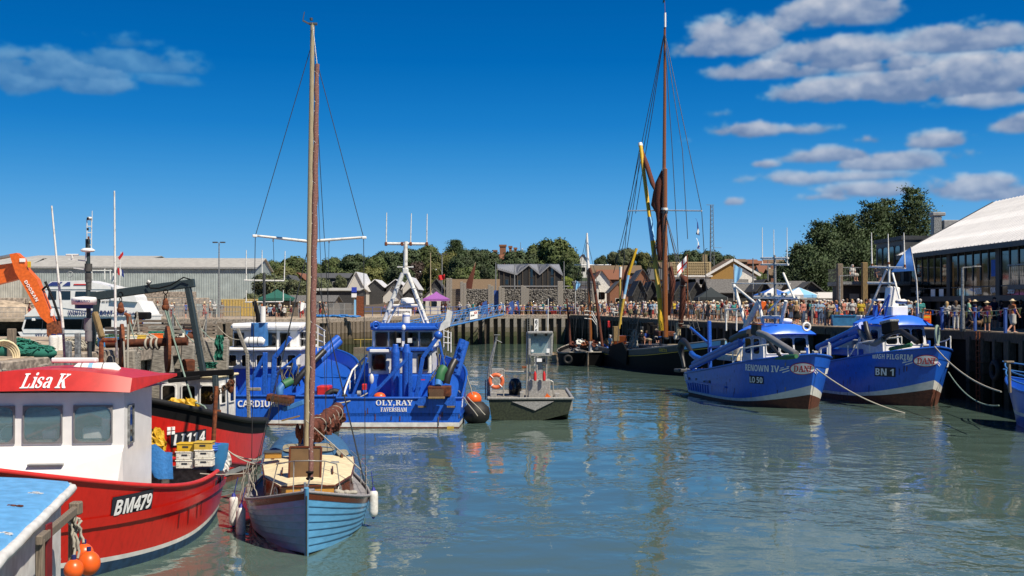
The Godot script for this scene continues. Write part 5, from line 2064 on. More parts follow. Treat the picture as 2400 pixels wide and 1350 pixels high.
func right_quay_things() -> void:
	# blue and grey bollard posts with ropes along the boardwalk
	var bl: Node3D = null
	var i := 0
	for p in [[2208,66.2,"rail_blue"],[2285,63.5,"rail_blue"],[2356,58.6,"rail_blue"],[2312,66.5,"galv"],[2322,67.5,"galv"],[1934,79.5,"galv"],[1903,83,"galv"],[2150,70,"rail_blue"]]:
		var o := thing("guard_post",["leftmost blue guard post in front of the hall","blue guard post in front of the dog","blue guard post at the right edge of the boardwalk","grey post left of the pair behind the walkers","grey post right of the pair behind the walkers","grey guard post beside the blue fish tub","grey guard post left of the fish tub","blue guard post behind the radar mast"][i],"post",v3(gx(p[0],p[1]),QY,-p[1]),0,"guard posts along the boardwalk")
		part("shaft",bx(v3(0,.6,0),v3(.14,1.2,.14),.02),p[2],o)
		part("cap",bx(v3(0,1.22,0),v3(.2,.05,.2),.02),p[2],o)
		i += 1
	var rb := mb()
	for k in [[2208,66.2,2285,63.5],[2285,63.5,2356,58.6],[2150,70,2208,66.2]]:
		rb.tube(sag(v3(gx(k[0],k[1]),QY + 1.05,-k[1]),v3(gx(k[2],k[3]),QY + 1.05,-k[3]),.22),.02,5)
	lone("guard_rope",rb,"rope","sagging pale rope between the blue guard posts","rope")
	var bunt := mb()
	var o := thing("bunting","string of coloured pennants along the boardwalk guard posts","bunting",v3(gx(2150,70),QY + 1.2,-70))
	var B := v3(gx(2395,57),QY + 1.25,-57) - o.position
	part("cord",tb(sag(O3,B,.2),.012,4),"rope",o)
	for k in 26:
		var t := (k + .5) / 26.0
		var p := O3.lerp(B,t) - v3(0,.8 * t * (1 - t),0)
		var b := mb()
		var dv := B.normalized() * .16
		b.tri(p - dv,p + v3(0,-.34,.05),p + dv)
		b.tri(p - dv + v3(0,0,.01),p + dv + v3(0,0,.01),p + v3(0,-.34,.06))
		part("pennant",b,["purple","yellow","gazebo_green","flag_red","parasol_blue","orange"][k % 6],o)
	# street lamp with a flat arm
	o = thing("street_lamp","slim grey street lamp with a flat arm in front of the hall","street lamp",v3(gx(2256,62.5),QY,-62.5))
	var s := F / 62.5
	part("pole",tb([O3,v3(0,150 / s,0)],[.085,.065],10),"galv",o)
	part("base",tb([O3,v3(0,1.1,0)],.11,10),"galv",o)
	part("foot",tb([O3,v3(0,.14,0)],.15,10),"darkgrey",o)
	var b := mb()
	b.beam(v3(0,150 / s,0),v3(.6,150 / s + .04,0),.06,.06)
	b.box(v3(.75,150 / s + .05,0),v3(.42,.07,.16),Basis(),.02)
	part("lamp_head",b,"galv",o)
	o = thing("street_lamp","slim grey lamp post with a level arm left of the terrace","street lamp",v3(gx(1968,82),QY,-82))
	s = F / 82.0
	part("pole",tb([O3,v3(0,115 / s,0)],[.08,.06],10),"galv",o)
	b = mb()
	b.beam(v3(0,115 / s,0),v3(1.0,117 / s,0),.07,.07)
	part("lamp_head",b,"galv",o)
	# blue fish tub with orange buoys on it
	o = thing("fish_tub","big blue plastic fish tub on the quay edge","fish tub",v3(gx(1980,78.5),QY,-78.6),-.15)
	b = mb()
	var w := 1.72
	b.grid([PackedVector3Array([v3(-w * .44,0,.45),v3(w * .44,0,.45),v3(w * .44,0,-.45),v3(-w * .44,0,-.45)]),PackedVector3Array([v3(-w / 2,.72,.52),v3(w / 2,.72,.52),v3(w / 2,.72,-.52),v3(-w / 2,.72,-.52)]),PackedVector3Array([v3(-w * .47,.72,.49),v3(w * .47,.72,.49),v3(w * .47,.72,-.49),v3(-w * .47,.72,-.49)]),PackedVector3Array([v3(-w * .42,.1,.42),v3(w * .42,.1,.42),v3(w * .42,.1,-.42),v3(-w * .42,.1,-.42)])],true,false)
	part("tub",b,"fishbox_blue",o)
	for x in [-.86,0.0,.8]:
		part("rim",bx(v3(x * .5,.7,.53),v3(.5,.08,.06)),"fishbox_blue",o)
	i = 0
	for p in [[1972,739,.2],[1996,740,.17],[1984,742,.12]]:
		b = mb()
		b.ball(O3,Vector3.ONE * p[2],14)
		lone("buoy",b,"orange_buoy",["orange buoy on the left of the fish tub","orange buoy on the right of the fish tub","small orange buoy between the two on the fish tub"][i],"buoy",at(p[0],p[1] + 3,78.4),"orange buoys on the fish tub")
		i += 1
	# sign boxes, stall tables, scaffold on the market quay
	o = thing("sign_board","orange and yellow printed board leaning on the boardwalk","sign",v3(gx(2171,72),QY,-72))
	part("board",bx(v3(0,.55,0),v3(.55,.85,.04)),"orange",o)
	for k in 4:
		part("print_band",bx(v3(0,.25 + k * .2,.025),v3(.42,.09,.01)),["yellow","letter_red","yellow","ink"][k],o)
	for p in [[1662,112,"market stall table under the black gazebo"],[1700,108,"market stall table right of the black gazebo"],[1840,92,"market stall table under the blue parasols"]]:
		o = thing("stall_table",p[2],"table",v3(gx(p[0],p[1]),QY,-p[1]))
		part("table_top",bx(v3(0,.78,0),v3(2.0,.05,.8)),"sign_white",o)
		part("cloth",bx(v3(0,.45,.38),v3(1.96,.6,.03)),"black",o)
		for x in [-.9,.9]:
			part("leg",bx(v3(x,.38,-.3),v3(.05,.76,.05)),"galv",o)
	o = thing("clothes_rail","rail of pale cotton bags hanging in the black gazebo","clothes rail",v3(gx(1664,114),QY,-114.5))
	part("rail",tb([v3(-1.2,1.65,0),v3(1.2,1.65,0)],.02),"galv",o)
	for x in [-1.2,1.2]:
		part("upright",tb([v3(x,0,0),v3(x,1.65,0)],.02),"galv",o)
	for k in 9:
		part("bag",bx(v3(-1.05 + k * .26,1.25,rng.randf_range(-.05,.05)),v3(.22,.6,.08),.03),["cream","fender","fishbox_white"][k % 3],o)
	railing("grey tube railing at the edge of the market quay",v3(gx(1640,104),QY,-104),v3(gx(1700,97),QY,-97),"galv",1.1,1.0,3)
	o = thing("litter_bin","red-orange box standing behind the white gear frame","box",v3(gx(1788,92),QY,-92))
	part("body",bx(v3(0,1.3,0),v3(.45,.65,.3),.03),"orange",o)
	part("stand",bx(v3(0,.5,0),v3(.1,1.0,.1)),"galv",o)
	# trestle of white poles and aerials that stand behind the dredgers on a moored boat
	i = 0
	for p in [[25.0,61,1.9],[25.0,55,1.7],[23.2,70,1.8],[25.0,50,2.0]]:
		tyre(["black tyre hung on the right quay wall below the walkers","black tyre hung on the right wall under the rightmost blue post","black tyre on the wall behind the right dredger","black tyre low on the wall at the right edge"][i],v3(p[0] - .35,p[2],-p[1]),PI / 2,.42)
		i += 1
	o = thing("quay_ladder","rusty ladder down the right quay wall below the boardwalk","ladder",v3(24.75,0,-63.5))
	for z in [-.22,.22]:
		part("rail",bx(v3(0,1.9,z),v3(.06,3.9,.06)),"rust",o)
	for k in 13:
		part("rung",bx(v3(0,.1 + k * .3,0),v3(.04,.04,.44)),"rust",o)
	feather("blue feather flag on a bowed white pole by the annexe",2152,735,2135,578,69)
	dog(v3(gx(2290,65.5),QY,-65.5))

func feather(label: String,px0: float,py0: float,px1: float,py1: float,d: float) -> void:
	var o := thing("feather_flag",label,"flag",at(px0,py0,d))
	var T := at(px1,py1,d) - o.position
	part("pole",tb([O3,T * .5 + v3(.12,0,0),T],[.045,.04,.02],7),"white_worn",o)
	var r0 := PackedVector3Array()
	var r1 := PackedVector3Array()
	for i in 9:
		var t := i / 8.0
		r0.append(T * (1.0 - .36 * t) + v3(.1 * t,0,0))
		r1.append(T * (1.0 - .34 * t) - v3(1.25 * pow(t,.8),.03 + .12 * t,.1 * sin(t * 7)))
	var b := mb()
	b.grid([r0,r1])
	part("cloth",b,"feather_blue",o)

func dog(w: Vector3) -> void:
	var b := []
	b = [[v3(0,.42,.2),v3(0,.4,-.25),.12,.095],[v3(0,.46,.22),v3(0,.6,.36),.075,.06],[v3(0,.64,.4),v3(0,.6,.54),.07,.035],[v3(.045,.7,.38),v3(.06,.64,.36),.025,.015],[v3(-.045,.7,.38),v3(-.06,.64,.36),.025,.015],[v3(0,.44,-.28),v3(0,.58,-.48),.025,.012]]
	for x in [.07,-.07]:
		b.append_array([[v3(x,.38,.2),v3(x,.2,.21),.045,.028],[v3(x,.2,.21),v3(x,.03,.22),.026,.024],[v3(x,.02,.22),v3(x,.02,.26),.026,.02]])
		b.append_array([[v3(x,.38,-.22),v3(x,.26,-.16),.07,.04],[v3(x,.26,-.16),v3(x,.15,-.3),.036,.024],[v3(x,.15,-.3),v3(x,.02,-.27),.022,.022],[v3(x,.02,-.27),v3(x,.02,-.22),.024,.018]])
	var o := lone("dog",skin(b,.018,.02),mt(.3,.18,.09,.9,0,"patch",V(4)),"tan dog standing on the boardwalk beside its owner","dog",w)
	o.rotation.y = PI * .5

# ---------------------------------------------------------------- the crowd
func crowd() -> void:
	# px from, to, distance from, to, how many, share that sits, what stands near
	for z in [[1206,1255,160,164,16,.6,"above the tide board"],[1255,1300,160,164,18,.65,"below the wide gabions"],[1300,1350,160,164,18,.6,"left of the chequered flag"],[1350,1392,152,162,14,.5,"beside the chequered flag"],[1392,1430,138,150,15,.3,"right of the smack's mast"],[1430,1476,132,146,18,.35,"under the smack's sprit"],[1476,1520,118,136,15,.1,"left of the yellow sprit"],[1520,1556,112,130,13,.0,"beside the yellow sprit"],[1572,1610,110,124,11,.0,"right of the big mast"],[1610,1650,104,120,14,.05,"by the rolled tan sail"],[1650,1700,100,113,17,.05,"near the black gazebo"],[1700,1745,96,108,17,.1,"right of the black gazebo"],[1745,1800,90,102,14,.05,"below the left parasol"],[1800,1860,86,98,16,.0,"below the right parasol"],[1860,1905,84,96,10,.0,"left of the guard posts"],[1905,1960,80.5,90,11,.0,"beside the guard posts"],[1960,2030,80,88,10,.0,"behind the blue fish tub"],[2030,2100,76,85,9,.0,"below the terrace"],[2100,2160,71,79,7,.0,"by the feather flag"],[1090,1160,157.5,163,9,.6,"left of the blue gate"],[1168,1206,159,163,6,.5,"at the gangway head"],[1010,1085,157,163,6,.3,"near the purple gazebo"],[880,1000,146,158,5,.2,"behind the white banner"],[700,770,123.5,129,9,.2,"right of the yacht mast"],[610,690,124,134,9,.6,"by the green gazebo"],[440,520,119,126,8,.0,"by the grey barriers"],[395,440,119,126,3,.0,"left of the gantry leg"],[340,372,119,124,2,.0,"behind the trip boat's stern"],[55,70,118,120,1,.0,"behind the trip boat's bow"]]:
		for i in z[4]:
			var px: float = lerpf(z[0],z[1],clampf((i / 3 * 3 + 1.5 + rng.randf_range(-1.3,1.3)) / z[4],0.0,1.0))
			var d: float = rng.randf_range(z[2],z[3])
			var sits: bool = rng.randf() < z[5]
			person(v3(gx(px,d),QY - (.0 if not sits else .02),-d),rng.randf_range(-1.6,1.6) + (PI if rng.randf() < .35 else 0.0),z[6],-1,-1,-1,-1,sits)
	# people who stand out at the right
	for p in [[2219,66.5,7,0,0,2,2.6,"at the left blue post"],[2240,65.8,7,6,4,1,2.9,"left of the street lamp"],[2270,67,2,14,0,0,1.2,"right of the street lamp"],[2284,67.5,8,2,0,1,1.5,"holding the dog's lead"],[2313,62.5,10,15,6,2,2.7,"before the paired posts"],[2330,68,0,2,0,0,.5,"right of the paired posts"],[2372,59.2,8,13,4,2,1.9,"at the rightmost blue post"],[2392,66,5,3,2,0,-.6,"at the right edge"],[2018,80,0,8,6,4,2.9,"behind the fish tub"],[2128,72,1,1,0,0,.2,"left of the feather flag"],[1945,79.3,4,4,6,3,.3,"at the fish tub's corner"],[1922,81,7,1,3,4,.2,"beside the guard posts"],[2345,70,6,2,0,0,.9,"in the hall doorway"],[2296,70,3,9,5,4,1.0,"before the hall doorway"]]:
		person(v3(gx(p[0],p[1]),QY + .01,-p[1]),p[6],p[7],p[2],p[3],p[4],p[5])
	# on the terrace and on the barge
	for p in [[1998,89.5,QY + 3.12,"behind the terrace balustrade",9,0,4,.4],[2052,89.5,QY + 3.12,"back of the terrace",9,2,0,1.6],[1503,98.5,1.85,"on the barge deck",3,3,2,2.6],[1537,97,1.95,"at the barge's mast foot",3,0,0,1.0],[1541,100,2.0,"beside the barge's mast",0,2,0,.5],[1430,100,1.0,"aboard the small smack",0,1,0,-1.2],[1515,99,1.9,"on the barge's rail",9,12,1,.8]]:
		person(v3(gx(p[0],p[1]),p[2],-p[1]),p[7],p[3],p[4],p[5],p[6])

# ---------------------------------------------------------------- boats near by, on the left
func boats_near() -> void:
	roofed_boat()
	red_trawler()
	yacht()
	red_black_trawler()

func roofed_boat() -> void:
	var o := thing("cabin_boat","white cabin boat with a flaking sky-blue roof, cut off at the lower left corner","boat",v3(-8.2,0,-16.5))
	var A := v3(-7.3,2.33,-19.8) - cur
	var N := v3(-5.98,2.33,-13.6) - cur
	var wl := v3(-3.6,0,-.5)
	var b := mb()
	b.grid([PackedVector3Array([A + wl * 1.3,A + wl * .6 + v3(0,.1,0),A + wl * .2 + v3(0,.07,0),A + v3(-.05,.03,0),A + v3(0,-.02,0)]),PackedVector3Array([N + wl * 1.3,N + wl * .6 + v3(0,.1,0),N + wl * .2 + v3(0,.07,0),N + v3(-.05,.03,0),N + v3(0,-.02,0)])])
	part("roof",b,"roof_blue",o)
	for i in 16:      # bare patches where the paint has flaked
		var u := rng.randf_range(.02,.75)
		var p: Vector3 = A.lerp(N,rng.randf()) + wl * u + v3(0,(.03 + .07 * minf(u,.6) / .6 if u > .2 else .02 + u * .25) + .006,0)
		b = mb()
		var ln := rng.randf_range(.06,.3)
		var wd := rng.randf_range(.015,.05)
		var d0 := (A - N).normalized().lerp(wl.normalized(),rng.randf_range(.6,1.0)).normalized()
		var d1 := d0.cross(UP)
		for k in 5:
			b.box(p + d0 * ln * (k - 2) * .22 + d1 * wd * rng.randf_range(-.8,.8),v3(wd * rng.randf_range(1,2.2),.008,ln * .34),Basis(d1,UP,d0))
		part("flaked_patch",b,"white_worn" if i % 4 else "rust2",o)
	b = mb()
	var l := []
	for i in 24:      # a thick, hand-laid white edge
		var t := i / 23.0
		l.append(A.lerp(N,t) + v3(.03 + rng.randf_range(-.008,.008),-.08 + rng.randf_range(-.012,.012),0))
	b.tube(l,.075,7)
	b.tube([A + v3(.0,-.06,0),A + wl * 1.3 + v3(0,-.05,0)],.07,7)
	part("roof_edge",b,"white_worn",o)
	var dn := v3(0,-1.9,0)
	var ins := v3(-.12,-.05,.1)
	b = mb()
	b.quad(N + ins + dn,A + ins + dn,A + ins,N + ins)
	b.quad(A + ins + dn,A + ins + dn + wl,A + ins + wl,A + ins)
	b.quad(A + ins + dn + v3(-.05,0,0),N + ins + dn + v3(-.05,0,0),N + ins + v3(-.05,0,0),A + ins + v3(-.05,0,0))
	part("cabin_side",b,"white_worn",o)
	var dir := (A - N).normalized()
	window(o,N.lerp(A,.17) + ins + v3(.01,-.62,0),dir * -1.0 * -1.0,UP,.34,.3,"galv","glass_dark",.035)
	b = mb()
	b.beam(q(181,1192,18.6),q(94,1266,15.4),.09,.13,.015)
	part("timber_rail",b,"wood_v",o)
	b = mb()
	b.box(q(180,1190,18.5),v3(.16,.2,.2),Basis(),.02)
	part("timber_end",b,"wood_v",o)
	b = mb()
	b.beam(q(97,1262,15.5),q(97,1500,15.5),.1,.1,.015)
	b.beam(q(172,1200,18.3),q(172,1600,18.3),.1,.1,.015)
	part("timber_post",b,"wood_v",o)
	b = mb()
	b.box(q(117,1330,16.0),v3(.03,1.2,.2),Basis(),.01)
	part("red_strip",b,"darkred",o)
	var h := Hull.new()
	h.zs = -4.2; h.zb = 5.5; h.B = 1.75; h.sheer = [.85,.8,1.3]; h.tr = .85
	var hn := Node3D.new()
	hn.name = "hull_shell"
	o.add_child(hn)
	b = mb()
	h.band(b,func(_t): return -.4,func(t): return h.sh(t),5,20)
	var hp := part("hull",b,"white_worn",o)
	hp.position.x = -.25
	hp.rotation.y = .21
	b = mb()
	h.deck(b,func(t): return h.sh(t) - .1)
	hp = part("deck",b,"deck_grey",o)
	hp.position.x = -.25
	hp.rotation.y = .21
	hn.free()
	var bi := 0
	for p in [[176,1333,17.9,.145,"orange buoy hanging lower left at the blue-roofed boat"],[211,1318,18.3,.175,"bigger orange buoy at the stern of the blue-roofed boat"],[200,1296,18.8,.15,"orange buoy half hidden behind the other two"]]:
		b = mb()
		b.ball(O3,v3(p[3],p[3] * 1.08,p[3]),18)
		var t := thing("buoy",p[4],"buoy",at(p[0],p[1],p[2]),0,"orange buoys at the blue-roofed boat")
		part("float",b,"orange_buoy",t)
		part("eye",tb([v3(0,p[3],0),v3(0,p[3] + .07,0)],.035,8),"ink_blue",t)
		bi += 1
	t_ropes("hank of frayed ropes tied to the timber post above the orange buoys",[[174,1212,178,1300],[180,1212,184,1290],[186,1214,190,1306],[168,1220,176,1280],[190,1220,196,1270]],18.2,.022)

func t_ropes(label: String,l: Array,d: float,r: float,mat := "rope") -> void:
	var o := thing("rope_hank",label,"rope",at(l[0][0],l[0][1],d))
	for e in l:
		var a := q(e[0],e[1],d)
		var c := q(e[2],e[3],d)
		var p := []
		for i in 7:
			p.append(a.lerp(c,i / 6.0) + v3(rng.randf_range(-.03,.03),0,rng.randf_range(-.05,.05)))
		part("strand",tb(p,r,5),mat,o)

func mooring(label: String,a: Vector3,c: Vector3,drop: float,r := .022,mat := "rope") -> void:
	lone("mooring_line",tb(sag(O3,c - a,drop,16),r,5),mat,label,"rope",a)

func red_trawler() -> void:
	var o := thing("fishing_boat","red fishing boat with a white wheelhouse and red visor, lower left","fishing boat",v3(-9.62,0,-25.6))
	var h := Hull.new()
	h.zs = -4.7; h.zb = 5.0; h.B = 2.62; h.rake = .9; h.tr = .93; h.trw = .84; h.tm = .38; h.pb = 2.6; h.pw = 1.75; h.wl = .93; h.y0 = -.5; h.sheer = [1.36,1.42,2.5]; h.srake = .15
	hull_parts(o,h,"red","white_worn","antifoul_blue",.16,.25,.35,.38,"deck_grey",.62)
	var b := mb()
	h.band(b,func(t): return .74 + .35 * t,func(t): return .92 + .36 * t,3,28,true,.045,.0,.97)
	part("rubbing_strake",b,"red",o)
	b = mb()
	h.rail(b,.02,.055)
	part("cap_rail",b,"red2",o)
	words("BM479",1.02,.3,"letter_white",o,on_hull(h,.69,h.sh(.69) - .36,1.0),"sansb","lettering",.045,.18)
	b = mb()
	var fn := on_hull(h,.69,h.sh(.69) - .36,1.0)
	var rows := []
	for v in [-.22,.22]:
		var r := PackedVector3Array()
		for i in 9:
			var e: Array = fn.call(-.58 + i * .145,v)
			r.append(e[0] + e[1] * .02)
		rows.append(r)
	b.grid(rows)
	part("number_plate",b,"ink",o)
	for t in [.17,.1,.06]:
		b = mb()
		var n := h.nrm(t,.95,1)
		b.box(h.pt(t,.98,1) + n * .01,v3(.13,.2,.04),Basis(n.cross(UP),UP,n))
		part("freeing_port",b,"ink",o)
	for t in [.33,.37,.44,.5]:      # rust weeping down from the strake
		b = mb()
		b.grid([PackedVector3Array([h.pt(t - .004,.83,1,.012),h.pt(t + .004,.83,1,.012)]),PackedVector3Array([h.pt(t - .002,.5,1,.012),h.pt(t + .003,.5,1,.012)])])
		part("rust_streak",b,"darkred",o)
	# wheelhouse: front with three windows, turned a little to the right, sloping out below
	var yw := .1
	var X := v3(cos(yw),0,-sin(yw))
	var Zf := v3(sin(yw),0,cos(yw))
	var c := v3(-.27,0,.35)
	var w := 1.66
	var f0 := c + Zf * 0.0
	b = mb()
	var top := 3.42
	var L0 := c - X * w
	var R0 := c + X * w
	# the front is framed round three openings
	var wy := 2.755
	var wc := [-.98,-.01,1.02]
	var edges := [-w,wc[0] - .375,wc[0] + .375,wc[1] - .375,wc[1] + .375,wc[2] - .375,wc[2] + .375,w]
	for k in 4:
		var xa: Vector3 = c + X * edges[k * 2]
		var xb: Vector3 = c + X * edges[k * 2 + 1]
		b.quad(xa + v3(0,wy - .37,0),xb + v3(0,wy - .37,0),xb + v3(0,wy + .37,0),xa + v3(0,wy + .37,0))
	b.quad(L0 + v3(0,2.3,0),R0 + v3(0,2.3,0),R0 + v3(0,wy - .37,0),L0 + v3(0,wy - .37,0))
	b.quad(L0 + v3(0,wy + .37,0),R0 + v3(0,wy + .37,0),R0 + v3(0,top,0),L0 + v3(0,top,0))
	var bl := L0 + Zf * .75 + v3(0,1.25,0)
	var br := R0 + Zf * .35 + v3(-.1,1.25,0)
	var ml := L0 + Zf * .16 + v3(0,2.18,0)
	var mr := R0 + Zf * .16 + v3(0,2.18,0)
	b.quad(ml,mr,R0 + v3(0,2.3,0),L0 + v3(0,2.3,0))
	b.quad(bl,br,mr,ml)
	var RB := c + X * (w + .06) - Zf * 2.6
	var LB := c - X * w - Zf * 2.6
	b.quad(R0 + v3(0,1.0,0),RB + v3(0,1.0,0),RB + v3(0,top - .05,0),R0 + v3(0,top,0))
	b.tri(R0 + v3(0,1.1,0),R0 + v3(0,2.3,0),mr)
	b.tri(R0 + v3(0,1.1,0),mr,br)
	b.quad(RB + v3(0,.8,0),LB + v3(0,.8,0),LB + v3(0,top,0),RB + v3(0,top - .05,0))
	b.quad(LB + v3(0,1.0,0),L0 + v3(0,1.0,0),L0 + v3(0,top,0),LB + v3(0,top,0))
	part("wheelhouse",b,"white",o)
	for i in 3:
		window(o,c + X * wc[i] + v3(0,wy,0) + Zf * .005,X,UP,.75,.74,"hose_grey","glass",.028)
	window(o,R0.lerp(RB,.2) + v3(.01,2.7,0),-Zf,UP,.42,.78,"galv","glass_dark",.03)
	b = mb()
	b.box(c - Zf * .5 + v3(0,2.15,0),v3(2.9,.5,.5),Basis(X,UP,Zf),.04)
	b.quad(c - X * 1.6 - Zf * 1.3 + v3(0,1.6,0),c + X * 1.6 - Zf * 1.3 + v3(0,1.6,0),c + X * 1.6 - Zf * 1.3 + v3(0,3.4,0),c - X * 1.6 - Zf * 1.3 + v3(0,3.4,0))
	part("dashboard",b,"deck_dark",o)
	b = mb()
	b.box(c + X * 1.0 - Zf * .42 + v3(0,2.52,0),v3(.55,.26,.3),Basis(X,UP,Zf),.03)
	b.box(c + X * 1.22 - Zf * .4 + v3(0,2.72,0),v3(.2,.3,.25),Basis(X,UP,Zf),.03)
	b.box(c + X * .02 - Zf * .45 + v3(0,2.5,0),v3(.3,.2,.2),Basis(X,UP,Zf),.03)
	part("instrument_box",b,"white_worn",o)
	b = mb()
	b.torus(c - X * .75 - Zf * .3 + v3(0,2.5,0),.22,.02,Basis(X,UP,Zf),18,6)
	part("steering_wheel",b,"alu",o)
	b = mb()      # grab handle / vent flap below the windows
	b.box(c + X * .15 + Zf * .32 + v3(0,1.95,0),v3(.72,.05,.22),Basis(X,v3(0,.9,.44),Zf),.015)
	part("vent_flap",b,"grey",o)
	# roof with its deep curved red visor
	var arc := []
	var n := 14
	for i in n + 1:
		var u := -1.0 + 2.0 * i / n
		arc.append([c + X * u * (w + .16) + Zf * (.2 - .2 * u * u) + v3(0,3.92 - .2 * u * u,0),c + X * u * (w + .16) + Zf * (.36 - .16 * u * u) + v3(0,3.49 - .06 * u * u,0)])
	b = mb()
	var ra := PackedVector3Array()
	var rb := PackedVector3Array()
	var rc := PackedVector3Array()
	for i in n + 1:
		var e: Array = arc[i]
		ra.append(e[1])
		rb.append(e[0])
		rc.append(e[0] - Zf * 2.9 + v3(0,-.05,0))
	b.grid([ra,rb],false)
	var re: Array = arc[n]
	var bk: Vector3 = c + X * (w + .62) - Zf * 2.7
	b.quad(re[1],bk + v3(0,3.6,0),bk + v3(0,3.66,0),re[0])
	part("visor",b,"red2",o)
	b = mb()
	b.grid([rb,rc],false)
	b.tri(re[0],bk + v3(0,3.66,0),rc[n])
	b.quad(L0 + v3(0,3.44,0),R0 + v3(0,3.44,0),RB + v3(0.4,3.44,0),LB + v3(0,3.44,0))
	part("roof",b,"red2",o)
	words("Lisa K",.92,.34,"letter_white",o,func(u,v):
		var k := clampf((u + .12) / (w + .16),-1,1)
		var p1: Vector3 = c + X * k * (w + .16) + Zf * (.2 - .2 * k * k) + v3(0,3.92 - .2 * k * k,0)
		var p0: Vector3 = c + X * k * (w + .16) + Zf * (.36 - .16 * k * k) + v3(0,3.49 - .06 * k * k,0)
		return [p0.lerp(p1,.5 + v / .46),Zf],"serifb","lettering",.015,.3)
	# gear on the roof: flat scanner, liferaft, whips, and the mast with its dark collars and radar drum
	b = mb()
	b.box(q(176,844,26.4),v3(1.0,.11,.2),Basis(),.03)
	part("scanner_bar",b,"white",o)
	b = mb()
	b.tube([q(172,872,27),q(186,867,27),q(270,867,27),q(280,872,27)],[.1,.17,.17,.1],12)
	b.tube([q(120,878,27.4),q(170,874,27.4)],.12,10)
	part("liferaft",b,"white",o)
	for px in [196,246]:
		b = mb()
		b.torus(q(px,867,27),.175,.014,Basis(UP,PI / 2),16,5)
		part("strap",b,"hose_grey",o)
	part("pale_band",tb([q(212,867,27),q(222,867,27)],.174,12),"bunting_blue",o)
	for p in [[148,768,120,482,.035],[271,768,267,447,.033]]:
		part("whip_aerial",tb([q(p[0],p[1],28),q(p[2],p[3],28)],[p[4],p[4] * .55],6),"white_pipe",o)
		part("whip_base",tb([q(p[0] + 4,p[1] + 70,28),q(p[0],p[1],28)],.03,6),"galv",o)
	b = mb()
	b.tube([q(212,872,27.6),q(207,700,27.6),q(205,560,27.6)],.055,8)
	part("mast",b,"teal_steel",o)
	for p in [[207,618,636,.085],[207,640,662,.075],[206,745,775,.09],[208,775,800,.08],[208,660,680,.06]]:
		part("mast_collar",tb([q(p[0],p[1],27.6),q(p[0],p[2],27.6)],p[3],12),"felt" if p[1] < 700 else "hose_grey",o)
	b = mb()
	b.lathe([[0,.0],[.27,.0],[.28,.12],[.26,.17],[0,.19]],q(197,714,27.4),18)
	part("radar_drum",b,"white",o)
	words("FURUNO",.34,.055,"ink_blue",o,func(u,v): return [q(208,706,27.4) + v3(sin(u / .28) * .28 - .06,v,cos(u / .28) * .28 - .0),v3(sin(u / .28),0,cos(u / .28))])
	part("radar_foot",tb([q(197,723,27.4),q(197,714,27.4)],.2,14),"ink_blue",o)
	b = mb()
	b.lathe([[0,.0],[.14,.02],[.17,.06],[.1,.1],[0,.11]],q(205,592,27.6),16)
	b.tube([q(204,612,27.6),q(204,590,27.6)],.05,8)
	part("satellite_dome",b,"white",o)
	b = mb()
	b.box(q(169,597,27.6),v3(.3,.035,.06),Basis(),.01)
	b.tube([q(169,605,27.6),q(169,598,27.6)],.035,8)
	b.beam(q(205,612,27.6),q(160,607,27.6),.025,.025)
	b.beam(q(205,632,27.6),q(172,628,27.6),.025,.025)
	part("small_scanner",b,"white_worn",o)
	b = mb()
	for x in [203,214]:
		b.tube([q(x,585,27.6),q(x,512,27.6)],.012,5)
	for y in [574,560,545,530,515]:
		b.beam(q(202,y,27.6),q(215,y,27.6),.02,.02)
	b.tube([q(215,520,27.6),q(215,494,27.6)],.008,4)
	b.lathe([[0,0],[.06,.01],[.06,.05],[0,.06]],q(209,514,27.6),10)
	part("lattice_top",b,"white_pipe",o)
	for y in [572,540,515]:
		part("navigation_light",tb([q(205,y,27.5),q(205,y - 6,27.5)],.022,6),"black",o)
	part("navigation_light",tb([q(207,560,27.5),q(207,554,27.5)],.022,6),"rust",o)
	# rusty frame and exhaust on the working deck
	part("exhaust",tb([q(238,858,27.5),q(238,802,27.5),q(242,797,27.5),q(272,797,27.5)],.055,8),"rust",o)
	for x in [160,184]:
		pass
	# deck gear by the stern
	b = mb()
	b.box(q(418,1112,29.1),v3(1.6,.35,.7),Basis(),.02)
	part("deck_box",b,"deck_dark",o)
	var deck_y := .62
	for p in [[430,29.0,3,"yellow"],[464,28.9,4,"fishbox_white"],[488,28.8,3,"fishbox_white"]]:
		pass
	# working deck post and A-frame stub
	part("gallows_post",tb([q(372,1100,29.5),q(368,1010,29.5)],.05,8),"rust",o)
	part("upright_pipe",tb([q(498,1100,30.2),q(508,905,30.2)],[.06,.055],8),"rust",o)
	# things aboard
	var bi := 0
	for p in [[438,1086,28.7,"fishbox_white","bottom white fish box of the left stack on the red boat"],[438,1066,28.7,"fishbox_white","middle white fish box of the left stack on the red boat"],[440,1047,28.7,"yellow","yellow lidded fish box on top of the left stack"],[482,1082,28.6,"fishbox_white","bottom white fish box of the right stack on the red boat"],[482,1062,28.6,"fishbox_white","second white fish box of the right stack on the red boat"],[480,1044,28.6,"yellow2","worn yellow fish box on the right stack"]]:
		var t := thing("fish_box",p[4],"fish box",at(p[0],p[1],p[2]),0,"fish boxes at the red boat's stern")
		b = mb()
		b.box(O3,v3(.42,.19,.34),Basis(),.015)
		part("body",b,p[3],t)
		part("handle_slot",bx(v3(0,.02,.172),v3(.14,.04,.01)),"ink",t)
		part("rim",bx(v3(0,.092,0),v3(.45,.025,.37),.008),p[3],t)
	b = mb()
	b.lathe([[0,0],[.2,0],[.25,.62],[.24,.62],[.0,.6]],O3,16)
	lone("plastic_drum",b,"fishbox_blue","blue plastic barrel behind the fish boxes on the red boat","barrel",at(513,1100,28.9))
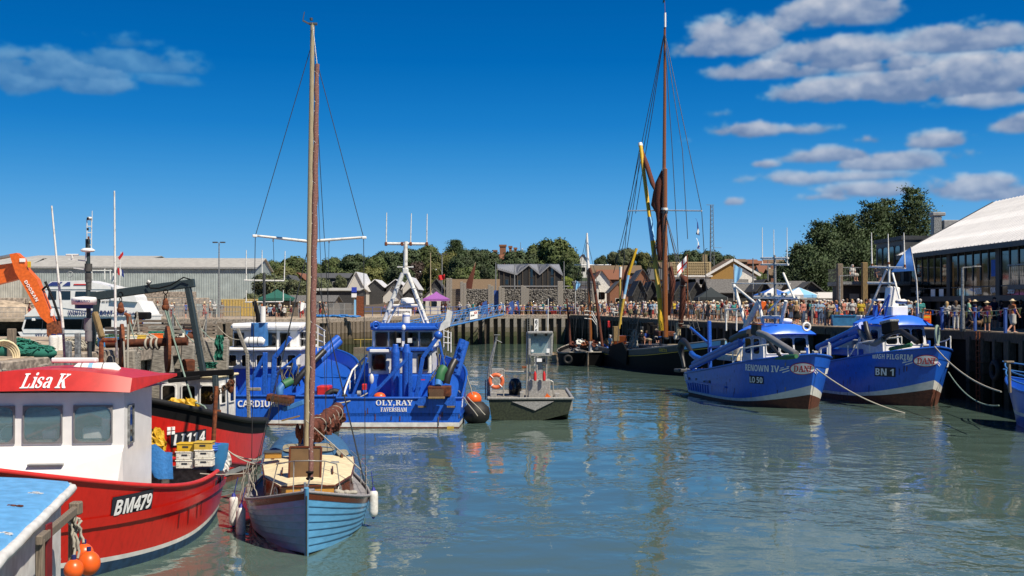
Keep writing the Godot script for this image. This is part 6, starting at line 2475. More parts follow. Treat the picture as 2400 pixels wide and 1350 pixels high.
	var t := thing("hose_coil","coil of bright blue hose on the barrel at the red boat's stern","coil",at(490,1052,28.8))
	for i in 3:
		b = mb()
		b.torus(v3(0,i * .05,0),.27,.03,Basis(RT,PI / 2),20,6)
		part("turn",b,"parasol_blue",t)
	b = mb()
	for i in 4:
		lump(b,v3(rng.randf_range(-.14,.14),rng.randf_range(-.16,.16),rng.randf_range(-.1,.1)),v3(.16,.26,.1),.45)
	lone("oilskins",b,"oilskin","bundle of yellow oilskins hanging behind the wheelhouse of the red boat","oilskins",at(366,1046,28.8))
	b = mb()
	b.grid([PackedVector3Array([v3(-.32,.36,0),v3(-.1,.42,.1),v3(.12,.22,.04),v3(.3,.22,.08)]),PackedVector3Array([v3(-.3,.0,.12),v3(-.05,-.1,.2),v3(.14,-.12,.12),v3(.34,-.1,.18)]),PackedVector3Array([v3(-.1,-.36,.16),v3(.02,-.4,.22),v3(.18,-.4,.16),v3(.36,-.4,.2)])])
	lone("blue_tarpaulin",b,"tarp_blue","light blue tarpaulin draped over gear behind the red boat's wheelhouse","tarpaulin",at(378,1080,28.5))
	b = mb()
	for i in 3:
		lump(b,v3(rng.randf_range(-.06,.06),i * .14 - .16,rng.randf_range(-.05,.05)),v3(.12,.17,.08),.45)
	lone("white_sacking",b,"fender","crumpled white sacking tied at the red boat's stern corner","sack",at(527,1076,28.9))
	mooring("white mooring line from the red boat's stern to the pale blue yacht",at(524,1046,29.2),at(622,1088,29.0),.12,.018)
	mooring("second white mooring line from the red boat's stern to the yacht",at(524,1050,29.3),at(614,1075,30.0),.1,.016)
	mooring("white line level along the red boat's stern to the yacht's stanchion",at(470,1109,28.2),at(576,1108,28.4),.03,.014)

func yacht() -> void:
	var yaw := .16
	var o := thing("sailing_yacht","pale blue clinker-built sailing yacht with a cream cabin top and tall mast","yacht",v3(-5.08,0,-29.9),yaw)
	var h := Hull.new()
	h.zs = -4.6; h.zb = 4.95; h.B = 1.47; h.rake = .35; h.tr = .5; h.trw = .25; h.tm = .5; h.pb = 3.0; h.pw = 1.65; h.wl = .84; h.y0 = -.45; h.sheer = [.92,.62,1.36]; h.fl = .75
	# eight lapped strakes a side: each plank a piece whose lower edge stands proud of the one below
	var ns := 9
	for side in [-1.0,1.0]:
		for i in ns:
			var rows := [PackedVector3Array(),PackedVector3Array(),PackedVector3Array(),PackedVector3Array()]
			for j in 31:
				var t := j / 30.0
				var ya: float = lerpf(-.3,h.sh(t) - .13,float(i) / ns)
				var yb: float = lerpf(-.3,h.sh(t) - .13,float(i + 1) / ns)
				rows[0].append(h.pt(t,ya,side,-.02))
				rows[1].append(h.pt(t,ya - .004,side,.03))
				rows[2].append(h.pt(t,ya + .012,side,.032))
				rows[3].append(h.pt(t,yb + .01,side,.004))
			var b := mb()
			b.grid(rows,false,false)
			part("plank",b,"black" if i == 0 else "sky_blue",o)
	var b := mb()
	h.band(b,func(_t): return -.4,func(_t): return .02,2,24,true,.02)
	part("hull_bottom",b,"black",o)
	b = mb()
	h.band(b,func(t): return h.sh(t) - .15,func(t): return h.sh(t),3,30,true,.022)
	part("sheer_strake",b,"mahogany",o)
	b = mb()
	h.band(b,func(t): return h.sh(t) - .4,func(t): return h.sh(t) - .14,2,24,true,-.02)
	part("transom",b,"varnish",o)
	b = mb()
	h.rail(b,.015,.035,.01)
	part("cap_rail",b,"deck_grey",o)
	b = mb()
	h.deck(b,func(t): return h.sh(t) - .03,.0,30)
	part("deck",b,"deck_grey",o)
	b = mb()
	b.tube([h.pt(1,-.35,0) + v3(0,0,.02),h.pt(1,.5,0) + v3(0,0,.03),h.pt(1,1.36,0) + v3(0,.1,.05)],[.05,.05,.055],6)
	part("stem",b,"sky_blue",o)
	b = mb()
	b.tube([h.pt(1,-.3,0) + v3(0,0,.07),h.pt(1,.5,0) + v3(0,0,.08),h.pt(1,1.3,0) + v3(0,0,.1)],.018,5)
	part("stem_band",b,"darkgrey",o)
	# coachroof
	var plan := [[2.15,.6,1.1],[1.2,.98,1.17],[-.4,1.1,1.25],[-1.4,1.1,1.3]]
	var dk := func(z: float) -> float: return h.sh((z + 4.6) / 9.55) - .03
	var names_ := ["cabin_front","cabin_side","cabin_side"]
	b = mb()
	b.quad(v3(-.6,dk.call(2.3),2.22),v3(.6,dk.call(2.3),2.22),v3(.6,1.1,2.15),v3(-.6,1.1,2.15))
	part("cabin_front",b,"varnish",o)
	for s in [-1.0,1.0]:
		var r0 := PackedVector3Array()
		var r1 := PackedVector3Array()
		for p in plan:
			r0.append(v3(s * (p[1] + .03),.45,p[0]))
			r1.append(v3(s * p[1],p[2],p[0]))
		b = mb()
		b.grid([r0,r1],false,false)
		part("cabin_side",b,"mahogany",o)
		var bev := []
		for i in 3:
			var za := lerpf(1.9,-.9,i / 2.0)
			var xw := 0.0
			for k in 3:
				if za <= plan[k][0] and za >= plan[k + 1][0]:
					xw = lerpf(plan[k][1],plan[k + 1][1],(plan[k][0] - za) / (plan[k][0] - plan[k + 1][0]))
			b = mb()
			var bs := Basis(UP,s * (1.18 if i == 0 else PI / 2 - .09))
			b.torus(v3(s * (xw + .035),.92 + .05 * i,za),.1,.02,bs,18,6)
			var ring := part("porthole",b,"alu",o)
			b = mb()
			b.box(v3(s * (xw + .03),.92 + .05 * i,za),v3(.17,.17,.012),bs)
			part("pane",b,"glass_dark",ring)
	var rr := []
	for p in plan:
		var r := PackedVector3Array()
		for i in 9:
			var u := -1.0 + i / 4.0
			r.append(v3(u * (p[1] + .035),p[2] + .09 * (1 - u * u),p[0] + (.04 if p == plan[0] else 0.0)))
		rr.append(r)
	b = mb()
	b.grid(rr)
	for r in [rr[0]]:
		for i in 8:
			b.quad(r[i] - v3(0,.06,0),r[i + 1] - v3(0,.06,0),r[i + 1],r[i])
	part("cabin_top",b,"cream",o)
	b = mb()
	for s in [-1.0,1.0]:
		var l := []
		for p in plan:
			l.append(v3(s * (p[1] + .045),p[2] - .03,p[0]))
		b.tube(l,.022,5)
	b.tube([v3(-.64,1.07,2.19),v3(.64,1.07,2.19)],.022,5)
	part("roof_trim",b,"mahogany",o)
	for x in [-.62,.58]:
		b = mb()
		b.beam(v3(x,1.26,1.4),v3(x,1.3,.7),.035,.06,.01)
		part("grab_rail",b,"mahogany",o)
		b = mb()
		b.box(v3(x * 1.12,1.3,-.2),v3(.22,.04,.14),Basis(),.015)
		part("ventilator",b,"steel",o)
		b = mb()
		b.beam(v3(x * 1.45,1.35,-.9),v3(x * 1.45,1.38,-1.2),.05,.1,.01)
		part("cleat",b,"mahogany",o)
	# open fore hatch: a framed smoked lid standing up
	var H0 := q(678,1122,28.2)
	var H1 := q(752,1122,28.2)
	var up := v3(.02,.74,-.12)
	b = mb()
	for e in [[H0,H0 + up],[H1,H1 + up],[H0 + up,H1 + up],[H0,H1]]:
		b.beam(e[0],e[1],.045,.045,.008)
	var fr := part("hatch_lid",b,"mahogany",o)
	b = mb()
	b.quad(H0,H1,H1 + up,H0 + up)
	part("lid_pane",b,mt(.2,.12,.05,.3),fr)
	b = mb()
	b.box(q(641,1065,30.2),v3(.42,.16,.35),Basis(),.02)
	part("dorade_box",b,"varnish",o)
	b = mb()
	b.box(q(641,1058,30.2),v3(.46,.04,.4),Basis(),.01)
	part("box_lid",b,"darkgrey",o)
	# blue canvas spray hood with clear windows
	var hood := []
	for k in 6:
		var t := k / 5.0
		var r := PackedVector3Array()
		for i in 17:
			var a := PI * i / 16.0
			var ww := lerpf(1.16,1.02,t) 
			var hh := .74 * pow(sin(minf(t + .28,1.0) * PI / 2),.6)
			r.append(v3(-cos(a) * ww,1.02 + .12 + pow(sin(a),.72) * hh,-1.25 - 1.5 * t))
		hood.append(r)
	b = mb()
	b.grid(hood)
	part("spray_hood",b,"canvas_blue",o)
	b = mb()
	var front := []
	for k in 2:
		var r := PackedVector3Array()
		for i in 17:
			var a := PI * i / 16.0
			var ww: float = [1.2,1.16][k]
			r.append(v3(-cos(a) * ww,1.1 + pow(sin(a),.72) * ([.0,.46][k]),-1.12 - .14 * k))
		front.append(r)
	b.grid(front)
	part("hood_front",b,"canvas_blue",o)
	for wv in [[-.86,1.42,-1.33,.17,.1,-.5],[-.34,1.56,-1.4,.34,.13,-.1],[.34,1.56,-1.4,.34,.13,.1],[.86,1.42,-1.33,.17,.1,.5]]:
		b = mb()
		var ring := []
		var cc := v3(wv[0],wv[1],wv[2] + .14)
		var bs := Basis(UP,wv[5]) * Basis(RT,-.75)
		for i in 18:
			var a := TAU * i / 18
			ring.append(cc + bs * v3(signf(cos(a)) * pow(absf(cos(a)),.6) * wv[3],signf(sin(a)) * pow(absf(sin(a)),.6) * wv[4],0))
		for i in 18:
			b.tri(cc,ring[i],ring[(i + 1) % 18])
		part("clear_window",b,mt(.3,.27,.2,.15),o)
	# mast, rolled headsail, spreaders, rigging
	var mfoot := q(720,1066,30.1)
	mfoot.y = 1.2
	var mtp := q(731,52,30.1)
	part("mast",tb([mfoot,mfoot.lerp(mtp,.5),mtp],[.082,.075,.055],10),"spar_pale",o)
	b = mb()
	var jb := q(729,1118,26.6)
	var jt := q(742,150,29.75)
	var l := []
	var rads := []
	for i in 30:
		var t := i / 29.0
		l.append(jb.lerp(jt,t) + v3(.008 * sin(i * 2.0),0,0))
		rads.append(.052 + .02 * sin(PI * t) + .006 * sin(i * 2.4))
	b.tube(l,rads,9)
	part("rolled_headsail",b,"sleeve",o)
	b = mb()
	for i in 160:     # the spiral seam of the sleeve
		var t := i / 160.0
		var t2 := (i + 1) / 160.0
		var f := func(tt: float) -> Vector3: return jb.lerp(jt,tt) + v3(cos(tt * 240.0),0,sin(tt * 240.0)) * (.056 + .02 * sin(PI * tt))
		b.tube([f.call(t),f.call(t2)],.005,4,false)
	part("sleeve_seam",b,"fender",o)
	b = mb()
	b.lathe([[0,0],[.06,0],[.085,.02],[.085,.05],[.05,.07],[.05,.14],[.085,.16],[.085,.19],[0,.2]],q(727,1124,26.6),14)
	part("furling_drum",b,"black",o)
	part("furler_link",tb([q(727,1122,26.6),v3(0,1.42,4.9)],.02,6),"steel",o)
	part("forestay",tb([jt,q(732,60,30)],.012,4),"steel",o)
	b = mb()
	b.beam(q(731,58,30.1),q(708,46,30.0),.035,.035)
	b.beam(q(708,48,30.0),q(712,26,30.0),.02,.02)
	b.box(q(733,54,30.1),v3(.2,.05,.1))
	b.tube([q(728,46,30.1),q(728,40,30.1)],.04,8)
	part("masthead_fitting",b,"darkgrey",o)
	for e in [[597,552],[853,556]]:
		var root := q(724,567,30.1)
		root.y = 6.87
		b = mb()
		b.tube([root,q(e[0],e[1],30.1)],[.042,.03],7)
		part("spreader",b,"white_pipe",o)
		b = mb()
		b.box(q(e[0],e[1] + 1,30.1),v3(.12,.07,.1),Basis(),.015)
		part("spreader_tip",b,"white",o)
	b = mb()
	for s in [-1.0,1.0]:
		var tip := q(598,553,30.1) if s < 0 else q(852,557,30.1)
		var dkp := v3(s * 1.42,.68,-.3)
		b.tube([q(730,100,30.1),tip,dkp],.009,4,false)
		var low := q(724,572,30.1)
		b.tube([low,v3(s * 1.42,.68,.35)],.009,4,false)
		b.tube([low,v3(s * 1.4,.68,-1.0)],.009,4,false)
	b.tube([q(732,90,30.1),q(786,1000,36)],.009,4,false)
	b.tube([q(728,140,30.1),q(712,1040,30)],.007,4,false)
	b.tube([q(736,200,30.1),q(768,1060,30)],.007,4,false)
	b.tube([q(640,560,30.1),q(655,1005,30.3)],.006,4,false)
	b.tube([q(771,562,30.1),q(764,980,30.3)],.006,4,false)
	part("shrouds",b,"wire",o)
	for p in [[640,563],[771,566]]:
		part("flag_block",bx(q(p[0],p[1],30.1),v3(.04,.08,.03),.01),"steel",o)
	# boom with the brown mainsail stowed along it
	var g := q(728,1012,30.3)
	var e := q(792,966,35.0)
	part("boom",tb([g,e],.055,8),"spar_yellow",o)
	b = mb()
	l = []
	rads = []
	for i in 22:
		var t := i / 21.0
		l.append(g.lerp(e,t) + v3(.06 * sin(i * 1.7),.1 + .05 * sin(i * 2.3),0))
		rads.append(.09 + .06 * absf(sin(i * 1.3)) + .04 * t)
	b.tube(l,rads,9)
	for i in 14:
		var t := (i + .5) / 14.0
		lump(b,g.lerp(e,t) + v3(rng.randf_range(-.12,.12),-.1 + rng.randf_range(-.12,.06),0),v3(.15,.24,.2),.5)
	part("stowed_mainsail",b,"tan_sail",o)
	b = mb()
	for i in 5:
		b.ball(q(698 + i * 6,1010 + i % 2 * 12,30.4),v3(.06,.2,.08),8)
	part("sail_luff",b,"tan_sail",o)
	b = mb()
	for i in 5:
		b.torus(g.lerp(e,.25 + i * .16) + v3(0,.02,0),.22,.014,Basis(),14,4)
	part("sail_ties",b,"rope",o)
	# pulpit, stanchions and lifelines
	b = mb()
	var tops := [q(652,1086,27.2),q(690,1080,26.0),q(727,1079,25.6),q(762,1080,26.0),q(790,1087,27.2)]
	b.tube(tops,.014,6)
	for pr in [[0,634,1163,27.3],[1,688,1163,25.9],[3,752,1163,25.9],[4,801,1165,27.3]]:
		b.tube([tops[pr[0]],q(pr[1],pr[2],pr[3])],.014,6)
	part("pulpit",b,"alu",o)
	for s in [-1.0,1.0]:
		for z in [1.7,.4,-1.2,-2.9]:
			var t: float = (z + 4.6) / 9.55
			var p := h.pt(t,h.sh(t),s,-.06)
			part("stanchion",tb([p,p + v3(0,.6,0)],.013,6),"alu",o)
	b = mb()
	for s in [-1.0,1.0]:
		for hh in [.58,.3]:
			var pl := []
			for z in [2.6,1.7,.4,-1.2,-2.9]:
				var t: float = (z + 4.6) / 9.55
				pl.append(h.pt(t,h.sh(t) + hh,s,-.06))
			b.tube(pl,.006,4,false)
	b.tube([q(718,985,30),q(846,1100,28.0)],.016,5)
	part("lifelines",b,"rope",o)
	b = mb()
	b.box(q(722,1150,25.6),v3(.3,.1,.16),Basis(),.02)
	b.box(q(716,1148,25.3),v3(.06,.34,.06),Basis(),.01)
	part("bow_roller",b,"steel",o)
	b = mb()
	for i in 12:
		b.ball(q(792 + i * 3.5,1160 - absf(6 - i) * .5 - rng.randf() * 8,27.0),v3(.09,.05,.1),7)
	part("coiled_rope",b,"rope",o)
	# fenders hung over the side
	var fl := ["white fender on the right side of the blue yacht","left white fender between the yacht and the red boat","lower white fender between the yacht and the red boat"]
	var fi := 0
	for p in [[876,1178,28.4,.66],[549,1195,28.3,.72],[566,1222,27.6,.74]]:
		var t := thing("fender",fl[fi],"fender",at(p[0],p[1],p[2]),0,"white fenders on the yacht")
		b = mb()
		var L: float = p[3] / 2
		b.lathe([[0,-L],[.05,-L + .01],[.1,-L + .07],[.11,-L + .14],[.11,L - .14],[.1,L - .07],[.04,L - .02],[0,L - .02]],O3,16)
		part("body",b,"fender",t)
		part("end",tb([v3(0,L - .06,0),v3(0,L + .05,0)],[.07,.025],10),"fender_cap",t)
		part("end",tb([v3(0,-L + .03,0),v3(0,-L - .04,0)],[.06,.02],10),"fender_cap",t)
		part("lanyard",tb([v3(0,L,0),v3(-.05 if fi == 0 else .1,L + .42,0)],.01,5),"fender_cap",t)
		fi += 1
	t_ropes("tangle of white ropes hanging at the yacht's left rail",[[580,1080,568,1180],[586,1085,578,1170],[592,1090,582,1160],[575,1100,562,1188],[598,1095,590,1150],[584,1110,604,1160]],28.6,.014)

func red_black_trawler() -> void:
	var o := thing("fishing_boat","red and black trawler with dark gantry and rusty net drum","fishing boat",v3(-10.3,0,-35.6),-.13)
	var h := Hull.new()
	h.zs = -3.9; h.zb = 4.1; h.B = 1.95; h.rake = .6; h.tr = .9; h.trw = .8; h.tm = .4; h.pb = 2.6; h.pw = 2.0; h.wl = .92; h.y0 = -.5; h.sheer = [1.5,1.98,3.0]
	var b := mb()
	h.band(b,func(t): return h.sh(t) - .42,func(t): return h.sh(t),3)
	part("upper_strake",b,"black",o)
	b = mb()
	h.band(b,func(_t): return .36,func(t): return h.sh(t) - .42,5)
	part("hull",b,"red",o)
	b = mb()
	h.band(b,func(_t): return .2,func(_t): return .36,2,28,true,.03)
	part("boot_stripe",b,"grey",o)
	b = mb()
	h.band(b,func(_t): return -.5,func(_t): return .2,2)
	part("hull_bottom",b,"antifoul",o)
	b = mb()
	h.deck(b,func(t): return h.sh(t) - .45)
	part("deck",b,"deck_dark",o)
	b = mb()
	h.rail(b,.0,.09,.02)
	part("rubber_rail",b,"rubber",o)
	b = mb()
	h.rail(b,-1.38,.045,.02)
	part("rubbing_strake",b,"darkred",o)
	var tp := t_at(h,1,447,2.0)
	var f := on_hull(h,tp,h.sh(tp) - .84,1.0)
	b = mb()
	var rows := []
	for v in [-.2,.2]:
		var r := PackedVector3Array()
		for i in 9:
			var e: Array = f.call(-.66 + i * .165,v)
			r.append(e[0] + e[1] * .02)
		rows.append(r)
	b.grid(rows)
	part("number_plate",b,"ink",o)
	words("LI114",1.16,.3,"letter_white",o,f,"sansb","lettering",.045,.15)
	words("Lisa Marie of Arun",1.25,.2,"letter_gold",o,on_hull(h,tp,h.sh(tp) - 1.2,1.0),"serif","lettering",.03,.25)
	tp = t_at(h,1,400,2.2)
	f = on_hull(h,tp,h.sh(tp) - .74,1.0)
	for k in [[-.07,-.06],[.07,-.06],[-.07,.06],[.07,.06]]:
		b = mb()
		var e: Array = f.call(k[0],k[1])
		b.box(e[0] + e[1] * .02,v3(.11,.09,.02),Basis(e[1].cross(UP) * -1.0,UP,e[1] * 1.0))
		part("flag_square",b,"letter_white",o)
	# wheelhouse
	var C := q(465,925,38.2)
	C.y = 0
	b = bx(C + v3(0,2.2,0),v3(1.9,1.6,1.7),.06)
	part("wheelhouse",b,"white_worn",o)
	b = bx(C + v3(0,3.02,0),v3(2.05,.08,1.85),.03)
	part("roof",b,"cream",o)
	for x in [-.6,.05,.65]:
		window(o,C + v3(x,2.45,.86),RT,UP,.42,.58,"white","glass_dark",.03)
	for z in [-.4,.35]:
		window(o,C + v3(.96,2.45,z),Vector3.FORWARD,UP,.38,.55,"white","glass_dark",.03)
	part("house_base",bx(C + v3(0,1.2,0),v3(1.94,.5,1.74)),"red",o)
	b = mb()
	for i in 4:
		lump(b,q(408 + i * 12,950 + (i % 3) * 4,36.0),v3(.24,.19,.16),.5)
	lone("oilskins",b,"oilskin","heap of yellow oilskins on the black bow of the gantry trawler","oilskins",cur).rotation.y = cyaw
	cur = o.position
	cyaw = o.rotation.y
	# gantry
	b = mb()
	b.beam(q(204,697,37),q(456,663,37),.2,.26,.02)
	part("gantry_beam",b,"teal_steel",o)
	b = mb()
	b.beam(q(228,700,37),q(206,900,37),.16,.16,.02)
	part("gantry_leg",b,"teal_steel",o)
	b = mb()
	b.beam(q(440,672,37),q(478,880,37),.17,.17,.02)
	part("gantry_leg",b,"teal_steel",o)
	b = mb()
	b.beam(q(452,700,37.2),q(482,825,37.2),.08,.06,.01)
	part("pale_batten",b,"wood_grey",o)
	b = mb()
	b.beam(q(386,880,36.6),q(548,872,36.6),.16,.18,.02)
	b.beam(q(470,884,36.4),q(395,893,36.0),.12,.12,.02)
	b.beam(q(542,874,36.6),q(545,905,36.6),.12,.12,.02)
	part("cross_beam",b,"black",o)
	b = mb()
	b.beam(q(505,880,36.4),q(512,1040,36.0),.16,.16,.02)
	part("stanchion_post",b,"teal_steel",o)
	b = mb()
	b.beam(q(514,960,35.9),q(520,1045,35.8),.1,.12,.02)
	part("rusty_post",b,"rust",o)
	b = mb()
	for e in [[557,770,580,830],[580,830,585,1005],[584,912,612,912]]:
		b.beam(q(e[0],e[1],37.4),q(e[2],e[3],37.4),.1,.1,.015)
	part("davit",b,"wood_grey",o)
	b = mb()
	b.tube([q(346,660,36.9),q(352,664,36.9)],.08,8)
	part("deck_light",b,"alu",o)
	b = mb()
	b.tube([q(345,664,36.8),q(352,675,36.8),q(370,676,36.8),q(400,668,36.8),q(430,650,36.8),q(446,655,36.8)],.022,5)
	part("cable",b,"black",o)
	for p in [[283,684,712,728],[388,678,700,722]]:
		b = mb()
		b.torus(q(p[0],p[1] + 6,36.9),.07,.016,Basis(),12,5)
		b.torus(q(p[0],p[1] + 18,36.9),.07,.016,Basis(UP,PI / 2),12,5)
		part("chain_link",b,"black",o)
		b = mb()
		b.ball(q(p[0],(p[2] + p[3]) / 2.0,36.9),v3(.1,.17,.07),10)
		b.ball(q(p[0],p[3] - 2,36.9),v3(.13,.12,.08),10)
		part("block",b,"rust",o)
	b = mb()
	b.beam(q(222,732,36.7),q(240,792,36.5),.17,.17,.03)
	part("roller_arm",b,"timber",o)
	# net drum
	for px in [286,393]:
		b = mb()
		var cc := q(px,818,36.9)
		var dax := v3(.93,0,-.37).rotated(UP,.13) * .045
		b.tube([cc - dax,cc + dax],.78 if px < 300 else .72,28)
		part("drum_flange",b,"rust",o)
	part("drum_axle",tb([q(250,806,36.9),q(440,800,36.9)],.13,14),"rust2",o)
	for px in [294,345,358,370]:
		b = mb()
		b.torus(q(px,806,36.9),.15,.04,Basis(UP,PI / 2),14,6)
		part("rope_turn",b,"rope",o)
	for e in [[290,800,294,880],[300,760,300,870]]:
		part("rope_end",tb([q(e[0],e[1],36),q(e[2],e[3],35.8)],.03,5),"rope",o)
	b = mb()
	b.tube(sag(q(384,716,36.9),q(424,850,36.6),.0,6) + sag(q(430,870,36.5),q(452,940,36.0),.0,4) + [q(480,952,35.8),q(490,968,35.8)],.03,6)
	b.tube([q(390,720,36.9),q(428,862,37.3)],.028,6)
	part("tow_rope",b,"rope_green",o)
	b = mb()
	for i in 12:
		b.torus(q(545 - i * 4.5,895 + i * 3.4,36.3 - i * .03),.075,.018,Basis(UP,i * 1.57),10,5)
	part("chain",b,"chain",o)
	b = mb()
	b.ball(q(541,905,36.4),v3(.12,.22,.1),10)
	part("block",b,"rust",o)
	for e in [[488,960,492,985],[484,975,496,990]]:
		b = mb()
		b.tube([q(e[0],e[1],35.5),q(e[2],e[3],35.5)],.05,6)
		part("knot",b,"rope_green",o)
	# net sheets and odd gear on deck behind
	net_patch("teal net hung from a pole beside the dredger's wheelhouse",514,815,40,.22,.85)
	net_patch("dark green net bundled on the gantry trawler's beam",488,856,38,.5,.2)
	b = mb()
	b.box(O3,v3(.4,.4,.3),Basis(UP,.3),.05)
	lone("rusty_box",b,"rust2","rusty brown box on the gantry trawler's beam","box",at(442,856,38))

func net_patch(label: String,px: float,py: float,d: float,w: float,h: float) -> void:
	var b := mb()
	for k in 3:
		var r0 := []
		for j in 7:
			var r := PackedVector3Array()
			for i in 7:
				r.append(v3((i / 6.0 - .5) * w * (1.0 + .2 * sin(j * 1.4)) + .05 * sin(j * 2.0 + k),(.5 - j / 6.0) * h,.1 * sin(i * 1.9 + j + k * 2.0)))
			r0.append(r)
		b.grid(r0)
	lone("net",b,"net_teal",label,"net",at(px,py,d))

# ---------------------------------------------------------------- helpers for boats further off
func pbx(x0: float,y0: float,x1: float,y1: float,d: float,dep: float,bev := 0.0) -> MB:   # a box that fills a measured rectangle and goes back by dep
	var a := q(x0,y0,d)
	var c := q(x1,y1,d)
	return bx((a + c) * .5 - v3(0,0,dep / 2),v3(absf(c.x - a.x),absf(a.y - c.y),dep),bev)

func ql(px: float,py: float,off := 0.0) -> Vector3:   # where the line of sight meets the boat's own lengthwise plane x = off
	var ax := v3(cos(cyaw),0,-sin(cyaw))
	var dir := v3((px - 1200.0) / F,-(py - HY) / F,-1)
	var d := (off + (cur - v3(0,EYE,0)).dot(ax)) / dir.dot(ax)
	return q(px,py,d)

func t_at(h: Hull,side: float,px: float,y: float) -> float:
	var best := 0.0
	var err := 1e9
	for i in 200:
		var t := i / 200.0
		var p := cur + h.pt(t,y,side).rotated(UP,cyaw)
		var e := absf(1200.0 + p.x / -p.z * F - px)
		if e < err:
			err = e
			best = t
	return best

func oval(o: Node3D,fn: Callable,w: float,hh: float,mat: String,lift: float,called: String) -> void:
	var b := mb()
	var c: Array = fn.call(0,0)
	for i in 28:
		var p := []
		for k in [i,i + 1]:
			var a: float = TAU * k / 28
			var e: Array = fn.call(cos(a) * w / 2,sin(a) * hh / 2)
			p.append(e[0] + e[1] * lift)
		var cc: Vector3 = c[0] + c[1] * lift
		if (p[0] - cc).cross(p[1] - cc).dot(c[1]) > 0:
			b.tri(cc,p[0],p[1])
		else:
			b.tri(cc,p[1],p[0])
	part(called,b,mat,o)

func patch(o: Node3D,fn: Callable,u0: float,v0: float,u1: float,v1: float,w: float,mat: String,lift: float,called: String) -> void:   # a painted band along a hull
	var b := mb()
	var r0 := PackedVector3Array()
	var r1 := PackedVector3Array()
	for i in 9:
		var t := i / 8.0
		var e: Array = fn.call(lerpf(u0,u1,t),lerpf(v0,v1,t) - w / 2)
		var f: Array = fn.call(lerpf(u0,u1,t),lerpf(v0,v1,t) + w / 2)
		r0.append(e[0] + e[1] * lift)
		r1.append(f[0] + f[1] * lift)
	b.grid([r0,r1])
	part(called,b,mat,o)

func round_stem(h: Hull,u0: float,y: float) -> Callable:   # words that run round the bow: u is the way along the plating from the stem
	var arc := []
	for side in [-1.0,1.0]:
		var l := [[0.0,1.0]]
		var s := 0.0
		for i in 120:
			var t := 1.0 - (i + 1) / 240.0
			s += h.pt(t,y,side).distance_to(h.pt(t + 1 / 240.0,y,side))
			l.append([s,t])
		arc.append(l)
	return func(u: float,v: float):
		var w := u + u0
		var side := -1.0 if w < 0 else 1.0
		var l: Array = arc[0 if w < 0 else 1]
		var t := .5
		for i in l.size() - 1:
			if absf(w) <= l[i + 1][0]:
				t = lerpf(l[i][1],l[i + 1][1],(absf(w) - l[i][0]) / (l[i + 1][0] - l[i][0]))
				break
		var n := h.nrm(minf(t,.985),y + v,side)
		if absf(w) < .25:
			n = n.lerp(h.nrm(minf(t,.985),y + v,-side),.5 - absf(w) * 2.0).normalized()
		return [h.pt(t,y + v,side),n]

func emblem(o: Node3D,h: Hull,px: float,y: float) -> void:   # white oval with red lettering and three rays to each side
	var fn := round_stem(h,px,y)
	oval(o,fn,1.24,.62,"letter_red",.02,"oval_border")
	oval(o,fn,1.16,.55,"letter_white",.03,"oval")
	words("DANI",.86,.31,"letter_red",o,fn,"serifb","lettering",.042)
	for k in [[-.68,.02,-1.15,-.12,.06],[-.64,-.1,-1.0,-.22,.05],[-.66,.1,-1.1,0.0,.045]]:
		patch(o,fn,k[0],k[1],k[2],k[3],k[4],"letter_white",.02,"ray")
	for k in [[.66,-.05,1.0,-.22,.05],[.62,-.14,.9,-.28,.05]]:
		patch(o,fn,k[0],k[1],k[2],k[3],k[4],"letter_white",.02,"ray")

func tyre(label: String,p: Vector3,turn: float,R := .36) -> void:
	var b := mb()
	b.torus(O3,R,R * .36,Basis(),20,8)
	var o := lone("tyre_fender",b,"rubber",label,"tyre",p,"tyre fenders")
	o.rotation.y = turn

